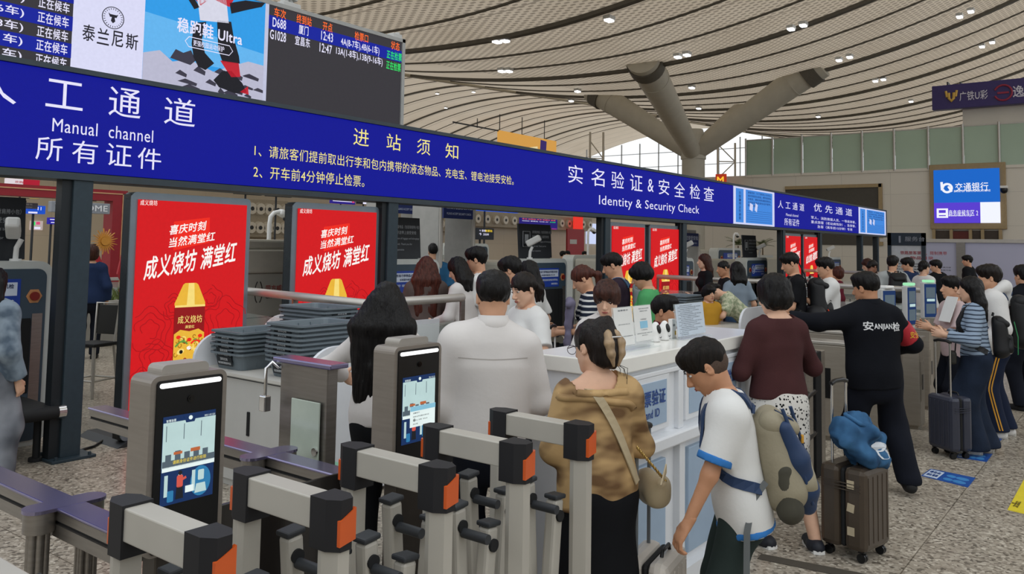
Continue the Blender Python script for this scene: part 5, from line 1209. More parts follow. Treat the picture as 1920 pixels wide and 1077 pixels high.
def lane_terminal(px, py, x, label, tilt=-24, green=False):
    q = PX(px, py, x); zt = q[2]; t = thing('lane_screen_terminal', label, 'ticket machine', (q[0], q[1], 0), tilt, 'small screen terminals over the turnstiles')
    b = MB(); b.span((-.02, .05, .985), (.02, .09, zt-.1)); b.obj('pole', STEEL_L, t)
    b = MB(); b.span((-.1, .02, zt-.44), (.1, .08, zt), .012); b.obj('housing', LGREY, t)
    b = MB(); b.span((-.088, .012, zt-.42), (.088, .022, zt-.02)); sc = b.obj('screen', SCRB, t); b = MB(); b.span((-.07, .009, zt-.19), (.07, .013, zt-.06)); b.span((-.07, .009, zt-.38), (.07, .013, zt-.26)); b.obj('screen_picture', SCRG, sc); b = MB(); b.span((-.06, .007, zt-.23), (.06, .01, zt-.2)); b.obj('screen_caption', SCRL, sc)
    b = MB(); b.span((-.06, .0, zt), (.06, .09, zt+.03), .01); b.obj('top_lamp', glow('green_lamp', '9fe6b4', 1.0) if green else WHITEP, t)
turnstile(7.05, 2.3, 'bronze steel turnstile pedestal between the brown-sweater woman and the guard', 1.0)
turnstile(8.75, 1.92, 'bronze steel turnstile pedestal directly behind the guard', 1.25)
turnstile(9.9, 1.95, 'bronze steel turnstile pedestal behind the dark grey suitcase', 1.25)
turnstile(11.2, 2.1, 'bronze steel turnstile pedestal behind the striped-top woman', 1.25)
turnstile(13.6, 2.1, 'bronze steel turnstile pedestal farthest down the lane row', 1.25)
lane_terminal(1670, 542, 8.75, 'small lit screen terminal nearest the guard, above the turnstiles'); lane_terminal(1712, 536, 9.9, 'small lit screen terminal with a green lamp, middle of three above the turnstiles', -14, True); lane_terminal(1746, 530, 11.2, 'small lit screen terminal with a green lamp, closest to the striped-top woman', -34, True)
# tall rail frame by the brown-sweater woman
t = thing('swing_gate', 'steel swing gate with black column between the skirted woman and the brown suitcase', 'gate', (6.72, 2.2, 0))
b = MB(); b.span((-.03, -.02, 0), (.03, .02, 1.28), .004); b.cyl((0, 0, 0), (0, 0, .03), .08, n=14); b.obj('post', STEEL, t)
b = MB(); b.span((.35, -.0, .02), (.5, .08, 1.05), .005); b.obj('black_column', BLACKM, t)
b = MB(); b.span((.5, -.0, .02), (.6, .1, 1.05), .005); b.span((.2, .0, .02), (.28, .06, 1.02), .005); b.obj('steel_column', TB, t)
for z in (.38, .72, 1.03): 
    b = MB(); b.tube([(0, 0, z-.03), (.2, .02, z), (.4, .03, z+.01)], .03, 10); b.obj('cross_rail', STEEL_D, t)
q = PY(1490, 640, 2.2); b = MB(); b.span((-.25, -.03, 1.24), (.03, .03, 1.29), .006); b.obj('top_rail', STEEL, t)
# ================================================================ baggage scanners
XBL = mat('scanner_slate', '3a4a57', .45, .1, .05); XWH = mat('scanner_pale_shell', 'c3c7c3', .4, var=.03); XBG = mat('scanner_beige', 'b3b0a4', .5, var=.03); CURT = mat('black_curtain', '0b0c0e', .7, var=.3, scale=30, stretch=(8, 1, .2))
LBB = mat('label_blue', '1f3f9a', .4); LBW = mat('label_white', 'c9d3e4', .5); LBI = mat('label_ink', '1d2b57', .6); REDL = glow('red_lamp', 'ff3a2e', 2.0)
def scanner_machine(x, y, label, num='25', board=True, camera=True, lamp=True, back=False, camx=-.25, flip=1, txt=True):
    t = thing('baggage_scanner', label, 'baggage scanner', (x, y, 0), 0, 'x-ray baggage scanners')
    Wd, H, L_ = 1.5, 1.68, 2.3
    def outline(w, h, r): return [(px, py+h/2) for px, py in rrect(w, h, r, 6)]
    b = MB(); b.prism(outline(Wd, H, .13), (0, .3, 0), UX, UZ, .30); b.obj('front_shell', XWH, t)
    b = MB(); b.span((-Wd/2+.05, .3, .25), (Wd/2-.05, L_, H-.06), .05); b.span((-Wd/2+.15, .3, 0), (Wd/2-.15, L_, .25)); b.obj('tunnel_body', XBG, t)
    b = MB(); b.prism(outline(Wd, H+.02, .13), (0, L_+.3, 0), UX, UZ, .3); b.obj('rear_shell', XWH, t)
    b = MB(); b.span((-.2, .5, .3), (.6, L_-.3, .9)) if 0 else b.span((-Wd/2+.04, .6, .45), (-Wd/2+.06, 1.6, 1.3), .01); b.obj('side_hatch', mat('scanner_hatch', 'a5a398', .5), t)
    b = MB(); b.prism([(px, pz) for px, pz in outline(Wd-.13, H-.12, .08)], (0, -.0, .05), UX, UZ, .015); fr = b.obj('front_panel', XBL, t)
    b = MB(); b.span((-.56, -.02, .48), (.56, -.016, 1.16)); 
    for k in range(9): b.box((-.5+.125*k, -.03, .82), (.115, .012, .66), rot('Z', random.uniform(-5, 5)))
    b.obj('curtain', CURT, t)
    b = MB(); b.span((.57, -.02, .25), (.66, -.012, 1.2)); b.obj('trim_plate', STEEL, t); b = MB(); b.span((-.66, -.02, .25), (-.57, -.012, 1.2)); b.obj('trim_plate', STEEL, t)
    b = MB(); b.span((-.5, -.75, .36), (.5, 0, .47), .01); b.cyl((-.5, -.76, .42), (.5, -.76, .42), .055, n=14); blt = b.obj('conveyor_belt', BLACKM, t)
    b = MB(); b.span((-.54, -.7, .37), (-.5, 0, .45)); b.span((.5, -.7, .37), (.54, 0, .45)); b.cyl((.5, -.76, .42), (.56, -.76, .42), .06, n=14); b.cyl((-.56, -.76, .42), (-.5, -.76, .42), .06, n=14); b.obj('belt_rail', CHROME, blt)
    for sx in (-.42, .42): b = MB(); b.cyl((sx, -.6, .0), (sx, -.6, .37), .03, n=10); b.cyl((sx, -.6, 0), (sx, -.6, .03), .06, n=12); b.obj('belt_leg', BLACKM, t)
    b = MB(); b.span((-.42, -.022, 1.2), (.46, -.014, 1.52)); lb = b.obj('label_board', LBB, t)
    b = MB(); b.span((-.18, -.026, 1.37), (.43, -.021, 1.49)); b.obj('label_field', LBW, lb)
    b = MB(); put_text(b, '所有行李物品必须通过机检', (0, -.03, 0), UX, UZ, -.15, 1.435, .55, .042, 0, .02); put_text(b, '如有疑问请咨询工作人员', (0, -.03, 0), UX, UZ, -.08, 1.385, .4, .032, 0, .02)
    put_text(b, '旅客您好！请取出随身液态物品并接受检查，', (0, -.026, 0), UX, UZ, -.2, 1.3, .62, .036, 1, .02); put_text(b, '感谢您的配合。', (0, -.026, 0), UX, UZ, .22, 1.235, .2, .032, 1, .02)
    if num: put_text(b, num, (0, -.028, 0), UX, UZ, -.375, 1.31, .11 if len(num) > 1 else .06, .12, 1, .01); b.tube([(-.32+.09*math.cos(a), -.026, 1.37+.1*math.sin(a)) for a in np.linspace(0, 2*math.pi, 25)], .006, 5, 1)
    b.obj('label_lettering', [LBI, LBW], lb)
    for sx in (-.53, .58):
        b = MB(); b.cyl((sx, -.02, 1.36), (sx, -.014, 1.36), .07, n=6); b.cyl((sx, -.045, 1.36), (sx, -.02, 1.36), .04, .04, 16, mi=1); b.obj('stop_button', [mat('button_orange', 'c48a5a', .5), mat('button_red', '7d2018', .35)], t)
    if lamp:
        b = MB(); b.span((-Wd/2-.02, .12, 1.0), (-Wd/2, .22, 1.24), mi=0); b.span((-Wd/2-.028, .14, 1.06), (-Wd/2-.018, .2, 1.2), mi=1); b.obj('warning_lamp', [BLACK, REDL], t)
    if board:
        s = thing('notice_board', label.replace('baggage scanner', 'notice board on the scanner').split(',')[0][:80], 'notice board', (x+.1, y+.25, H), 0, 'dark notice boards on the scanners')
        b = MB(); b.box((0, 0, .3), (.95, .03, .58), rot('X', -4)); b.span((-.4, -.05, 0), (.4, .06, .015)); b.obj('board', mat('board_charcoal', '2b2e33', .6), s)
        b = MB(); o = (0, -.045, 0)
        for i, (tx, w, h) in enumerate((('请将随身物品（包括背肩挎小包）', .56, .05), ('放置传送带上接受安检', .5, .05), ('Please place all luggage and belongings', .56, .035), ('on the belt. Thank you for', .42, .035), ('your cooperation', .26, .035))): put_text(b, tx, o, UX, UZ, -.14, .43-.08*i, w, h, 0, .015)
        b.tube([(-.4, -.045, .2), (-.2, -.045, .2), (-.2, -.04, .46), (-.4, -.04, .46), (-.4, -.045, .2)], .006, 4, 0); b.box((-.3, -.042, .33), (.1, .01, .16)); b.obj('lettering', mat('board_print', '9fa3a8', .7), s)
    if camera:
        c = thing('security_camera', 'white bullet camera on the '+' '.join(label.split(',')[0].split()[:10]), 'camera', (x+camx, y+.1, H), 0, 'bullet cameras on the scanners')
        b = MB(); b.cyl((0, 0, 0), (0, 0, .02), .05, n=14); b.tube([(0, 0, .02), (.0, -.01, .12), (.03, -.03, .2)], .025, 8); b.obj('stand', WHITEP, c)
        Rm = RYX = rot('Z', 25*flip)@rot('X', 62); b = MB(); b.box((.05*flip, -.04, .3), (.12, .11, .26), Rm, .025); ho = b.obj('housing', WHITEP, c)
        b = MB(); p = np.array((.05*flip, -.04, .3)); d = Rm@np.array((0, 0, -1.)); b.cyl(p+d*.128, p+d*.14, .04, n=16); b.obj('lens', BLACK, c)
    return t
scanner_machine(2.84, 8.15, 'dark slate baggage scanner at the left edge with a long black belt', '24', camx=.45, flip=-1, lamp=False)
scanner_machine(8.2, 8.15, 'slate baggage scanner beside the second sign post, behind the red-brown haired woman', '26', camera=False)
scanner_machine(11.55, 8.15, 'slate baggage scanner numbered 25 behind the woman in the navy striped top', '25')
scanner_machine(16.75, 8.15, 'slate baggage scanner just right of the fourth red advert', '27', camx=.5)
scanner_machine(21.35, 8.15, 'slate baggage scanner behind the woman in the grey-blue top', '28', camx=.4)
scanner_machine(28.2, 8.15, 'far slate baggage scanner behind the man in the white tee', '29', board=False)
scanner_machine(17.0, 14.5, 'slate baggage scanner in the second row, behind scanner 25', '', board=False, camera=False).scale = (1.25, 1.15, 1.15)
scanner_machine(30.2, 12.6, 'slate baggage scanner in the second row with plants standing behind it', '', board=False, camera=False).scale = (1.5, 1.15, 1.15)
scanner_machine(3.2, 12.8, 'slate baggage scanner in the second row at the left edge', '', board=False, camera=False)
# tall beige equipment cabinet between the first two adverts
q = PY(440, 600, 8.3); x0 = q[0]; t = thing('equipment_cabinet', 'tall beige equipment cabinet with a small red logo between the first two red adverts', 'cabinet', (x0-.25, 8.3, 0))
b = MB(); b.span((0, 0, .05), (1.75, 1.0, 1.52), .015); b.span((.05, .05, 0), (1.7, .95, .06)); b.obj('body', XBG, t); b = MB(); b.span((-.02, -.03, 1.52), (1.77, 1.03, 1.8), .02); b.span((0, 0, 1.8), (1.75, 1, 1.92), .03); b.obj('lid', mat('cabinet_lid_beige', 'bdb7a8', .5), t)
b = MB(); b.span((0, -.004, 1.0), (1.75, .0, 1.008)); b.span((.85, -.004, .05), (.858, 0, 1.0)); b.obj('panel_gap', DGREY, t)
lx = PY(485, 525, 8.3)[0]-x0+.25; b = MB(); put_text(b, '同方威视', (0, -.006, 0), UX, UZ, lx+.1, 1.3, .3, .08, 0, .02); put_text(b, 'CX-6550BS', (0, -.006, 0), UX, UZ, lx+.1, 1.22, .3, .05, 1)
for s in (-1, 1): b.tube([(lx-.02+s*.1*math.cos(a)*.5+.02, -.006, 1.3+.13*math.sin(a)) for a in np.linspace(-1.2, 1.2, 10)], .006, 5, 1)
b.obj('logo', [mat('logo_red', 'a8443c', .6), mat('logo_dark', '3c3a36', .6)], t)
b = MB(); hx = PY(502, 600, 8.3)[0]-x0+.25; b.span((hx-.02, -.012, .72), (hx+.02, -.002, 1.0), .004); b.obj('handle', GREY, t)
hx = PY(468, 640, 8.3)[0]-x0+.25; b = MB(); b.prism([(-.07, 0), (.07, 0), (0, .12)], (hx, -.003, .55), UX, UZ, .003); b.obj('warning_triangle', mat('warning_yellow', 'c9a83a', .5), t)
# ================================================================ walk-through metal detectors
def detector(xl, xr, y, zt, label, w=.9):
    t = thing('metal_detector', label, 'metal detector', ((xl+xr)/2, y, 0), 0, 'walk-through metal detectors'); h = (xr-xl)/2
    for s in (-1, 1):
        b = MB(); b.span((s*h-.04, -.25, 0), (s*h+.04, .35, zt), .015); b.obj('side_panel', mat('detector_grey', 'a8a7a3', .45, .1), t); b = MB(); b.cyl((s*h, -.26, .02), (s*h, -.26, zt), .035, n=12); b.obj('edge_tube', STEEL_L, t)
    b = MB(); b.span((-h, -.2, zt-.02), (h, .3, zt+.12), .02); b.obj('header', mat('detector_grey', 'a8a7a3', .45, .1), t)
    b = MB(); b.span((-h-.02, -.33, zt-.3), (h*.75, -.3, zt+.02)); sg = b.obj('sign_panel', mat('detector_navy', '1d2c63', .4), t)
    b = MB(); put_text(b, '请自觉接受安检', (0, -.336, 0), UX, UZ, -h+.03, zt-.15, h*1.62, .11, 0, .02); put_text(b, 'PLEASE ACCEPT SECURITY CHECK', (0, -.336, 0), UX, UZ, -h+.05, zt-.24, h*1.5, .035, 0, .01); b.obj('lettering', mat('detector_letters', 'b9c2da', .5), sg)
a = PY(805, 405, 9.2); c = PY(866, 405, 9.2); detector(a[0], c[0], 9.2, PY(835, 377, 9.2)[2], 'grey walk-through metal detector with a navy header sign, over the man in blue')
a = PY(715, 405, 10.4); c = PY(780, 405, 10.4); detector(a[0], c[0], 10.4, PY(760, 371, 10.4)[2], 'grey walk-through metal detector half hidden by the second sign post')
a = PY(1268, 440, 9.2); c = PY(1292, 440, 9.2); detector(a[0]-.5, c[0], 9.2, 2.25, 'grey walk-through metal detector half hidden behind the fourth red advert')
# ================================================================ far side of the hall, seen under the sign
YF = 45.5
def far_span(a, c, y, nm, m, parent, d=.1, off=(0, 0, 0)):
    p = PY(a[0], a[1], y); q = PY(c[0], c[1], y); b = MB(); o = np.array(off)
    b.span(np.array((p[0], y, p[2]))-o, np.array((q[0], y+d, q[2]))-o); return b.obj(nm, m, parent), p, q
NOZ = mat('nozzle_white', 'd8d2c4', .4)
for (a, c, rows, n, lab) in (((866, 394), (1110, 407), 1, 16, 'long beige air-jet band with round nozzles on the far wall behind scanner 25'), ((736, 371), (862, 404), 2, 8, 'double beige air-jet band with round nozzles over the metal detectors'), ((462, 373), (540, 406), 2, 5, 'double beige air-jet band with round nozzles between the first two adverts')):
    p = PY(a[0], a[1], YF-.6); q = PY(c[0], c[1], YF-.6); t = thing('air_jet_band', lab, 'air vent band', (p[0], YF-.6, 0), 0, 'air-jet bands on the far wall')
    z1, z0 = p[2], p[2]-(2.4 if rows == 2 else 1.3)*1.0; Lx = q[0]-p[0]
    b = MB(); b.span((0, 0, z0), (Lx, 1.06, z1), .03); b.obj('band', mat('band_beige', 'a59a86', .5), t)
    for r in range(rows):
        for i in range(n):
            xx = Lx*(i+.5)/n; zz = z0+(z1-z0)*(r+.5)/rows; b = MB(); b.cyl((xx, -.22, zz), (xx, 0, zz), .36, .42, 16); b.cyl((xx, -.24, zz), (xx, -.21, zz), .13, n=14, mi=1); b.obj('nozzle', [NOZ, DGREY], t)
def hang_sign(px0, py0, px1, py1, y, name, label, m, words, lm, group=None, frame=None, cat='sign', rod=True):
    p = PY(px0, py0, y); q = PY(px1, py1, y); t = thing(name, label, cat, ((p[0]+q[0])/2, y, 0), 0, group); w = abs(q[0]-p[0]); zt_, zb_ = p[2], q[2]
    b = MB(); b.span((-w/2, 0, zb_), (w/2, .15, zt_), .01); pan = b.obj('panel', m, t)
    if rod:
        b = MB()
        b.cyl((0, .2, 0), (0, .2, zt_-.02), .035, n=8); b.span((-w*.3, .14, zt_-.1), (w*.3, .22, zt_-.05)); b.cyl((0, .2, 0), (0, .2, .03), .16, n=14); b.obj('stand_pole', DGREY, t)
    for i, (tx, fx, fy, fw, fh) in enumerate(words):
        b = MB()
        if tx is None: b.span((-w/2+w*fx, -.006, zb_+(zt_-zb_)*fy), (-w/2+w*(fx+fw), 0, zb_+(zt_-zb_)*(fy+fh)))
        else: put_text(b, tx, (0, -.012, 0), UX, UZ, -w/2+w*fx, zb_+(zt_-zb_)*fy, w*fw, (zt_-zb_)*fh, 0, .02)
        b.obj('lettering', lm[i % len(lm)] if isinstance(lm, list) else lm, pan)
    return t
HB = mat('sign_black', '1a1c1f', .5); GRNL = glow('sign_green', '57d98a', 1.0); YELL = glow('sign_yellow', 'f5d23a', 1.0)
hang_sign(856, 384, 972, 400, 19., 'led_strip', 'bright blue LED strip with a service hotline number under the overhead sign', glow('strip_blue', '1356e0', 1.0), [('服务热线: 18519854778', .1, .3, .58, .45)], glow('strip_cyan', 'a8ecff', 1.0), 'LED strips')
hang_sign(735, 373, 746, 399, 22., 'gate_number_sign', 'black gate sign with yellow 16A beside the second sign post', HB, [('16A', .15, .35, .9, .35)], YELL)
hang_sign(442, 352, 491, 367, 25., 'wayfinding_sign', 'black wayfinding sign with white and green marks above the gap between adverts, left one', HB, [('← 出站', .08, .25, .25, .45), (None, .52, .3, .2, .4), ('→', .78, .3, .15, .4)], [LEDW, LEDW, GRNL], 'black wayfinding signs')
hang_sign(501, 357, 547, 371, 25., 'wayfinding_sign', 'black wayfinding sign with yellow letters above the gap between adverts, right one', HB, [('←', .05, .3, .15, .4), ('检票口 2-16', .25, .3, .45, .4), ('→', .8, .3, .14, .4)], [LEDW, YELL, LEDW], 'black wayfinding signs')
hang_sign(622, 365, 666, 384, 30., 'timetable_screen', 'small violet timetable screen above the second red advert', glow('far_violet', '2a1f80', 1.0), [(None, .05, .75, .8, .08), (None, .05, .5, .8, .08), (None, .05, .25, .8, .08), (None, .86, .2, .1, .7)], [LEDW, LEDW, LEDW, glow('far_pink', 'd8477a', 1.0)], None, cat='screen')
hang_sign(672, 369, 701, 384, 30., 'advert_screen', 'small bright advert screen right of the violet timetable above the second red advert', mat('far_dark', '23222a', .4), [(None, .3, .0, .3, 1.), (None, .62, .0, .38, 1.), (None, .7, .1, .15, .7)], [LEDW, glow('far_lilac', 'cfc6e8', 1.0), glow('far_red', 'b8304a', 1.0)], None, cat='screen')
hang_sign(976, 408, 1045, 431, 40., 'departures_screen', 'violet departures screen hanging over the glass doors behind scanner 25', glow('far_indigo', '241c70', 1.0), [('车次 终到站 开点 检票口 状态', .04, .84, .9, .1), ('G6023 深圳北 12:55 A7', .04, .66, .7, .1), ('正在检票', .78, .66, .16, .1), (None, .02, .0, .96, .12)], [ORG, LEDW, GRN, glow('far_magenta', '8a2f86', 1.0)], None, cat='screen')
hang_sign(1016, 427, 1034, 439, 36., 'gate_number_sign', 'black gate sign with green 10A over the notice board of scanner 25', HB, [('10A', .15, .35, .7, .6), (None, .1, .1, .8, .12)], GRNL)
hang_sign(891, 427, 926, 450, 17., 'guide_sign', 'dark guide sign with white arrows standing behind the second-row scanner', mat('guide_dark', '2a2f38', .5), [('↑ 安检', .2, .66, .35, .2), ('售票处', .5, .66, .4, .2), ('↑', .2, .34, .12, .24), ('卫生间', .4, .36, .3, .18)], [LEDW, YELL, LEDW, LEDW], None)
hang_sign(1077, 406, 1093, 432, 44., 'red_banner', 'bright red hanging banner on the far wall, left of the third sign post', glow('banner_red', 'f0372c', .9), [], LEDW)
hang_sign(1064, 429, 1095, 500, 42., 'red_board', 'dark red standing board on the far side, left of the third sign post', mat('board_red', '9c1420', .5), [(None, .15, .6, .4, .12)], LGREY, rod=False)
hang_sign(1101, 419, 1121, 458, 45.83, 'white_light_box', 'pale blue-white light box beside the third sign post', glow('box_white', 'c9d4f5', 1.0), [('欢迎', .6, .55, .25, .1)], SCRT, rod=False)
hang_sign(466, 415, 487, 432, 45.83, 'white_light_box', 'pale light box with a landscape picture between the first two adverts', glow('box_white', 'c9d4f5', 1.0), [('深圳旅游', .1, .5, .6, .14), (None, .0, .0, .5, .25)], [SCRT, GREY], rod=False)
hang_sign(506, 403, 534, 420, 45.83, 'guide_sign', 'navy guide sign with white lines between the first two adverts', mat('guide_navy', '1f2b4a', .5), [('检票口', .1, .68, .5, .2), (None, .1, .45, .3, .1), ('候车区', .5, .1, .4, .16)], LEDW, rod=False)
hang_sign(506, 423, 523, 442, 45.83, 'brown_door', 'brown panel on the wall below the navy guide sign', mat('brown_wood', '6b4530', .6), [], LEDW, rod=False, cat='panel')
# left background: welcome board, red gate, flower float
hang_sign(97, 377, 206, 402, 17., 'welcome_board', 'grey WELCOME board under the blue sign at the left', mat('board_grey', '8b9098', .5), [('WELCOME', .05, .22, .9, .58)], mat('board_letters', 'e6e8ec', .5))
hang_sign(118, 366, 203, 377, 20., 'wayfinding_sign', 'black wayfinding sign with yellow letters above the WELCOME board', HB, [('←', .05, .3, .1, .4), ('检票口 2-16A', .5, .3, .3, .4), ('→', .87, .3, .1, .4)], [LEDW, YELL, LEDW], 'black wayfinding signs')
hang_sign(-40, 376, 71, 392, 19., 'lattice_notice', 'grey bilingual hanging notice at the left edge under the sign', mat('notice_grey', '5b5a66', .5), [('客服中心 团体票务服务', .3, .55, .6, .3), ('Customer Service Center', .3, .15, .6, .25)], LGREY)
hang_sign(52, 385, 85, 402, 24., 'blue_screen', 'small blue screen between the grey notice and the WELCOME board', glow('far_blue', '1a4fc4', 1.0), [('11', .55, .45, .2, .4), (None, .05, .05, .5, .2)], LEDW, cat='screen')
hang_sign(92, 408, 111, 421, 26., 'blue_screen', 'tiny violet-blue screen left of the first post, below WELCOME', glow('far_ultra', '26209a', 1.0), [(None, .1, .65, .8, .12), (None, .2, .2, .6, .12)], LEDW, cat='screen')
hang_sign(-30, 368, 75, 373, 22., 'wayfinding_sign', 'long black wayfinding sign with a yellow block at the left edge', HB, [(None, .4, .2, .15, .6), (None, .8, .1, .18, .8)], [LEDW, YELL], 'black wayfinding signs')
hang_sign(12, 334, 74, 350, 30., 'shop_sign', 'white and red shop sign above the red gate at the left edge', glow('shop_pink', 'e8dfe4', .9), [(None, .5, .0, .5, 1.), ('欢购商场', .25, .3, .5, .4)], [glow('shop_red', 'b01f35', .9), glow('shop_red', 'b01f35', .9)])
hang_sign(-5, 400, 14, 440, 45.83, 'shop_window', 'lit shop window with bottles at the left edge', glow('shop_lit', 'c9b8b4', .8), [(None, .1, .1, .3, .4), (None, .5, .3, .3, .2)], [GRN, glow('far_pink', 'd8477a', 1.0)], rod=False, cat='window')
hang_sign(58, 414, 80, 432, 45.83, 'shop_window', 'lit shop window behind the white camera at the left', glow('shop_lit', 'c9b8b4', .8), [(None, .1, .5, .25, .4), (None, .45, .6, .3, .3), (None, .3, .1, .5, .25)], [GRN, glow('far_pink', 'd8477a', 1.0), LEDW], rod=False, cat='window')
YG = 18.5
t = thing('red_gate', 'dark red gateway frame with gold edging at the left, behind the first post', 'gate', (0, YG, 0)); RG = mat('gate_red', '8e1a26', .5); GE = mat('gate_gold', 'c99a72', .4, .3)
p = PY(-60, 345, YG); q = PY(240, 374, YG); zc0, zc1 = PY(120, 372, YG)[2], PY(120, 351, YG)[2]; xr = PY(238, 400, YG)[0]; xl_ = PY(211, 400, YG)[0]; w = xr-xl_
b = MB(); b.span((p[0], 0, zc0), (xr, .4, zc1)); b.obj('lintel', RG, t); b = MB(); b.span((xl_, .0, 0), (xr, .4, zc0)); b.obj('column', RG, t)
b = MB(); b.span((p[0], -.02, zc0+(zc1-zc0)*.62), (xr-w*.3, 0, zc0+(zc1-zc0)*.72)); b.span((xr-w*.36, -.02, .1), (xr-w*.3, 0, zc0+(zc1-zc0)*.72)); b.obj('gold_edging', GE, t)
q = PY(198, 520, 15.); t = thing('festive_float', 'festive float of red cut-out figures with a gold sun disc on a planted bed', 'decoration', (q[0], 15., 0))
b = MB(); b.span((-.55, -.4, 0), (1.0, .5, .8), .03); b.obj('plinth', mat('plinth_grey', '8a8780', .6), t)
sy = PY(202, 453, 15.); o = np.array((sy[0]-q[0], .1, sy[2])); b = MB()
for k in range(26):
    a = 2*math.pi*k/26; d = np.array((math.cos(a), 0, math.sin(a))); n_ = np.array((-d[2], 0, d[0])); r1 = .19+.05*(k % 2); e_ = np.array((0, .03, 0)); q4 = [o+d*.07+n_*.014, o+d*r1+n_*.003, o+d*r1-n_*.003, o+d*.07-n_*.014]
    b.add(q4+[p+e_ for p in q4], [(0, 1, 2, 3), (7, 6, 5, 4), (0, 4, 5, 1), (1, 5, 6, 2), (2, 6, 7, 3)])
b.cyl(o+(0, -.02, 0), o+(0, .06, 0), .075, n=20); b.obj('sun_disc', mat('sun_gold', 'c88a34', .5), t)
b = MB()
for cx, s in ((-.12, 1), (.42, 1.1), (.75, .9)):
    b.prism([(cx-.12*s, .8), (cx-.08*s, 1.1*1), (cx-.16*s, 1.25), (cx-.1*s, 1.45*s), (cx, 1.62*s), (cx+.08*s, 1.45*s), (cx+.18*s, 1.3), (cx+.08*s, 1.1), (cx+.14*s, .8), (cx, 1.0)], (0, .1, 0), UX, UZ, .05)
b.obj('figure_cutout', mat('cutout_red', 'a3202a', .55), t)
b = MB(); random.seed(9)
for k in range(120):
    p0 = np.array((random.uniform(-.5, .95), random.uniform(-.35, .3), .8)); d = np.array((random.uniform(-.12, .12), random.uniform(-.1, .1), random.uniform(.1, .25))); s_ = np.array((.02, 0, 0)); b.add([p0-s_, p0+s_, p0+d], [(0, 1, 2)])
pl = b.obj('planting', mat('leaf_green', '5d6b38', .7, var=.3), t)
q = PY(88, 445, 14.)
# potted palms behind the scanners
def palm(px, py, y, label):
    c = PY(px, py, y); t = thing('potted_palm', label, 'plant', (c[0], y, 0), 0, 'potted palms behind the scanners'); random.seed(int(px))
    b = MB(); b.lathe([(.0, 0), (.22, 0), (.28, .5), (.24, .5), (.2, .45), (0, .45)], n=18); b.obj('pot', mat('pot_grey', '7d7870', .6), t)
    b = MB(); b.tube([(0, 0, .4), (.02, 0, 1.2), (0, 0, c[2]-.4)], [.05, .04, .03], 8); b.obj('stem', mat('palm_stem', '5a4a34', .8), t)
    b = MB(); top = np.array((0, 0, c[2]-.35))
    for k in range(16):
        a = 2*math.pi*k/16+random.random()*.3; L_ = .5+.3*random.random(); el = random.uniform(.2, 1.2); pts = [top+np.array((math.cos(a)*L_*f*math.cos(el*(1-f*.5)), math.sin(a)*L_*f*math.cos(el*(1-f*.5)), L_*f*math.sin(el)-.35*f*f*L_)) for f in np.linspace(0, 1, 6)]
        for i in range(5):
            d = nrm(pts[i+1]-pts[i]); s_ = nrm(np.cross(d, (0, 0, 1.)))
            for f in (0, .5):
                p0 = pts[i]+(pts[i+1]-pts[i])*f
                for sg in (-1, 1): b.add([p0, p0+d*.05+s_*sg*.0, p0+s_*sg*.14+d*.1-np.array((0, 0, .04))], [(0, 1, 2)])
    b.obj('fronds', mat('palm_green', '5f6a45', .6, var=.25), t)
palm(1384, 446, 16., 'potted palm behind the white lamp arm at the second-row scanner'); palm(1430, 449, 15.5, 'potted palm right of the dark notice board at the second-row scanner')
# gooseneck work lamps
def gooseneck(px, py, y, label, h0=1.6):
    c = PY(px, py, y); t = thing('gooseneck_camera', label, 'camera', (c[0], y, 0), 0, 'white gooseneck cameras'); H = c[2]
    b = MB(); b.tube([(-.2, 0, 0), (-.2, 0, H-.2), (-.185, 0, H-.1), (-.13, 0, H-.04), (-.04, 0, H-.02)], .032, 10); b.cyl((-.2, 0, 0), (-.2, 0, .04), .12, n=14); b.obj('arm', WHITEP, t)
    b = MB(); b.box((.06, 0, H-.06), (.22, .13, .1), rot('Y', 22), .03); b.obj('head', WHITEP, t); b = MB(); b.ell((.08, -.02, H-.12), (.06, .05, .04)); b.obj('lens', BLACK, t)
gooseneck(528, 395, 9.9, 'white gooseneck camera arm above the beige cabinet between the adverts'); gooseneck(1110, 428, 12.0, 'white gooseneck camera arm beside the third sign post'); gooseneck(1380, 437, 10.8, 'white gooseneck camera arm in front of the potted palm')
# standing notice board at the right, small lit shop logo, orange billboard on hangers
q = PX(1700, 470, 30.); w = 2.35; t = thing('standing_notice', 'tall dark-framed standing notice with a white sheet at the end of the sign', 'notice board', (30., q[1], 0))
zt_ = PX(1700, 437, 30.)[2]; y1, y0 = PX(1664, 470, 30.)[1]-q[1], PX(1735, 470, 30.)[1]-q[1]
b = MB(); b.span((0, y0, 0), (.14, y0+.12, zt_)); b.span((0, y1-.12, 0), (.14, y1, zt_)); b.span((0, y0, zt_-.42), (.14, y1, zt_)); b.span((0, y0, .1), (.14, y1, .4)); b.obj('frame', mat('notice_frame', '26313a', .45), t)
b = MB(); b.span((.03, y0+.12, .4), (.08, y1-.12, zt_-.42)); sh = b.obj('sheet', mat('notice_sheet', 'bfc2c4', .6), t)
b = MB(); o = (-.006, y1-.2, 0); put_text(b, '服务台', (-.006, 0, 0), (0, -1, 0), UZ, -y1+.55, zt_-.28, .6, .16, 0, .01); b.span((-.008, y1-.42, zt_-.33), (-.002, y1-.36, zt_-.1)); b.obj('heading', mat('notice_heading', '8b9096', .6), t)
b = MB(); put_text(b, '铁路旅客禁止、限制携带', (.022, 0, 0), (0, -1, 0), UZ, -y1+.4, zt_-.72, 1.4, .12, 0, .02); put_text(b, '物品目录', (.022, 0, 0), (0, -1, 0), UZ, -y1+.7, zt_-.88, .7, .11, 0, .02); b.obj('red_heading', mat('notice_red', '9c4a52', .7), sh)
b = MB()
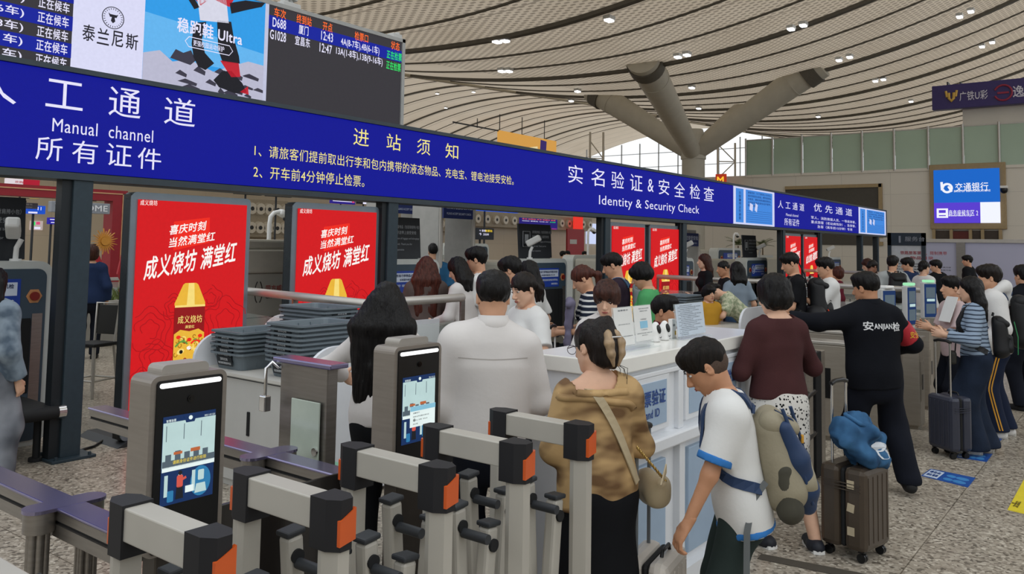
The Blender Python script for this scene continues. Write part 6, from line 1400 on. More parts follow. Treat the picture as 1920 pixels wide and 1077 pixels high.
for i in range(11): put_text(b, '禁止托运和随身携带的物品目录及说明条款内容', (.022, 0, 0), (0, -1, 0), UZ, -y1+.25, zt_-1.05-.09*i, 1.75*(.95 if i % 3 else .6), .045)
b.obj('print', INK, sh)
q = PX(1351, 338, 44.); t = thing('fast_food_sign', 'small orange-red lit shop sign with a golden M beside the branching column', 'sign', tuple(q))
b = MB(); b.span((0, -.3, -.3), (.15, .3, .35)); pn = b.obj('box', glow('shop_orange', 'b83a20', .8), t); b = MB(); put_text(b, 'M', (-.02, 0, 0), (0, -1, 0), UZ, -.2, -.2, .4, .4, 0, .04); b.obj('lettering', glow('shop_gold', 'ffc23a', 1.1), pn)
pm = on_ceiling(938, 214); YO = float(pm[1])
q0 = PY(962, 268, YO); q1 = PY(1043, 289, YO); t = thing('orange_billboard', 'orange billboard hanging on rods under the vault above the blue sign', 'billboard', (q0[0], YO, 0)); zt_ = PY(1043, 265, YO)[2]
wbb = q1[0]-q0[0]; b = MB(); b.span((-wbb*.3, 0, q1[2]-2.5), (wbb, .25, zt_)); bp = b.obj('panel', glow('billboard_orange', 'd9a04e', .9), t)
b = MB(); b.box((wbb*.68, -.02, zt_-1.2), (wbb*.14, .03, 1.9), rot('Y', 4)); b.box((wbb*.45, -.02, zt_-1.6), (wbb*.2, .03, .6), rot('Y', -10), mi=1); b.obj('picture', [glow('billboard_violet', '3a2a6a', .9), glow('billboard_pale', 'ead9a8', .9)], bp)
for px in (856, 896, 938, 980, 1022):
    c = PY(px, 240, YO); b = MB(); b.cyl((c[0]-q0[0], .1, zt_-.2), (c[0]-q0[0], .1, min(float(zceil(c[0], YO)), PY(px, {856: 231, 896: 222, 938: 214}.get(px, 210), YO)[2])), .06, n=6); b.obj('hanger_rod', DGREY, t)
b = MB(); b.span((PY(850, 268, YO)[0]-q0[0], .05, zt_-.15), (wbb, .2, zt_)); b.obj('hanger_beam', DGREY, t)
# ================================================================ floor items
def floor_patch(name, pts, m, label, cat, z=.003):
    P = [PZ(x, y, 0) for x, y in pts]; c = np.mean(P, 0); t = thing(name, label, cat, (c[0], c[1], 0)); b = MB(); n = len(P)
    Q = [(p[0]-c[0], p[1]-c[1]) for p in P]
    ar = sum(Q[i][0]*Q[(i+1) % n][1]-Q[(i+1) % n][0]*Q[i][1] for i in range(n))
    if ar < 0: Q = Q[::-1]
    b.prism(Q, (0, 0, 0), UX, (0, 1, 0), z); b.obj('sheet', m, t); return t, c
STB = mat('sticker_blue', '1e4f9c', .4); STW = mat('sticker_white', 'c3d0e0', .5); STL = mat('sticker_light_blue', '3f86c4', .4)
def footprints(pts, label):
    t, c = floor_patch('floor_sticker', pts, STB, label, 'floor sticker'); t['group'] = 'blue footprint stickers'
    P = [PZ(x, y, 0)-(c[0], c[1], 0) for x, y in pts]; u = (P[1]-P[0])*(1, 1, 0); v = (P[3]-P[0])*(1, 1, 0); o = P[0]*(1, 1, 0)
    b = MB()
    for k in (.3, .7):
        for fx, rx_, ry_ in ((.52, .1, .14), (.76, .14, .16)): b.prism([(fx+rx_*math.cos(a), k+ry_*math.sin(a)) for a in np.linspace(0, 2*math.pi, 20, endpoint=False)][::-1 if np.cross(u, v)[2] < 0 else 1], o+(0, 0, .003), u, v, .001*(-1 if np.cross(u, v)[2] < 0 else 1))
    b.obj('footprint', STL, t)
    b = MB(); b.prism([(.03, .08), (.33, .08), (.33, .92), (.03, .92)][::-1 if np.cross(u, v)[2] < 0 else 1], o+(0, 0, .003), u, v, .001*(-1 if np.cross(u, v)[2] < 0 else 1)); b.obj('word_field', STW, t)
    b = MB(); n_ = nrm(np.cross(u, v)); put_text(b, '请在此', o+np.array((0, 0, .0055)), u, v, .06, .55, .24, .25, 0, .01); put_text(b, '排队等候', o+np.array((0, 0, .0055)), u, v, .06, .2, .24, .25, 0, .01); b.obj('lettering', STB, t)
footprints([(1727, 893), (1815, 915), (1829, 897), (1745, 880)], 'blue footprint floor sticker with a white word panel in front of the guard')
footprints([(1793, 858), (1850, 867), (1861, 852), (1800, 846)], 'blue footprint floor sticker under the striped-top woman')
footprints([(1845, 826), (1872, 831), (1884, 819), (1852, 815)], 'blue footprint floor sticker under the man in the white hoodie')
t, c = floor_patch('yellow_floor_sticker', [(1889, 957), (1935, 968), (1940, 880), (1921, 898)], mat('sticker_yellow', 'd9c62e', .5), 'yellow floor sticker strip at the right edge', 'floor sticker')
b = MB(); P = [PZ(*p, 0)-(c[0], c[1], 0) for p in ((1893, 950), (1912, 955), (1918, 915))]; put_text(b, '一米线', P[0]*(1, 1, 0)+np.array((0, 0, .0045)), (P[1]-P[0])*(1, 1, 0), (P[2]-P[0])*(1, 1, 0), 0, 0, .8, .3, 0, .02); b.obj('lettering', mat('sticker_ink', '6b5a20', .6), t)
q = PZ(1535, 993, 0); t = thing('floor_drain', 'round brown floor cover beside the brown suitcase', 'floor cover', (q[0], q[1], 0)); b = MB(); b.cyl((0, 0, 0), (0, 0, .003), .085, n=28); b.obj('cover', mat('drain_brown', '7a6d61', .5, .3), t); b = MB(); b.tube([(.06*math.cos(a), .06*math.sin(a), .003) for a in np.linspace(0, 2*math.pi, 25)], .002, 4); b.obj('rim', STEEL_D, t)
floor_patch('floor_groove_cover', [(1420, 1049), (1640, 1095), (1645, 1082), (1428, 1040)], mat('groove_dark', '4a453d', .6), 'dark metal floor strip in front of the boy', 'floor strip', .004)
q = PZ(212, 826, 0); t = thing('cable_cover', 'dark ramped cable cover with a black cable beside the first red advert', 'cable cover', (q[0], q[1], 0)); b = MB(); b.prism([(-.14, 0), (.14, 0), (.05, .045), (-.05, .045)], (0, -.35, 0), UX, UZ, -.75); b.obj('ramp', DGREY, t)
b = MB(); b.tube([(-.1, .0, .012), (-.25, -.15, .012), (-.4, -.2, .012), (-.5, -.1, .012)], .012, 8); b.obj('cable', BLACK, t)
# tall metal stool and chair behind the left post
q = PZ(172, 742, 0); t = thing('metal_stool', 'tall metal chair with a black back behind the first sign post', 'chair', (q[0], q[1], 0), 20)
b = MB(); b.box((0, 0, .62), (.36, .36, .04), None, .01); b.obj('seat', BLACKM, t)
for sx in (-1, 1):
    for sy in (-1, 1): b = MB(); b.tube([(sx*.2, sy*.2, 0), (sx*.15, sy*.15, .62)], .018, 8); b.obj('leg', STEEL_L, t)
b = MB(); b.tube([(.16, -.15, .62), (.2, -.17, 1.1), (.2, .17, 1.1), (.16, .15, .62)], .016, 8); b.tube([(-.18, -.18, .2), (.18, -.18, .2), (.18, .18, .2), (-.18, .18, .2), (-.18, -.18, .2)], .012, 6); b.obj('frame', STEEL_L, t); b = MB(); b.box((.2, 0, .9), (.03, .32, .36), rot('Y', 6), .01); b.obj('backrest', BLACK, t)
# glass counter with rail deep on the left
q = PZ(240, 520, 1.05); t = thing('glass_counter', 'long service counter with a steel rail and glass screens seen past the first post', 'counter', (q[0]-1.2, q[1], 0))
b = MB(); b.span((0, .2, 0), (4.2, .9, .8)); b.obj('body', mat('counter_olive', '6d6c60', .6), t); b = MB(); b.span((-.1, .0, .98), (4.3, .12, 1.05), .01); b.obj('rail', STEEL_L, t)
for x in (.2, 1.4, 2.6): 
    b = MB(); b.span((x, .03, 0), (x+.08, .1, 1.0)); b.obj('post', STEEL, t); b = MB(); b.span((x+.12, .06, .4), (x+1.1, .07, .95)); b.obj('glass_screen', GLASSM, t)
# green bin behind the rail
q = PZ(640, 890, .3); t = thing('green_bin', 'green plastic bin on the floor beside the white tray cabinet', 'bin', (3.55, 4.25, 0)); b = MB(); b.span((-.15, -.2, .0), (.15, .2, .42), .06); b.obj('tub', mat('bin_green', '6fa58a', .5), t); b = MB(); b.span((-.16, -.21, .42), (.16, .21, .47), .02); b.obj('lid', mat('bin_green', '6fa58a', .5), t)
# ================================================================ people
from mathutils.bvhtree import BVHTree
def wrap(mb, surf, m, root, name, lift=.003, n=(0, -1, 0)):
    """lays flat lettering onto a garment along direction -n (root frame)"""
    me = surf.data; bv = BVHTree.FromPolygons([v.co[:] for v in me.vertices], [list(p.vertices) for p in me.polygons]); n = Vector(n)
    for k, V in enumerate(mb.v):
        out = []
        for p in V:
            h = bv.ray_cast(Vector(p)+n*.6, -n); out.append(np.array(h[0]+n*lift) if h[0] else np.array(p))
        mb.v[k] = np.array(out)
    return mb.obj(name, m, surf)
def child(root, nm): return [c for c in root.children if c.name.split('.')[0] == nm][0]
def WL(root, yaw, p): return RZ(yaw)@np.array(p, float)+np.array(root.location)
def LOC(root, yaw, w): return RZ(-yaw)@(np.array(w, float)-np.array(root.location))
WHC = cloth('white_shirt_cloth', 'cfcbc8', .08, bs=45, var=.03); WHT = cloth('white_tee_cloth', 'd5d5d3', .08, var=.03); BLKC = cloth('black_uniform_cloth', '12141a', .1, var=.15); NAVC = cloth('navy_trouser_cloth', '161922', .1, var=.15)
BLKT = cloth('black_tee_cloth', '17181b', .1); JEAN = cloth('blue_jeans', '3d5878', .2, var=.18); JEAND = cloth('dark_jeans', '1f2838', .2, var=.25); JEANL = cloth('washed_teal_jeans', '6f8a90', .15, var=.1)
GREYT = cloth('grey_tee_cloth', 'a5aaaa', .1); GREEN = cloth('green_tee_cloth', '4f9c62', .1); MAROON = cloth('maroon_cloth', '5e1f2c', .1); BROWN = cloth('brown_knit', '45292a', .25, bs=220, var=.08); TAUPE = cloth('taupe_jacket', '5b504c', .15); BLUEJ = cloth('steel_blue_cloth', '2f5f84', .12); PURP = cloth('plum_tee_cloth', '2e2430', .1); GBL = cloth('grey_blue_tee_cloth', '7f8c99', .1); NAVJ = cloth('navy_jacket_cloth', '22304f', .12); HOOD = cloth('white_fleece', 'd2d1cf', .2, bs=140, var=.03); PINK = cloth('pale_pink_cloth', 'c9b4b4', .1)
STRN = stripes('navy_white_stripes', '1e2433', 'c9c9c6', .05, .36); STRB = stripes('blue_grey_stripes', '8b9cb0', '3a4453', .038, .32, wob=.03)
DOTS = blotch('black_dotted_cloth', '17161a', 'cfccc6', 46, .3, .36, kind='voronoi', stretch=(1, 1, 1)); TAN = blotch('tan_shibori_cloth', '6b5138', 'bd9d6f', 5., .37, .53, .55, stretch=(.8, 1, 1.9), bump=.1)
FLOR = blotch('floral_green_cloth', '8f9a7c', 'c3c4a8', 22, .42, .58); DENP = blotch('washed_denim_print', '4d5a68', '7d8a96', 9, .35, .6, bump=.2); JGW = blotch('grey_washed_jeans', '4c5058', '8a8e96', 4, .35, .65, bump=.15)
YEL = cloth('yellow_cloth', 'b98a2e', .1)
SH_B = (BLACKM, BLACK); SH_W = (mat('white_shoe', 'd6d4d0', .5), mat('shoe_sole', 'b9b6b0', .6))
def ribbon(b, pts, w, th=.004, nrmv=(0, -1, 0), mi=0):
    pts = [np.array(p, float) for p in pts]; V = []; n = len(pts)
    for i in range(n):
        d = nrm(pts[min(i+1, n-1)]-pts[max(i-1, 0)]); nn = np.array(nrmv if not isinstance(nrmv, list) else nrmv[i], float); sd = nrm(np.cross(d, nn)); nn = np.cross(sd, d)
        for a, c in ((-1, 0), (1, 0), (1, 1), (-1, 1)): V.append(pts[i]+sd*a*w/2+nn*c*th)
    b.add(V, [(4*i+a, 4*i+(a+1) % 4, 4*i+4+(a+1) % 4, 4*i+4+a) for i in range(n-1) for a in range(4)], mi, False); return b
def strap_on(b, root, pts, w, th=.008, lift=.004, mi=0):
    """webbing that follows the garment surface"""
    sf = [c for c in root.children if c.name.split('.')[0] in ('shirt', 'hoodie', 'jacket', 'top', 'blouse', 'sweater')][0]
    me = sf.data; bv = BVHTree.FromPolygons([v.co[:] for v in me.vertices], [list(p.vertices) for p in me.polygons])
    Q = []; P_ = [np.array(p, float) for p in pts]
    for a, c in zip(P_[:-1], P_[1:]): Q += [a+(c-a)*f for f in (0, .25, .5, .75)]
    Q.append(P_[-1]); R_ = []; N_ = []
    for p in Q:
        l, n, i, d = bv.find_nearest(Vector(p)); n = np.array(n)
        R_.append(np.array(l)+n*lift); N_.append(n)
    for _ in range(2): R_ = [R_[0]]+[(R_[i-1]+2*R_[i]+R_[i+1])/4 for i in range(1, len(R_)-1)]+[R_[-1]]; N_ = [N_[0]]+[nrm(N_[i-1]+2*N_[i]+N_[i+1]) for i in range(1, len(N_)-1)]+[N_[-1]]
    return ribbon(b, R_, w, th, N_)
# --- man in the white uniform shirt
def ex_man(root, P, h, q):
    so = child(root, 'shirt')
    b = MB(); n0 = P.neck; b.tube([n0+P.T@np.array((.078*math.cos(a), .08*math.sin(a)-.006, .02-.012*math.sin(a))) for a in np.linspace(math.radians(170), math.radians(370), 16)], .004, 6); b.obj('lanyard', mat('brown_lanyard', '5a3b2c', .7), root)
    for i, s in ((0, -1), (1, 1)):
        a = P.t(s*.1, -.02, .47*P.k); c = P.t(s*.19, -.01, .468*P.k); b = MB(); d = nrm(c-a); b.box((a+c)/2+P.T@np.array((0, 0, .016)), (.085, .045, .012), np.stack([d, np.cross((0, 0, 1), d), np.cross(d, np.cross((0, 0, 1), d))], 1), .004); b.obj('epaulette', BLACKM, so)
    b = MB()
    for k in range(24):
        f0, f1 = -.17+.34*k/24, -.17+.34*(k+1)/24; b.add([(f0, 0, P.hip[2]+.385+.02*abs(f0)), (f1, 0, P.hip[2]+.385+.02*abs(f1)), (f1, 0, P.hip[2]+.389+.02*abs(f1)), (f0, 0, P.hip[2]+.389+.02*abs(f0))], [(0, 1, 2, 3)])
    wrap(b, so, mat('yoke_seam', 'a9a49f', .8), root, 'yoke_seam', .002)
figure('person in a white uniform shirt with dark epaulettes, seen from behind', 925, 513, 4.2, -50, H=1.755, skin=SKIN, hm=HBLK, hair='short', top=dict(m=WHC, sleeve=.97, hem=-.04, inf=.024, amp=.019, f=9, collar=WHC, waist=1.1, flare=.004), bottom=dict(m=NAVC), shoes=SH_B, res=.0085, L=(-.2, .22, .98), Rr=(.2, .22, .98), Lp=(-.45, -1, -.2), Rp=(.45, -1, -.2), extra=ex_man, girth=1.04, shw=1.02, head=(4, 8, 0))
# --- woman with the hair claw
def ex_claw(root, P, h, q):
    so = child(root, 'blouse'); R = P.Hd
    for k in range(2):
        b = MB(); ring = [P.neck+P.T@np.array(((.13+.022*k)*math.cos(a)-.02, (.1+.02*k)*math.sin(a)-.02, -.06-.03*k-.02*math.sin(a+1.2*k))) for a in np.linspace(0, 2*math.pi, 26)]
        strap_on(b, root, ring, .03, .008, -.002); b.sm = [True]*len(b.sm); b.obj('drape_fold', TAN, so)
    b = MB(); b.tube([P.t(-.05, .03, .5*P.k), P.t(-.06, -.045, .47*P.k), P.t(-.03, -.085, .4*P.k), P.t(.02, -.1, .36*P.k)], .005, 6); b.obj('camisole_strap', mat('dark_strap', '2a1712', .7), root)
    c = thing('hair_claw', 'large tan marbled hair claw clasping the twisted hair', 'hair clip', WL(root, YAW, h(0, -.125, -.02)), YAW)
    m = mat('marbled_tan', '9c8467', .3, var=.3, scale=30)
    for sgn in (-1, 1):
        S = Sdf(); hb = h(0, -.13, .0); pts = [h(sgn*.012+.004, -.125, .09)-hb, h(sgn*.028, -.14, .06)-hb, h(sgn*.038, -.15, .02)-hb, h(sgn*.034, -.148, -.03)-hb, h(sgn*.016, -.135, -.085)-hb]; S.chain(pts, [.01, .017, .022, .018, .006], .012); soft('jaw', [S.mesh(.004)], m, c)
    b = MB(); hb = h(0, -.13, .0); b.cyl(h(-.03, -.16, .045)-hb, h(.035, -.16, .045)-hb, .006, n=10); b.obj('spring', CHROME, c)
    for sx in (-1, 1):
        b = MB(); b.tube([h(sx*.088, .0, .012), h(sx*.084, .05, .014), h(sx*.068, .1, .012)], .0022, 6); b.tube([h(sx*.036+.03*math.cos(a), .108, .004+.022*math.sin(a)) for a in np.linspace(0, 6.28, 18)], .0016, 5); b.obj('spectacle_frame', mat('spectacle_brown', '2b1a14', .3), root)
    b = MB()
    for k in range(4): b.tube([h(.05-.01*k, -.08, -.08), h(.075+.012*(k % 2), -.085-.012*k, -.12), h(.07+.018*(k % 3), -.075-.01*k, -.17-.02*k), h(.055+.014*k, -.07, -.22-.015*k)], [.0016, .0014, .001, .0005], 4)
    b.obj('loose_strand', HDB, root)
YAW = -38
cw, cwP = figure('person with a tan hair claw and a sheer tan blotched top, back turned', 1112, 606, 3.78, YAW, skin=SKIN_L, hair='claw', hm=HDB, fem=True, top=dict(m=TAN, name='blouse', sleeve=.75, hem=-.12, inf=.018, amp=.012, f=13, waist=1.15, flare=.015, neckz=.45, neckr=.125, neckdx=-.035), bottom=dict(kind='skirt', m=BLKT, hem=.3, flare=.2), shoes=SH_B, res=.008, L=(-.12, .26, .95), Rr=(.16, .24, .92), head=(26, 12, 0), extra=ex_claw, girth=1.02)
t = thing('shoulder_bag', 'cream crescent shoulder bag with a gold chain at the sheer tan top', 'bag', cw.location, YAW); P = cwP; k = P.k
CREAM = mat('cream_leather', 'b5a587', .5, bump=.1)
S = Sdf(); S.chain([(.26, -.1, .86), (.275, -.03, .79), (.28, .06, .78), (.27, .13, .84)], [.02, .05, .05, .02], .05); S.rc((.28, -.05, .84), (.275, .08, .84), .035, .035, .04); soft('pouch', [S.mesh(.007, folds(.004, 25, 3))], CREAM, t)
st = [P.t(-.07, .05, .46*k), P.t(-.085, -.03, .505*k), P.t(-.06, -.09, .46*k), P.t(.0, -.145, .36*k), P.t(.1, -.165, .2*k), P.t(.19, -.14, .02*k), (.262, -.1, .87)]
b = MB(); strap_on(b, cw, st[:-1], .036, .006, .006); ribbon(b, [np.array(st[-2])+(.03, -.035, 0), (.25, -.16, .94), st[-1]], .036, .006, (1, -.5, 0)); b.obj('strap', CREAM, t)
b = MB()
cp = [np.array(st[4])+(np.array(st[6])-np.array(st[4]))*f+np.array((.012, -.012, 0)) for f in np.linspace(0, 1, 22)]
for i, p in enumerate(cp): b.ell(p, (.006, .004, .009) if i % 2 else (.004, .006, .009), None, 8)
b.obj('chain', mat('pale_gold', 'b79a5c', .25, .9), t)
# --- boy with the backpack
YB_ = 28
def trim_ring(root, P, surf, m):
    pass
boy_pos = PD(1330, 655, 3.7)
bh = LOC(type('o', (), {'location': (boy_pos[0], boy_pos[1], 0)})(), YB_, PD(1262, 1012, 3.62))
def ex_boy(root, P, h, q):
    so = child(root, 'shirt'); BT = mat('blue_trim_cloth', '2a6fb4', .8)
    for i in (0,):
        pass
    for i in (0, 1):
        A, B = P.sh[i], P.el[i]; t = .42/.53; E = A+(B-A)*t; d = nrm(B-A); S = Sdf(); S.rc(E-d*.03, E+d*.004, .051*P.k+.018+.012, .051*P.k+.017+.013, .002, cut=[(E+d*.002, d), (E-d*.03, -d)]); soft('sleeve_trim', [S.mesh(.006)], BT, so)
    S = Sdf(); S.rc((0, 0, -.02*P.k), (0, 0, -.22*P.k), .162*P.k*P.g+.032, .166*P.k*P.g+.034, .01, P.T, P.hip, .7); nz_ = P.T[:, 2]; h0 = P.hip+nz_*(-.155*P.k)
    soft('hem_trim', [S.mesh(.007, folds(.006, 13, 4), [lambda X, Y, Z: (h0[0]-X)*nz_[0]+(h0[1]-Y)*nz_[1]+(h0[2]-Z)*nz_[2], lambda X, Y, Z: -((h0[0]-X)*nz_[0]+(h0[1]-Y)*nz_[1]+(h0[2]-Z)*nz_[2]+.03)])], BT, so)
    S = Sdf(); S.el(h(0, -.02, .0), np.array((.079, .1, .08))*q, .01, P.Hd); soft('hair_fade', [S.mesh(.006, strands(.001, 300, 2), [lambda X, Y, Z: -(.0-( -.07+.0*X) + (np.stack([X-P.hc[0], Y-P.hc[1], Z-P.hc[2]], -1)@P.Hd/q)[..., 2])*1., lambda X, Y, Z: ((np.stack([X-P.hc[0], Y-P.hc[1], Z-P.hc[2]], -1)@P.Hd/q)[..., 1]-.015+ .5*(np.abs((np.stack([X-P.hc[0], Y-P.hc[1], Z-P.hc[2]], -1)@P.Hd/q)[..., 2])))*.7])], mat('cropped_hair', '4a3a30', .8, var=.2, scale=200), root)
boy, boyP = figure('young boy in a white tee with blue trim, looking down', 1322, 655, 3.7, YB_, H=1.5, skin=SKIN_T, hair='short', hm=hairm('boy_black_hair', '17120f', .6), face=True, top=dict(m=WHT, sleeve=.42, hem=-.16, inf=.022, amp=.006, f=12), bottom=dict(kind='shorts', m=cloth('dark_green_shorts', '2c3634', .1), hem=.42, waist=.03), shoes=SH_W, res=.008, L=(-.22, .26, .69), Rr=(.2, .0, .72), Lp=(-.5, -1, -.2), head=(0, 26, 0), lean=11, curl=(.45, .5), extra=ex_boy, pn=((.3, -.6, -.4), None), spread=.6, hd=((-.05, .5, -.85), None))
def backpack(root, P, yaw, label, m1, m2, m3, sx=.16, sz=.24, depth=.085, zc=.27, res=.009, tilt=0, group=None, pocket=True, dx=0., off=.15):
    k = P.k; t = thing('backpack', label, 'backpack', root.location, yaw, group); R = P.T@RX(tilt); o = P.t(dx, -off*k-depth, zc*k); T = lambda x, y, z: o+R@np.array((x, y, z))
    S = Sdf(); 
    for x in (-1, 1): S.rc(T(x*sx*.45, 0, -sz*.62), T(x*sx*.38, .01, sz*.6), sx*.62, sx*.5, .05, None, None)
    S.rc(T(0, .0, -sz*.65), T(0, .012, sz*.68), sx*.7, sx*.55, .05); back = o+R@np.array((0, depth*.95, 0)); nb = R@np.array((0, 1., 0)); front = o-R@np.array((0, depth*1.15, 0))
    bd = soft('bag_body', [S.mesh(res, folds(.005, 14, 8), [lambda X, Y, Z: (X-back[0])*nb[0]+(Y-back[1])*nb[1]+(Z-back[2])*nb[2], lambda X, Y, Z: -((X-front[0])*nb[0]+(Y-front[1])*nb[1]+(Z-front[2])*nb[2])], 2)], m1, t)
    if pocket:
        S = Sdf(); S.rc(T(-sx*.3, -depth*1.05, -sz*.55), T(sx*.3, -depth*1.05, -sz*.55), sx*.42, sx*.42, .04); S.rc(T(0, -depth*1.0, -sz*.5), T(0, -depth*1.0, -sz*.1), sx*.5, sx*.4, .04); f2 = o-R@np.array((0, depth*1.6, 0)); soft('pocket', [S.mesh(res, folds(.004, 16, 2), [lambda X, Y, Z: -((X-f2[0])*nb[0]+(Y-f2[1])*nb[1]+(Z-f2[2])*nb[2])], 2)], m2, t)
        b = MB(); b.tube([T(x, -depth*1.22, -sz*.1+.1*sx*math.cos(x/sx*2)) for x in np.linspace(-sx*.8, sx*.8, 9)], .005, 6); b.obj('zip', BLACKM, t)
    S = Sdf(); S.rc(T(-sx*.45, -.0, sz*.78), T(sx*.45, -.0, sz*.78), sx*.42, sx*.42, .04); S.rc(T(-sx*.4, -depth*.9, sz*.62), T(sx*.4, -depth*.9, sz*.62), sx*.25, sx*.25, .05); soft('top_flap', [S.mesh(res, None, [lambda X, Y, Z: (X-back[0])*nb[0]+(Y-back[1])*nb[1]+(Z-back[2])*nb[2]])], m2, t)
    b = MB(); b.tube([T(-.03, depth*.8, sz*1.02), T(-.025, depth*.7, sz*1.16), T(.025, depth*.7, sz*1.16), T(.03, depth*.8, sz*1.02)], .009, 8); b.obj('grab_handle', m3, t)
    for s in (-1, 1):
        x = s*.095*k; pts = [P.t(x*.8, -.15*k, .44*k), P.t(x, -.075*k, .505*k), P.t(x*1.05, .02*k, .505*k), P.t(x*1.15, .115*k, .42*k), P.t(x*1.35, .155*k, .3*k), P.t(s*.175*k, .07*k, .14*k), P.t(s*.17*k, -.1*k, .06*k)]
        b = MB(); strap_on(b, root, pts, .05*k, .011); b.obj('strap', m3, t)
    return t, T
KHK = mat('khaki_nylon', '8d8570', .6, bump=.15); KHD = mat('dark_mesh', '3f3d33', .8, var=.2); BNY = mat('navy_nylon', '1f3557', .55); BLKN = mat('black_nylon', '131417', .6, bump=.1); GRYN = mat('grey_nylon', '7f8a8c', .6); BLUN = mat('blue_nylon', '3a5876', .6)
bp, T = backpack(boy, boyP, YB_, 'khaki and navy hiking backpack worn by the boy in the white tee', KHK, KHK, BNY, .14, .2, .085, .16, .0075, off=.115)
S = Sdf(); S.chain([T(-.1, -.045, .14), T(-.075, -.07, .0), T(-.03, -.085, -.14), T(.0, -.085, -.22)], [.03, .05, .055, .04], .03); soft('navy_panel', [S.mesh(.008)], BNY, bp)
b = MB(); ribbon(b, [T(-.06, -.02, .21), T(-.06, -.085, .16), T(-.055, -.105, .08)], .022, .005); b.obj('buckle_strap', BNY, bp)
b = MB(); b.box(T(-.057, -.112, .075), (.02, .012, .035), None, .003); b.obj('yellow_puller', mat('yellow_puller', 'c9922e', .5), bp)
S = Sdf(); S.rc(T(-.1, .0, -.2), T(-.095, .0, -.04), .058, .052, .02); soft('mesh_side_pocket', [S.mesh(.008, folds(.004, 30, 1))], KHD, bp)
b = MB(); b.tube([T(-.1, -.05, .22), T(-.105, -.075, .08), T(-.1, -.085, -.08), T(-.06, -.1, -.2)], .008, 8); b.tube([T(.02, -.1, .2), T(.05, -.12, .05), T(.05, -.125, -.12)], .008, 8); b.obj('navy_piping', BNY, bp)
b = MB(); ribbon(b, [T(-.14, .08, -.06), T(-.165, .15, -.12), T(-.19, .2, -.24), T(-.21, .235, -.4)], .026, .004, (-1, 0, 0)); b.obj('loose_strap', mat('grey_webbing', '5b5f60', .7), bp)
# --- woman in the brown sweater
YW = -34
def ex_wm(root, P, h, q):
    pass
xyw = PZ(1455, 990, 0)[:2]
bw, bwP = figure('person with a black bob, brown sweater and white skirt with black dots', 1447, 503, 5.5, YW, H=1.72, skin=SKIN_L, hair='bob', hm=HBLK, fem=True, top=dict(m=BROWN, name='sweater', sleeve=.93, hem=.0, inf=.014, amp=.005, f=11), bottom=dict(kind='skirt', m=DOTS, hem=.53, flare=.215, inf=.012, amp=.012, f=13, waist=.16), shoes=(mat('dark_trainer', '1d2029', .6), WHITEP), res=.0085, L=(-.16, .26, 1.12), Rr=(.2, .25, 1.2), Rp=(.5, -1, -.5), Lp=(-.7, -1, -.5), feet=[(-.1, .02, 0, 5), (.16, -.14, .0, 20)], head=(10, 16, 0), girth=1.05)
t = thing('mobile_phone', 'black phone held by the woman in the brown sweater', 'phone', bw.location, YW); b = MB(); b.box(bwP.wr[1]+np.array((.0, .1, .05)), (.075, .01, .15), rot('X', -30), .004); b.obj('case', BLACK, t); b = MB(); b.box(bwP.wr[1]+np.array((.0, .093, .048)), (.066, .002, .135), rot('X', -30)); b.obj('screen', mat('phone_glass', '1a1f2b', .1), t)
# --- security guard
YG_ = -50
xyg = (7.02, 1.62)
gl = PD(1487, 585, 6.5)
def ex_guard(root, P, h, q):
    so = child(root, 'jacket'); b = MB()
    put_text(b, '安', (0, -.1, 0), UX, UZ, -.15, P.hip[2]+.335, .075, .07, 0, .035); put_text(b, 'ANJIAN', (0, -.1, 0), UX, UZ, -.07, P.hip[2]+.335, .15, .055, 0, .03); put_text(b, '检', (0, -.1, 0), UX, UZ, .085, P.hip[2]+.33, .075, .07, 0, .035)
    wrap(b, so, mat('reflective_letters', 'd9dadc', .5), root, 'back_lettering')
    A, B = P.sh[1], P.el[1]; S = Sdf(); d = nrm(B-A); a, c = A+(B-A)*.35, A+(B-A)*.85; S.rc(a, c, .086, .08, .004, cut=[(c, d), (a, -d)]); ab = soft('armband', [S.mesh(.007, folds(.004, 30, 3))], mat('red_armband', 'a81f2c', .6), root)
    b = MB(); m = (a+c)/2; n = np.array((.55, -.83, 0)); u = nrm(np.cross((0, 0, 1), n)); put_text(b, '安全', m+n*.1, u, UZ, -.045, -.03, .09, .055, 0, .02); wrap(b, ab, mat('armband_gold', 'd9a432', .5), root, 'armband_lettering', .003, tuple(n))
    for s in (-1, 1): b = MB(); b.box(P.t(s*.15, -.01, .478*P.k), (.1, .045, .014), P.T@RY(s*12), .004); b.obj('epaulette', BLACKM, so)
gr, grP = figure('person in black guard uniform with a red armband, left arm outstretched', 1622, 513, 6.72, YG_, H=1.72, skin=SKIN_T, hair='short', top=dict(m=BLKC, name='jacket', sleeve=.97, hem=-.13, inf=.03, amp=.01, f=9, collar=BLKC, waist=1.08, flare=.004), bottom=dict(m=NAVC, inf=.022, rad=(.1, .078, .07), hem=.09, amp=.012, f=12), shoes=SH_B, res=.009, L=(-.72, .02, 1.36), Rr=(.2, .24, 1.08), Lp=(-.2, -1, -.6), Rp=(1, -.9, -.2), head=(34, 8, 0), feet=[(-.13, .05, 0, 6), (.2, -.12, .045, 14)], girth=1.08, hd=((-.95, .2, -.25), None), pn=((0, .3, -1), None), side=-3, extra=ex_guard)
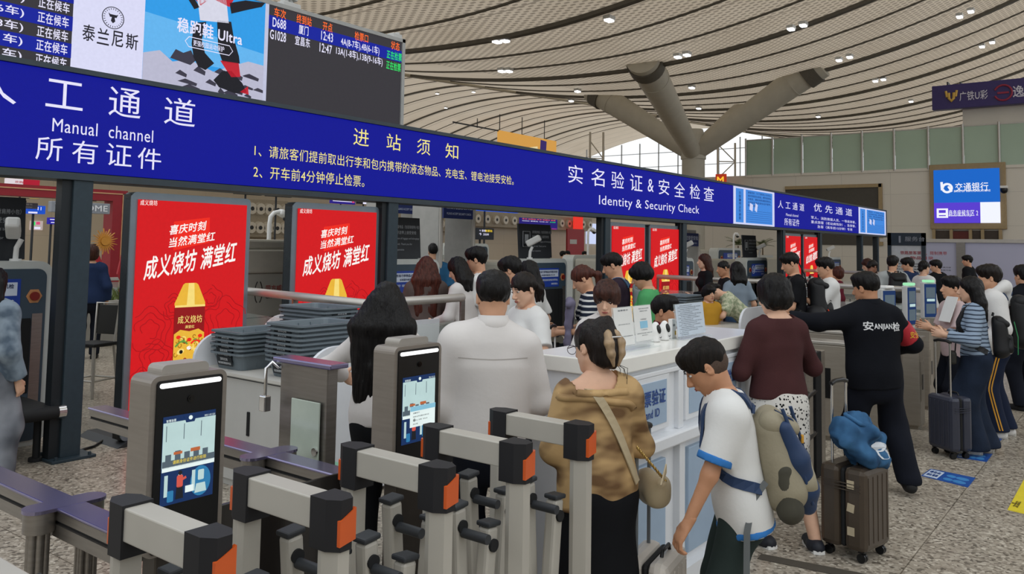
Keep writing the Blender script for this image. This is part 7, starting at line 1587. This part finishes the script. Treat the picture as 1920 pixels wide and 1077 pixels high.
# --- woman in the striped top with wide jeans
YS_ = 12
hl = LOC(type('o', (), {'location': (9.05, 1.38, 0)})(), YS_, PD(1757, 628, 7.9))
sg, sgP = figure('person in a blue-grey striped top and wide dark jeans, holding a suitcase handle', 1818, 514, 8.0, YS_, H=1.66, skin=SKIN_L, hair='long', hm=HBLK, hlen=.2, fem=True, top=dict(m=STRB, name='top', sleeve=.95, hem=.0, inf=.02, amp=.008, f=12), bottom=dict(m=JEAND, inf=.03, rad=(.105, .1, .115), hem=.05, amp=.012, f=11, waist=.1), shoes=SH_W, res=.01, L=tuple(hl), Lp=(-.6, -1, -.6), Rr=(.15, .25, 1.1), feet=[(-.08, .05, 0, 4), (.1, -.06, 0, 4)], root_xy=None, head=(0, 4, 0))
t, T = backpack(sg, sgP, YS_, 'small black backpack with green trim on the woman in the striped top', BLKN, BLKN, BLKN, .11, .19, .065, .2, .01); b = MB(); ribbon(b, [T(-.06, -.13, -.16), T(-.04, -.14, 0), T(.0, -.12, .14)], .03, .006); b.obj('green_trim', mat('green_webbing', '1f7d46', .6), t)
t = thing('crossbody_pouch', 'small dark crossbody pouch hanging in front of the striped-top woman', 'bag', sg.location, YS_); b = MB(); b.box((-.12, .2, .9), (.16, .06, .12), None, .02); b.obj('pouch', mat('dark_olive_pouch', '2b2a26', .6), t); b = MB(); b.tube([(-.1, .18, .95), (-.1, .16, 1.2), sgP.t(-.06, .05, .48*sgP.k), sgP.t(-.03, -.05, .5*sgP.k)], .007, 6); b.obj('strap', BLACKM, t)
# --- man in the white hoodie
YH = 14
def ex_hood(root, P, h, q):
    so = child(root, 'hoodie'); S = Sdf(); n0 = P.neck
    S.chain([n0+P.T@np.array((.1*math.cos(a), .085*math.sin(a)-.03, .03-.045*math.sin(a))) for a in np.linspace(0, 2*math.pi, 16)], [.035+.02*max(0, -math.sin(a)) for a in np.linspace(0, 2*math.pi, 16)], .03); S.rc(n0+P.T@np.array((0, -.1, .02)), n0+P.T@np.array((0, -.13, -.09)), .075, .05, .05); soft('hood', [S.mesh(.01, folds(.006, 18, 4))], HOOD, so)
    tr = child(root, 'trousers'); YST = mat('yellow_side_stripe', 'c9902e', .7)
    for sgn in (-1,):
        for dxx in (-.012, .016):
            b = MB(); A, K, N = P.hj[0], P.kn[0], P.an[0]; pts = []
            for f in np.linspace(0.02, .98, 26): c = A+(K-A)*f*2 if f < .5 else K+(N-K)*(f*2-1); pts.append(c)
            V = []
            for c in pts: V += [c+np.array((0, dxx-.007, 0)), c+np.array((0, dxx+.007, 0))]
            b.add(V, [(2*i, 2*i+1, 2*i+3, 2*i+2) for i in range(len(pts)-1)]); wrap(b, tr, YST, root, 'side_stripe', .004, (-1, -.25, 0))
hd_, hdP = figure('person in a white hoodie and navy track trousers with yellow side stripes', 1853, 496, 8.75, YH, H=1.76, skin=SKIN, hair='tuft', hm=HDB, top=dict(m=HOOD, name='hoodie', sleeve=.97, hem=-.1, inf=.04, amp=.012, f=10), bottom=dict(m=cloth('navy_track_cloth', '1c2438', .1), inf=.03, rad=(.1, .088, .08), hem=.07, amp=.01, f=12), shoes=SH_W, res=.01, L=(-.24, .14, .95), feet=[(-.1, .0, 0, 6), (.12, -.1, 0, 6)], extra=ex_hood, head=(4, 4, 0))
backpack(hd_, hdP, YH, 'large black backpack on the man in the white hoodie', BLKN, BLKN, BNY, .17, .26, .1, .22, .011)
figure('person in a pale pink top half hidden behind the striped-top woman', 1783, 514, 8.9, 35, H=1.63, hair='short', top=dict(m=PINK, sleeve=.42), bottom=dict(m=NAVC), shoes=SH_B, res=.011, L=(-.12, .3, 1.1), Rr=(.1, .3, 1.1))
t = thing('paper_sheet', 'white papers held in front of the person in pale pink', 'paper', tuple(PD(1778, 580, 8.75))); b = MB(); b.box((0, 0, 0), (.2, .01, .28), rot('Z', 40)@rot('X', 20)); b.obj('sheets', PAPER, t)
def ex_g2(root, P, h, q):
    b = MB(); put_text(b, '安ANJIAN检', (0, -.1, 0), UX, UZ, -.17, P.hip[2]+.36, .34, .065, 0, .03); wrap(b, child(root, 'jacket'), MATS['reflective_letters'], root, 'back_lettering')
figure('person in a black guard uniform with white back letters at the right edge', 1917, 497, 10.2, -38, H=1.74, hair='tuft', top=dict(m=BLKC, name='jacket', sleeve=.97, hem=-.13, inf=.03, collar=BLKC), bottom=dict(m=NAVC, inf=.02), shoes=SH_B, res=.012, extra=ex_g2)
# --- woman at the left edge in printed denim
def ex_den(root, P, h, q):
    b = MB(); z = P.hip[2]
    for i, (tx, w) in enumerate((('LA', .2), ('RRING', .28), ('A 6', .16))): put_text(b, tx, (0, -.1, 0), UX, UZ, .17-w, z+.26-.13*i, w, .1, 0, .01)
    wrap(b, child(root, 'jacket'), mat('pink_print', 'c58d98', .7), root, 'back_lettering')
figure('person in a pink-printed denim jacket and grey jeans at the left edge', -9, 497, 6.2, -62, H=1.66, skin=SKIN_L, hair='long', hlen=.34, fem=True, top=dict(m=DENP, name='jacket', sleeve=.95, hem=-.06, inf=.035, amp=.01), bottom=dict(m=JGW, inf=.03, rad=(.1, .09, .1), hem=.05, amp=.012), shoes=SH_W, res=.01, extra=ex_den)
# --- long-haired woman behind the second terminal
figure('person with very long black hair and white shirt behind the second terminal', 727, 529, 4.85, -58, H=1.66, skin=SKIN_L, hair='long', hm=HBLK, hlen=.44, hwide=2.0, fem=True, top=dict(m=WHC, sleeve=.97, hem=-.05, inf=.015), bottom=dict(m=BLKT, inf=.015), shoes=SH_B, res=.009, L=(-.32, .3, 1.08), Lp=(-1, -.6, -.3), Rr=(.2, .28, 1.0), head=(0, 14, 0))
# --- people at the scanners
RS = dict(res=.011)
def ex_lady(root, P, h, q):
    b = MB(); b.tube([P.neck+P.T@np.array((.075*math.cos(a), .07*math.sin(a)+.02, -.01-.05*(math.sin(a)*.5+.5))) for a in np.linspace(0, math.pi, 12)], .002, 5); b.obj('necklace', CHROME, root)
figure('person with dark tied-back hair and a plain white tee, facing left with eyes lowered', 982, 508, 6.2, 68, H=1.69, skin=SKIN_L, hair='pony', hlen=.12, hm=HDB, face=True, fem=True, top=dict(m=WHT, sleeve=.42, hem=-.08, inf=.02), bottom=dict(m=NAVC), shoes=SH_W, res=.009, L=(-.2, .26, 1.02), Rr=(.0, .3, 1.0), Lp=(-1, -.8, -.3), Rp=(1, -.8, -.3), head=(10, 16, 4), extra=ex_lady, girth=1.08)
figure('person with long red-brown hair and a taupe jacket at the scanner', 800, 481, 9.3, -46, H=1.75, hair='long', hm=HRB, hlen=.42, hwide=1.5, fem=True, top=dict(m=TAUPE, name='jacket', sleeve=.97, hem=-.14, inf=.035), bottom=dict(m=NAVC), shoes=SH_B, L=(-.2, .3, 1.0), Rr=(.2, .3, 1.0), head=(0, 14, 0), **RS)
figure('person in a steel-blue top under the metal detector', 814, 452, 13.3, -45, H=1.9, hair='short', top=dict(m=BLUEJ, sleeve=.5, inf=.02), bottom=dict(m=NAVC), shoes=SH_B, **RS)
wl, wlP = figure('person with black hair in a white long-sleeved top and black trousers, bowing', 858, 479, 9.0, 6, H=1.77, skin=SKIN_L, hair='long', hlen=.14, fem=True, top=dict(m=WHC, sleeve=.95, hem=-.02, inf=.014), bottom=dict(m=BLKT), shoes=SH_B, L=(-.2, .3, 1.05), Rr=(.24, .12, .92), head=(10, 22, 0), lean=8, **RS)
t = thing('carrier_bag', 'white and dark paper carrier bag held by the woman in the white long-sleeved top', 'bag', tuple(PD(872, 645, 8.8)), 20); b = MB(); b.box((0, 0, -.02), (.2, .1, .3), None, .01); b.obj('bag', mat('dark_carrier', '2a2a2e', .5), t); b = MB(); b.tube([(-.05, 0, .13), (-.03, 0, .42), (.03, 0, .42), (.05, 0, .13)], .012, 6); b.obj('handle', WHITEP, t)
figure('person with thick black hair in a white tee beside the second-row scanner', 893, 463, 9.2, 30, H=1.86, hair='tuft', top=dict(m=WHT, sleeve=.42, inf=.02), bottom=dict(m=NAVC), shoes=SH_W, L=(-.12, .3, 1.1), Rr=(.12, .3, 1.1), head=(0, 12, 0), **RS)
figure('person with black hair and a white top in front of scanner 25', 957, 480, 8.4, 22, H=1.77, hair='tuft', hm=HBLK, top=dict(m=WHT, sleeve=.42, inf=.02), bottom=dict(m=NAVC), shoes=SH_W, L=(-.15, .32, 1.05), Rr=(.15, .32, 1.05), head=(0, 18, 0), **RS)
figure('person with long black hair and a white tee close to scanner 25', 990, 488, 8.9, 5, H=1.73, skin=SKIN_L, hair='long', hlen=.2, fem=True, top=dict(m=WHT, sleeve=.42, inf=.02), bottom=dict(m=JEAN), shoes=SH_W, head=(20, 10, 0), **RS)
sw, swP = figure('person with red-brown hair in a navy and white striped tee, carrying an orange tote', 1092, 488, 7.9, 34, H=1.73, skin=SKIN, hair='pony', hm=HRB, hlen=.1, face=False, fem=True, top=dict(m=STRN, sleeve=.42, hem=-.12, inf=.028), bottom=dict(m=NAVC), shoes=SH_W, res=.01, L=(-.2, .36, 1.1), Rr=(.1, .38, 1.1), Lp=(-.8, -1, -.6), Rp=(.8, -1, -.6), head=(0, 26, 0), lean=8, curl=.8)
ORT = mat('orange_canvas', 'c8562a', .7); CRT = mat('cream_canvas', 'c9bda6', .8)
t = thing('tote_bag', 'orange and cream canvas tote on the shoulder of the navy-striped woman', 'bag', sw.location, 34); b = MB(); P = swP
b.add([P.t(*q) for q in ((-.24, -.1, -.02), (-.24, .16, -.02), (-.2, .14, .2), (-.2, -.08, .2), (-.31, -.09, -.02), (-.31, .15, -.02), (-.22, .13, .2), (-.22, -.07, .2))], [(0, 1, 2, 3), (7, 6, 5, 4), (0, 4, 5, 1), (1, 5, 6, 2), (0, 3, 7, 4), (3, 2, 6, 7)]); b.obj('orange_side', ORT, t)
b = MB(); b.box(P.t(-.285, .1, .01), (.08, .22, .26), P.T@RZ(10), .02); b.obj('cream_side', CRT, t)
b = MB(); ribbon(b, [P.t(-.22, .1, .18), P.t(-.2, .07, .36), P.t(-.13, .0, .49), P.t(-.19, -.07, .34), P.t(-.22, -.05, .18)], .035, .006, [(-1, 0, 0), (-1, 0, .2), (0, 0, 1), (-1, 0, .2), (-1, 0, 0)]); b.obj('strap', CRT, t)
t = thing('folded_jacket', 'lavender grey jacket held out over a trolley handle by the navy-striped woman', 'jacket', tuple(PD(1068, 590, 7.7)), 30)
S = Sdf(); S.rc((-.18, 0, .1), (.17, 0, .12), .035, .035, .03)
for i, x in enumerate(np.linspace(-.14, .1, 6)): S.rc((x, -.01, .1), (x*.8+.01, .015*(i % 2), -.28+.03*(i % 3)), .036, .03, .02)
soft('cloth', [S.mesh(.01, folds(.012, 24, 6))], cloth('lavender_cloth', '6f6b80', .15), t)
mn, mnP = figure('person with cropped black hair in a plum tee, wearing a blue-grey backpack', 1148, 470, 9.0, 26, H=1.83, hair='short', top=dict(m=PURP, sleeve=.45, inf=.022), bottom=dict(m=NAVC), shoes=SH_B, L=(-.15, .3, 1.1), Rr=(.15, .3, 1.1), head=(0, 22, 0), **RS)
backpack(mn, mnP, 26, 'blue and grey backpack on the man with earbuds', GRYN, GRYN, BLUN, .14, .22, .08, .26, .012)
gn, gnP = figure('person with short black hair in a green tee and jeans, behind the counter notices', 1203, 489, 8.3, 20, H=1.75, hair='pixie', fem=True, top=dict(m=GREEN, sleeve=.42, inf=.022, hem=-.1), bottom=dict(m=JEAN), shoes=SH_W, head=(0, 20, 0), L=(-.1, .3, 1.1), Rr=(.1, .3, 1.1), lean=6, **RS)
t = thing('sling_bag', 'small black sling bag at the waist of the green-tee woman', 'bag', gn.location, 20); b = MB(); b.box((.2, -.08, .98), (.1, .2, .16), None, .04); b.obj('pouch', BLKN, t); b = MB(); b.tube([(.18, -.1, 1.05), gnP.t(.05, -.13, .3), gnP.t(-.07, -.07, .46), gnP.t(-.08, .03, .49)], .008, 6); b.obj('strap', BLKN, t)
figure('person with short red-brown hair in a white polo, working behind the counter notices', 1138, 524, 5.7, 118, H=1.66, skin=SKIN_L, hair='pixie', hm=HBR, fringe=True, face=True, fem=True, top=dict(m=WHC, sleeve=.42, inf=.018, collar=WHC), bottom=dict(m=NAVC), shoes=SH_B, res=.009, L=(-.14, .3, 1.05), Rr=(.14, .3, 1.05), head=(-6, 16, 0))
figure('boy with cropped black hair in a maroon top behind the counter', 1249, 553, 6.3, 172, H=1.52, skin=SKIN_T, hair='short', face=True, top=dict(m=MAROON, sleeve=.9, inf=.02, collar=MAROON), bottom=dict(m=NAVC), shoes=SH_B, res=.009, head=(14, 2, 0))
figure('person with long dark hair and a black top beyond the handrail, facing left', 1320, 470, 14.2, 40, H=1.8, skin=SKIN_L, hair='long', hlen=.15, hm=HBR, fem=True, top=dict(m=BLKT, sleeve=.95), bottom=dict(m=NAVC), shoes=SH_B, res=.013, L=(-.2, .3, 1.1))
figure('person with black hair in a green floral shirt, bowing over a child', 1337, 500, 11.6, 36, H=1.66, skin=SKIN_L, hair='bun', fem=True, top=dict(m=FLOR, sleeve=.42, hem=-.1, inf=.03), bottom=dict(m=cloth('light_jeans', '8fa6bd', .15)), shoes=SH_W, res=.012, lean=48, L=(-.16, .62, .92), Rr=(.14, .6, .95), Lp=(-1, -.4, -.3), Rp=(1, -.4, -.3), head=(0, 24, 0))
figure('small child in a yellow top in front of the floral-shirt woman', 1329, 532, 11.25, 150, H=1.38, hair='pixie', face=True, top=dict(m=YEL, sleeve=.42), bottom=dict(m=NAVC), shoes=SH_W, res=.012)
figure('person with a crew cut in a black tee, just behind the floral-shirt woman', 1356, 486, 12.9, 30, H=1.71, skin=SKIN_T, hair='crop', top=dict(m=BLKT, sleeve=.42), bottom=dict(m=NAVC), shoes=SH_B, res=.013, head=(20, 8, 0), L=(-.2, .3, 1.0))
figure('person with a dark bob, grey-blue tee and jeans, by the handrail post', 1381, 487, 12.3, -40, H=1.7, hair='long', hlen=.06, fem=True, top=dict(m=GBL, sleeve=.42, hem=-.04), bottom=dict(m=JEAN), shoes=SH_W, res=.013)
bk, bkP = figure('person in a black tee and trousers with a black backpack, at the fifth sign post', 1481, 467, 10.6, 30, H=1.86, hair='short', top=dict(m=BLKT, sleeve=.42), bottom=dict(m=BLKT), shoes=SH_B, res=.012, head=(0, 20, 0), L=(-.2, .3, 1.0)); backpack(bk, bkP, 30, 'big black backpack on the man in black at the fifth sign post', BLKN, BLKN, BLKN, .17, .25, .11, .24, .012)
wt, wtP = figure('person with a fade haircut in a white tee and teal jeans, one hand raised', 1546, 478, 10.7, 30, H=1.8, skin=SKIN, hair='short', top=dict(m=WHT, sleeve=.45, hem=-.1, inf=.035), bottom=dict(m=JEANL, inf=.025), shoes=SH_W, res=.012, L=(-.12, .4, 1.32), Lp=(-.6, -.5, -1), Rr=(.1, .36, 1.1), head=(6, 8, 0))
t = thing('waist_bag', 'black bag with an orange-red edge in front of the white-tee man', 'bag', tuple(PD(1528, 590, 10.45)), 30); S = Sdf(); S.rc((-.14, 0, 0), (.16, 0, 0), .12, .12, .05); soft('pouch', [S.mesh(.015, folds(.01, 12, 3))], BLKN, t); b = MB(); ribbon(b, [(-.24, -.13, .02), (0, -.14, .07), (.24, -.13, .1)], .035, .01); b.obj('orange_edge', mat('orange_red_trim', 'd8452c', .6), t); b = MB(); b.tube([(.1, 0, .08), (.12, .1, .5), (.13, .2, .72)], .01, 6); b.obj('strap', BLKN, t)
figure('person with red hair and a maroon top behind the man in the white tee', 1568, 496, 15.6, 20, H=1.58, hair='bob', hm=HRB, fem=True, top=dict(m=MAROON, sleeve=.95), bottom=dict(m=NAVC), shoes=SH_B, res=.014)
G2 = dict(res=.014)
figure('person with swinging brown hair in a white top near the far handrail', 1626, 481, 17., 10, H=1.75, skin=SKIN_L, hair='long', hlen=.2, hm=HBR, fem=True, top=dict(m=WHT, sleeve=.42), bottom=dict(m=NAVC), shoes=SH_B, head=(0, 25, 10), **G2)
figure('person with tied-back hair in a white top, turned right near the far handrail', 1636, 483, 16.4, -120, H=1.72, skin=mat('skin_deep', '8a5f49', .5), hair='bun', hm=HDB, fem=True, top=dict(m=WHT, sleeve=.9), bottom=dict(m=NAVC), shoes=SH_B, head=(0, 24, 0), **G2)
gt, gtP = figure('person in a grey tee with a black backpack in front of the standing notice', 1674, 475, 14.8, -56, H=1.81, hair='tuft', top=dict(m=GREYT, sleeve=.45, inf=.03), bottom=dict(m=NAVC), shoes=SH_B, head=(-40, 8, 0), Rr=(.24, .2, 1.05), girth=1.1, **G2); backpack(gt, gtP, -56, 'black backpack on the man in the grey tee', BLKN, BLKN, BLKN, .17, .24, .09, .26, .014)
figure('person in a navy jacket with head bowed, facing the man in the grey tee', 1701, 480, 16.2, -20, H=1.77, hair='tuft', top=dict(m=NAVJ, name='jacket', sleeve=.95, inf=.035), bottom=dict(m=NAVC), shoes=SH_B, head=(30, 10, 0), **G2)
figure('person with a black hair bun, white shirt and navy vest', 1733, 485, 15.2, -120, H=1.73, skin=SKIN_L, hair='bun', fem=True, top=dict(m=WHT, sleeve=.95, inf=.02), bottom=dict(m=NAVC), shoes=SH_B, face=True, **G2)
figure('person in a black tee with a pale print, facing left by the frosted glass', 1754, 484, 17.5, -30, H=1.72, hair='tuft', top=dict(m=BLKT, sleeve=.5, inf=.03), bottom=dict(m=BLKT), shoes=SH_B, head=(50, 5, 0), **G2)
figure('person in black alone before the frosted glass partition, looking left', 1813, 475, 21., -10, H=1.82, hair='tuft', top=dict(m=BLKT, sleeve=.45, inf=.03), bottom=dict(m=BLKT), shoes=SH_B, head=(30, 4, 0), res=.016)
figure('person with brown hair in a navy jumper, at the festive float behind the first post', 173, 455, 13.2, -30, H=1.78, hair='bob', hm=HBR, fem=True, top=dict(m=NAVJ, sleeve=.95, inf=.03), bottom=dict(m=NAVC), shoes=SH_B, res=.014, L=(-.2, .3, 1.1))
for i, (px, py, d, m, lab) in enumerate(((166, 437, 24., BLKT, 'distant person in black above the navy jumper, left of the gold sun'), (178, 440, 25., GREYT, 'distant person in grey left of the gold sun disc'), (1056, 464, 30., BLKT, 'distant person in black left of the white camera by the red board'), (1064, 462, 32., WHT, 'distant person in white under the red board'), (1096, 463, 31., BLKT, 'distant person in black right of the red board'))):
    figure(lab, px, py, d, random.uniform(-180, 180), H=1.7, hair='tuft', top=dict(m=m, sleeve=.5), bottom=dict(m=NAVC), shoes=SH_B, res=.022, hands=False)
# ================================================================ luggage
def suitcase(x, y, rz, label, m, w=.36, d=.24, h=.5, handle=1.0, stickers=False, ribs=True, hm=CHROME):
    t = thing('suitcase', label, 'suitcase', (x, y, 0), rz); z0 = .065
    b = MB(); b.span((-w/2, -d/2, z0), (w/2, -.012, z0+h), .035); b.span((-w/2, .012, z0), (w/2, d/2, z0+h), .035); b.obj('shell', m, t)
    b = MB(); b.span((-w/2+.012, -.016, z0+.012), (w/2-.012, .016, z0+h-.012), .02); b.obj('zip_band', BLACKM, t)
    if ribs:
        b = MB()
        for s in (-1, 1):
            for k in range(5): b.span((-w/2+.05+k*(w-.1)/4-.006, s*(d/2)-.004, z0+.05), (-w/2+.05+k*(w-.1)/4+.006, s*(d/2)+.006, z0+h-.05), .003)
            for k in range(3): b.span((s*w/2-.004, -d/2+.03, z0+h-.1-.02*k), (s*w/2+.003, d/2-.03, z0+h-.094-.02*k))
        b.obj('shell_rib', m, t)
    for sx in (-1, 1):
        for sy in (-1, 1):
            c = np.array((sx*(w/2-.05), sy*(d/2-.045), .028)); b = MB(); b.cyl(c+(-.018, 0, 0), c+(-.004, 0, 0), .028, n=14); b.cyl(c+(.004, 0, 0), c+(.018, 0, 0), .028, n=14); b.span(c+(-.02, -.02, .03), c+(.02, .02, .045), .004); b.obj('wheel', BLACK, t)
    b = MB()
    for sx in (-.09, .09): b.cyl((sx, d/2-.05, z0+h-.02), (sx, d/2-.05, handle), .009, n=8)
    b.obj('telescopic_tube', hm, t); b = MB(); b.tube([(-.1, d/2-.05, handle), (-.05, d/2-.05, handle+.014), (.05, d/2-.05, handle+.014), (.1, d/2-.05, handle)], .015, 8); b.obj('grip', BLACK, t)
    b = MB(); b.tube([(-.06, -.05, z0+h), (-.05, -.05, z0+h+.025), (.05, -.05, z0+h+.025), (.06, -.05, z0+h)], .009, 8); b.obj('carry_handle', BLACK, t)
    if stickers:
        b = MB()
        for zz, a in ((z0+h-.1, 0), (z0+h*.52, 8), (z0+.12, 0)): b.box((-w/2-.002, -.06, zz), (.004, .045, .05), rot('X', a))
        b.obj('sticker', mat('tape_patch', 'b9ab90', .7), t)
    return t
BRS = mat('bronze_polycarbonate', '4a4036', .3, .2, .08); NVS = mat('slate_blue_polycarbonate', '353845', .35, .1, .06); WHS = mat('pale_polycarbonate', 'c6bfb6', .3)
br = suitcase(5.58, 1.5, -12, 'bronze hard suitcase with three tape patches, under the denim jacket', BRS, .34, .3, .5, 1.05, True)
suitcase(8.78, 1.5, 52, 'dark slate-blue hard suitcase standing by the striped-top woman', NVS, .32, .23, .5, 1.06)
suitcase(3.52, 1.83, 10, 'pale hard suitcase beside the boy, its handle up at the counter front', WHS, .34, .22, .44, 1.05, False, True, GREY)
q = PD(1050, 640, 7.6); suitcase(q[0], q[1], 20, 'dark suitcase with a white handle under the lavender jacket', BLKN, .34, .24, .5, 1.15, False, True, WHITEP)
t = thing('denim_jacket', 'crumpled blue denim jacket with white patches on the bronze suitcase', 'jacket', (5.58, 1.5, .58), -12)
S = Sdf(); S.el((-.04, 0, .17), (.15, .13, .1), .05); S.el((.07, -.03, .06), (.13, .12, .11), .04); S.rc((-.18, -.05, .14), (-.07, -.12, .05), .045, .06, .03); S.rc((.0, -.13, .02), (.15, -.1, .0), .05, .06, .03); S.rc((-.1, .02, .22), (.05, -.03, .25), .06, .05, .03); S.rc((-.02, -.12, .2), (.12, -.1, .14), .04, .04, .02)
DEN = blotch('denim_blue', '23405f', '3f6a92', 7, .35, .65, bump=.25); dj = soft('cloth', [S.mesh(.009, folds(.013, 34, 11))], DEN, t)
b = MB(); put = [(.03, .1), (.06, .055)]
for (cx, cz), w in zip(put, (.08, .07)):
    b.add([np.array((cx+w*math.cos(a), -.3, cz+.028*math.sin(a))) for a in np.linspace(0, 2*math.pi, 20, endpoint=False)], [list(range(20))])
wrap(b, dj, mat('white_patch', 'c9ced4', .7), t, 'patch', .004)
S = Sdf(); S.chain([(-.01+.085*math.cos(a), -.03+.07*math.sin(a), .262+.03*math.sin(a)+.012*math.cos(2*a)) for a in np.linspace(0, 2*math.pi, 14)], [.013]*14, .01); soft('collar', [S.mesh(.007)], DEN, t)
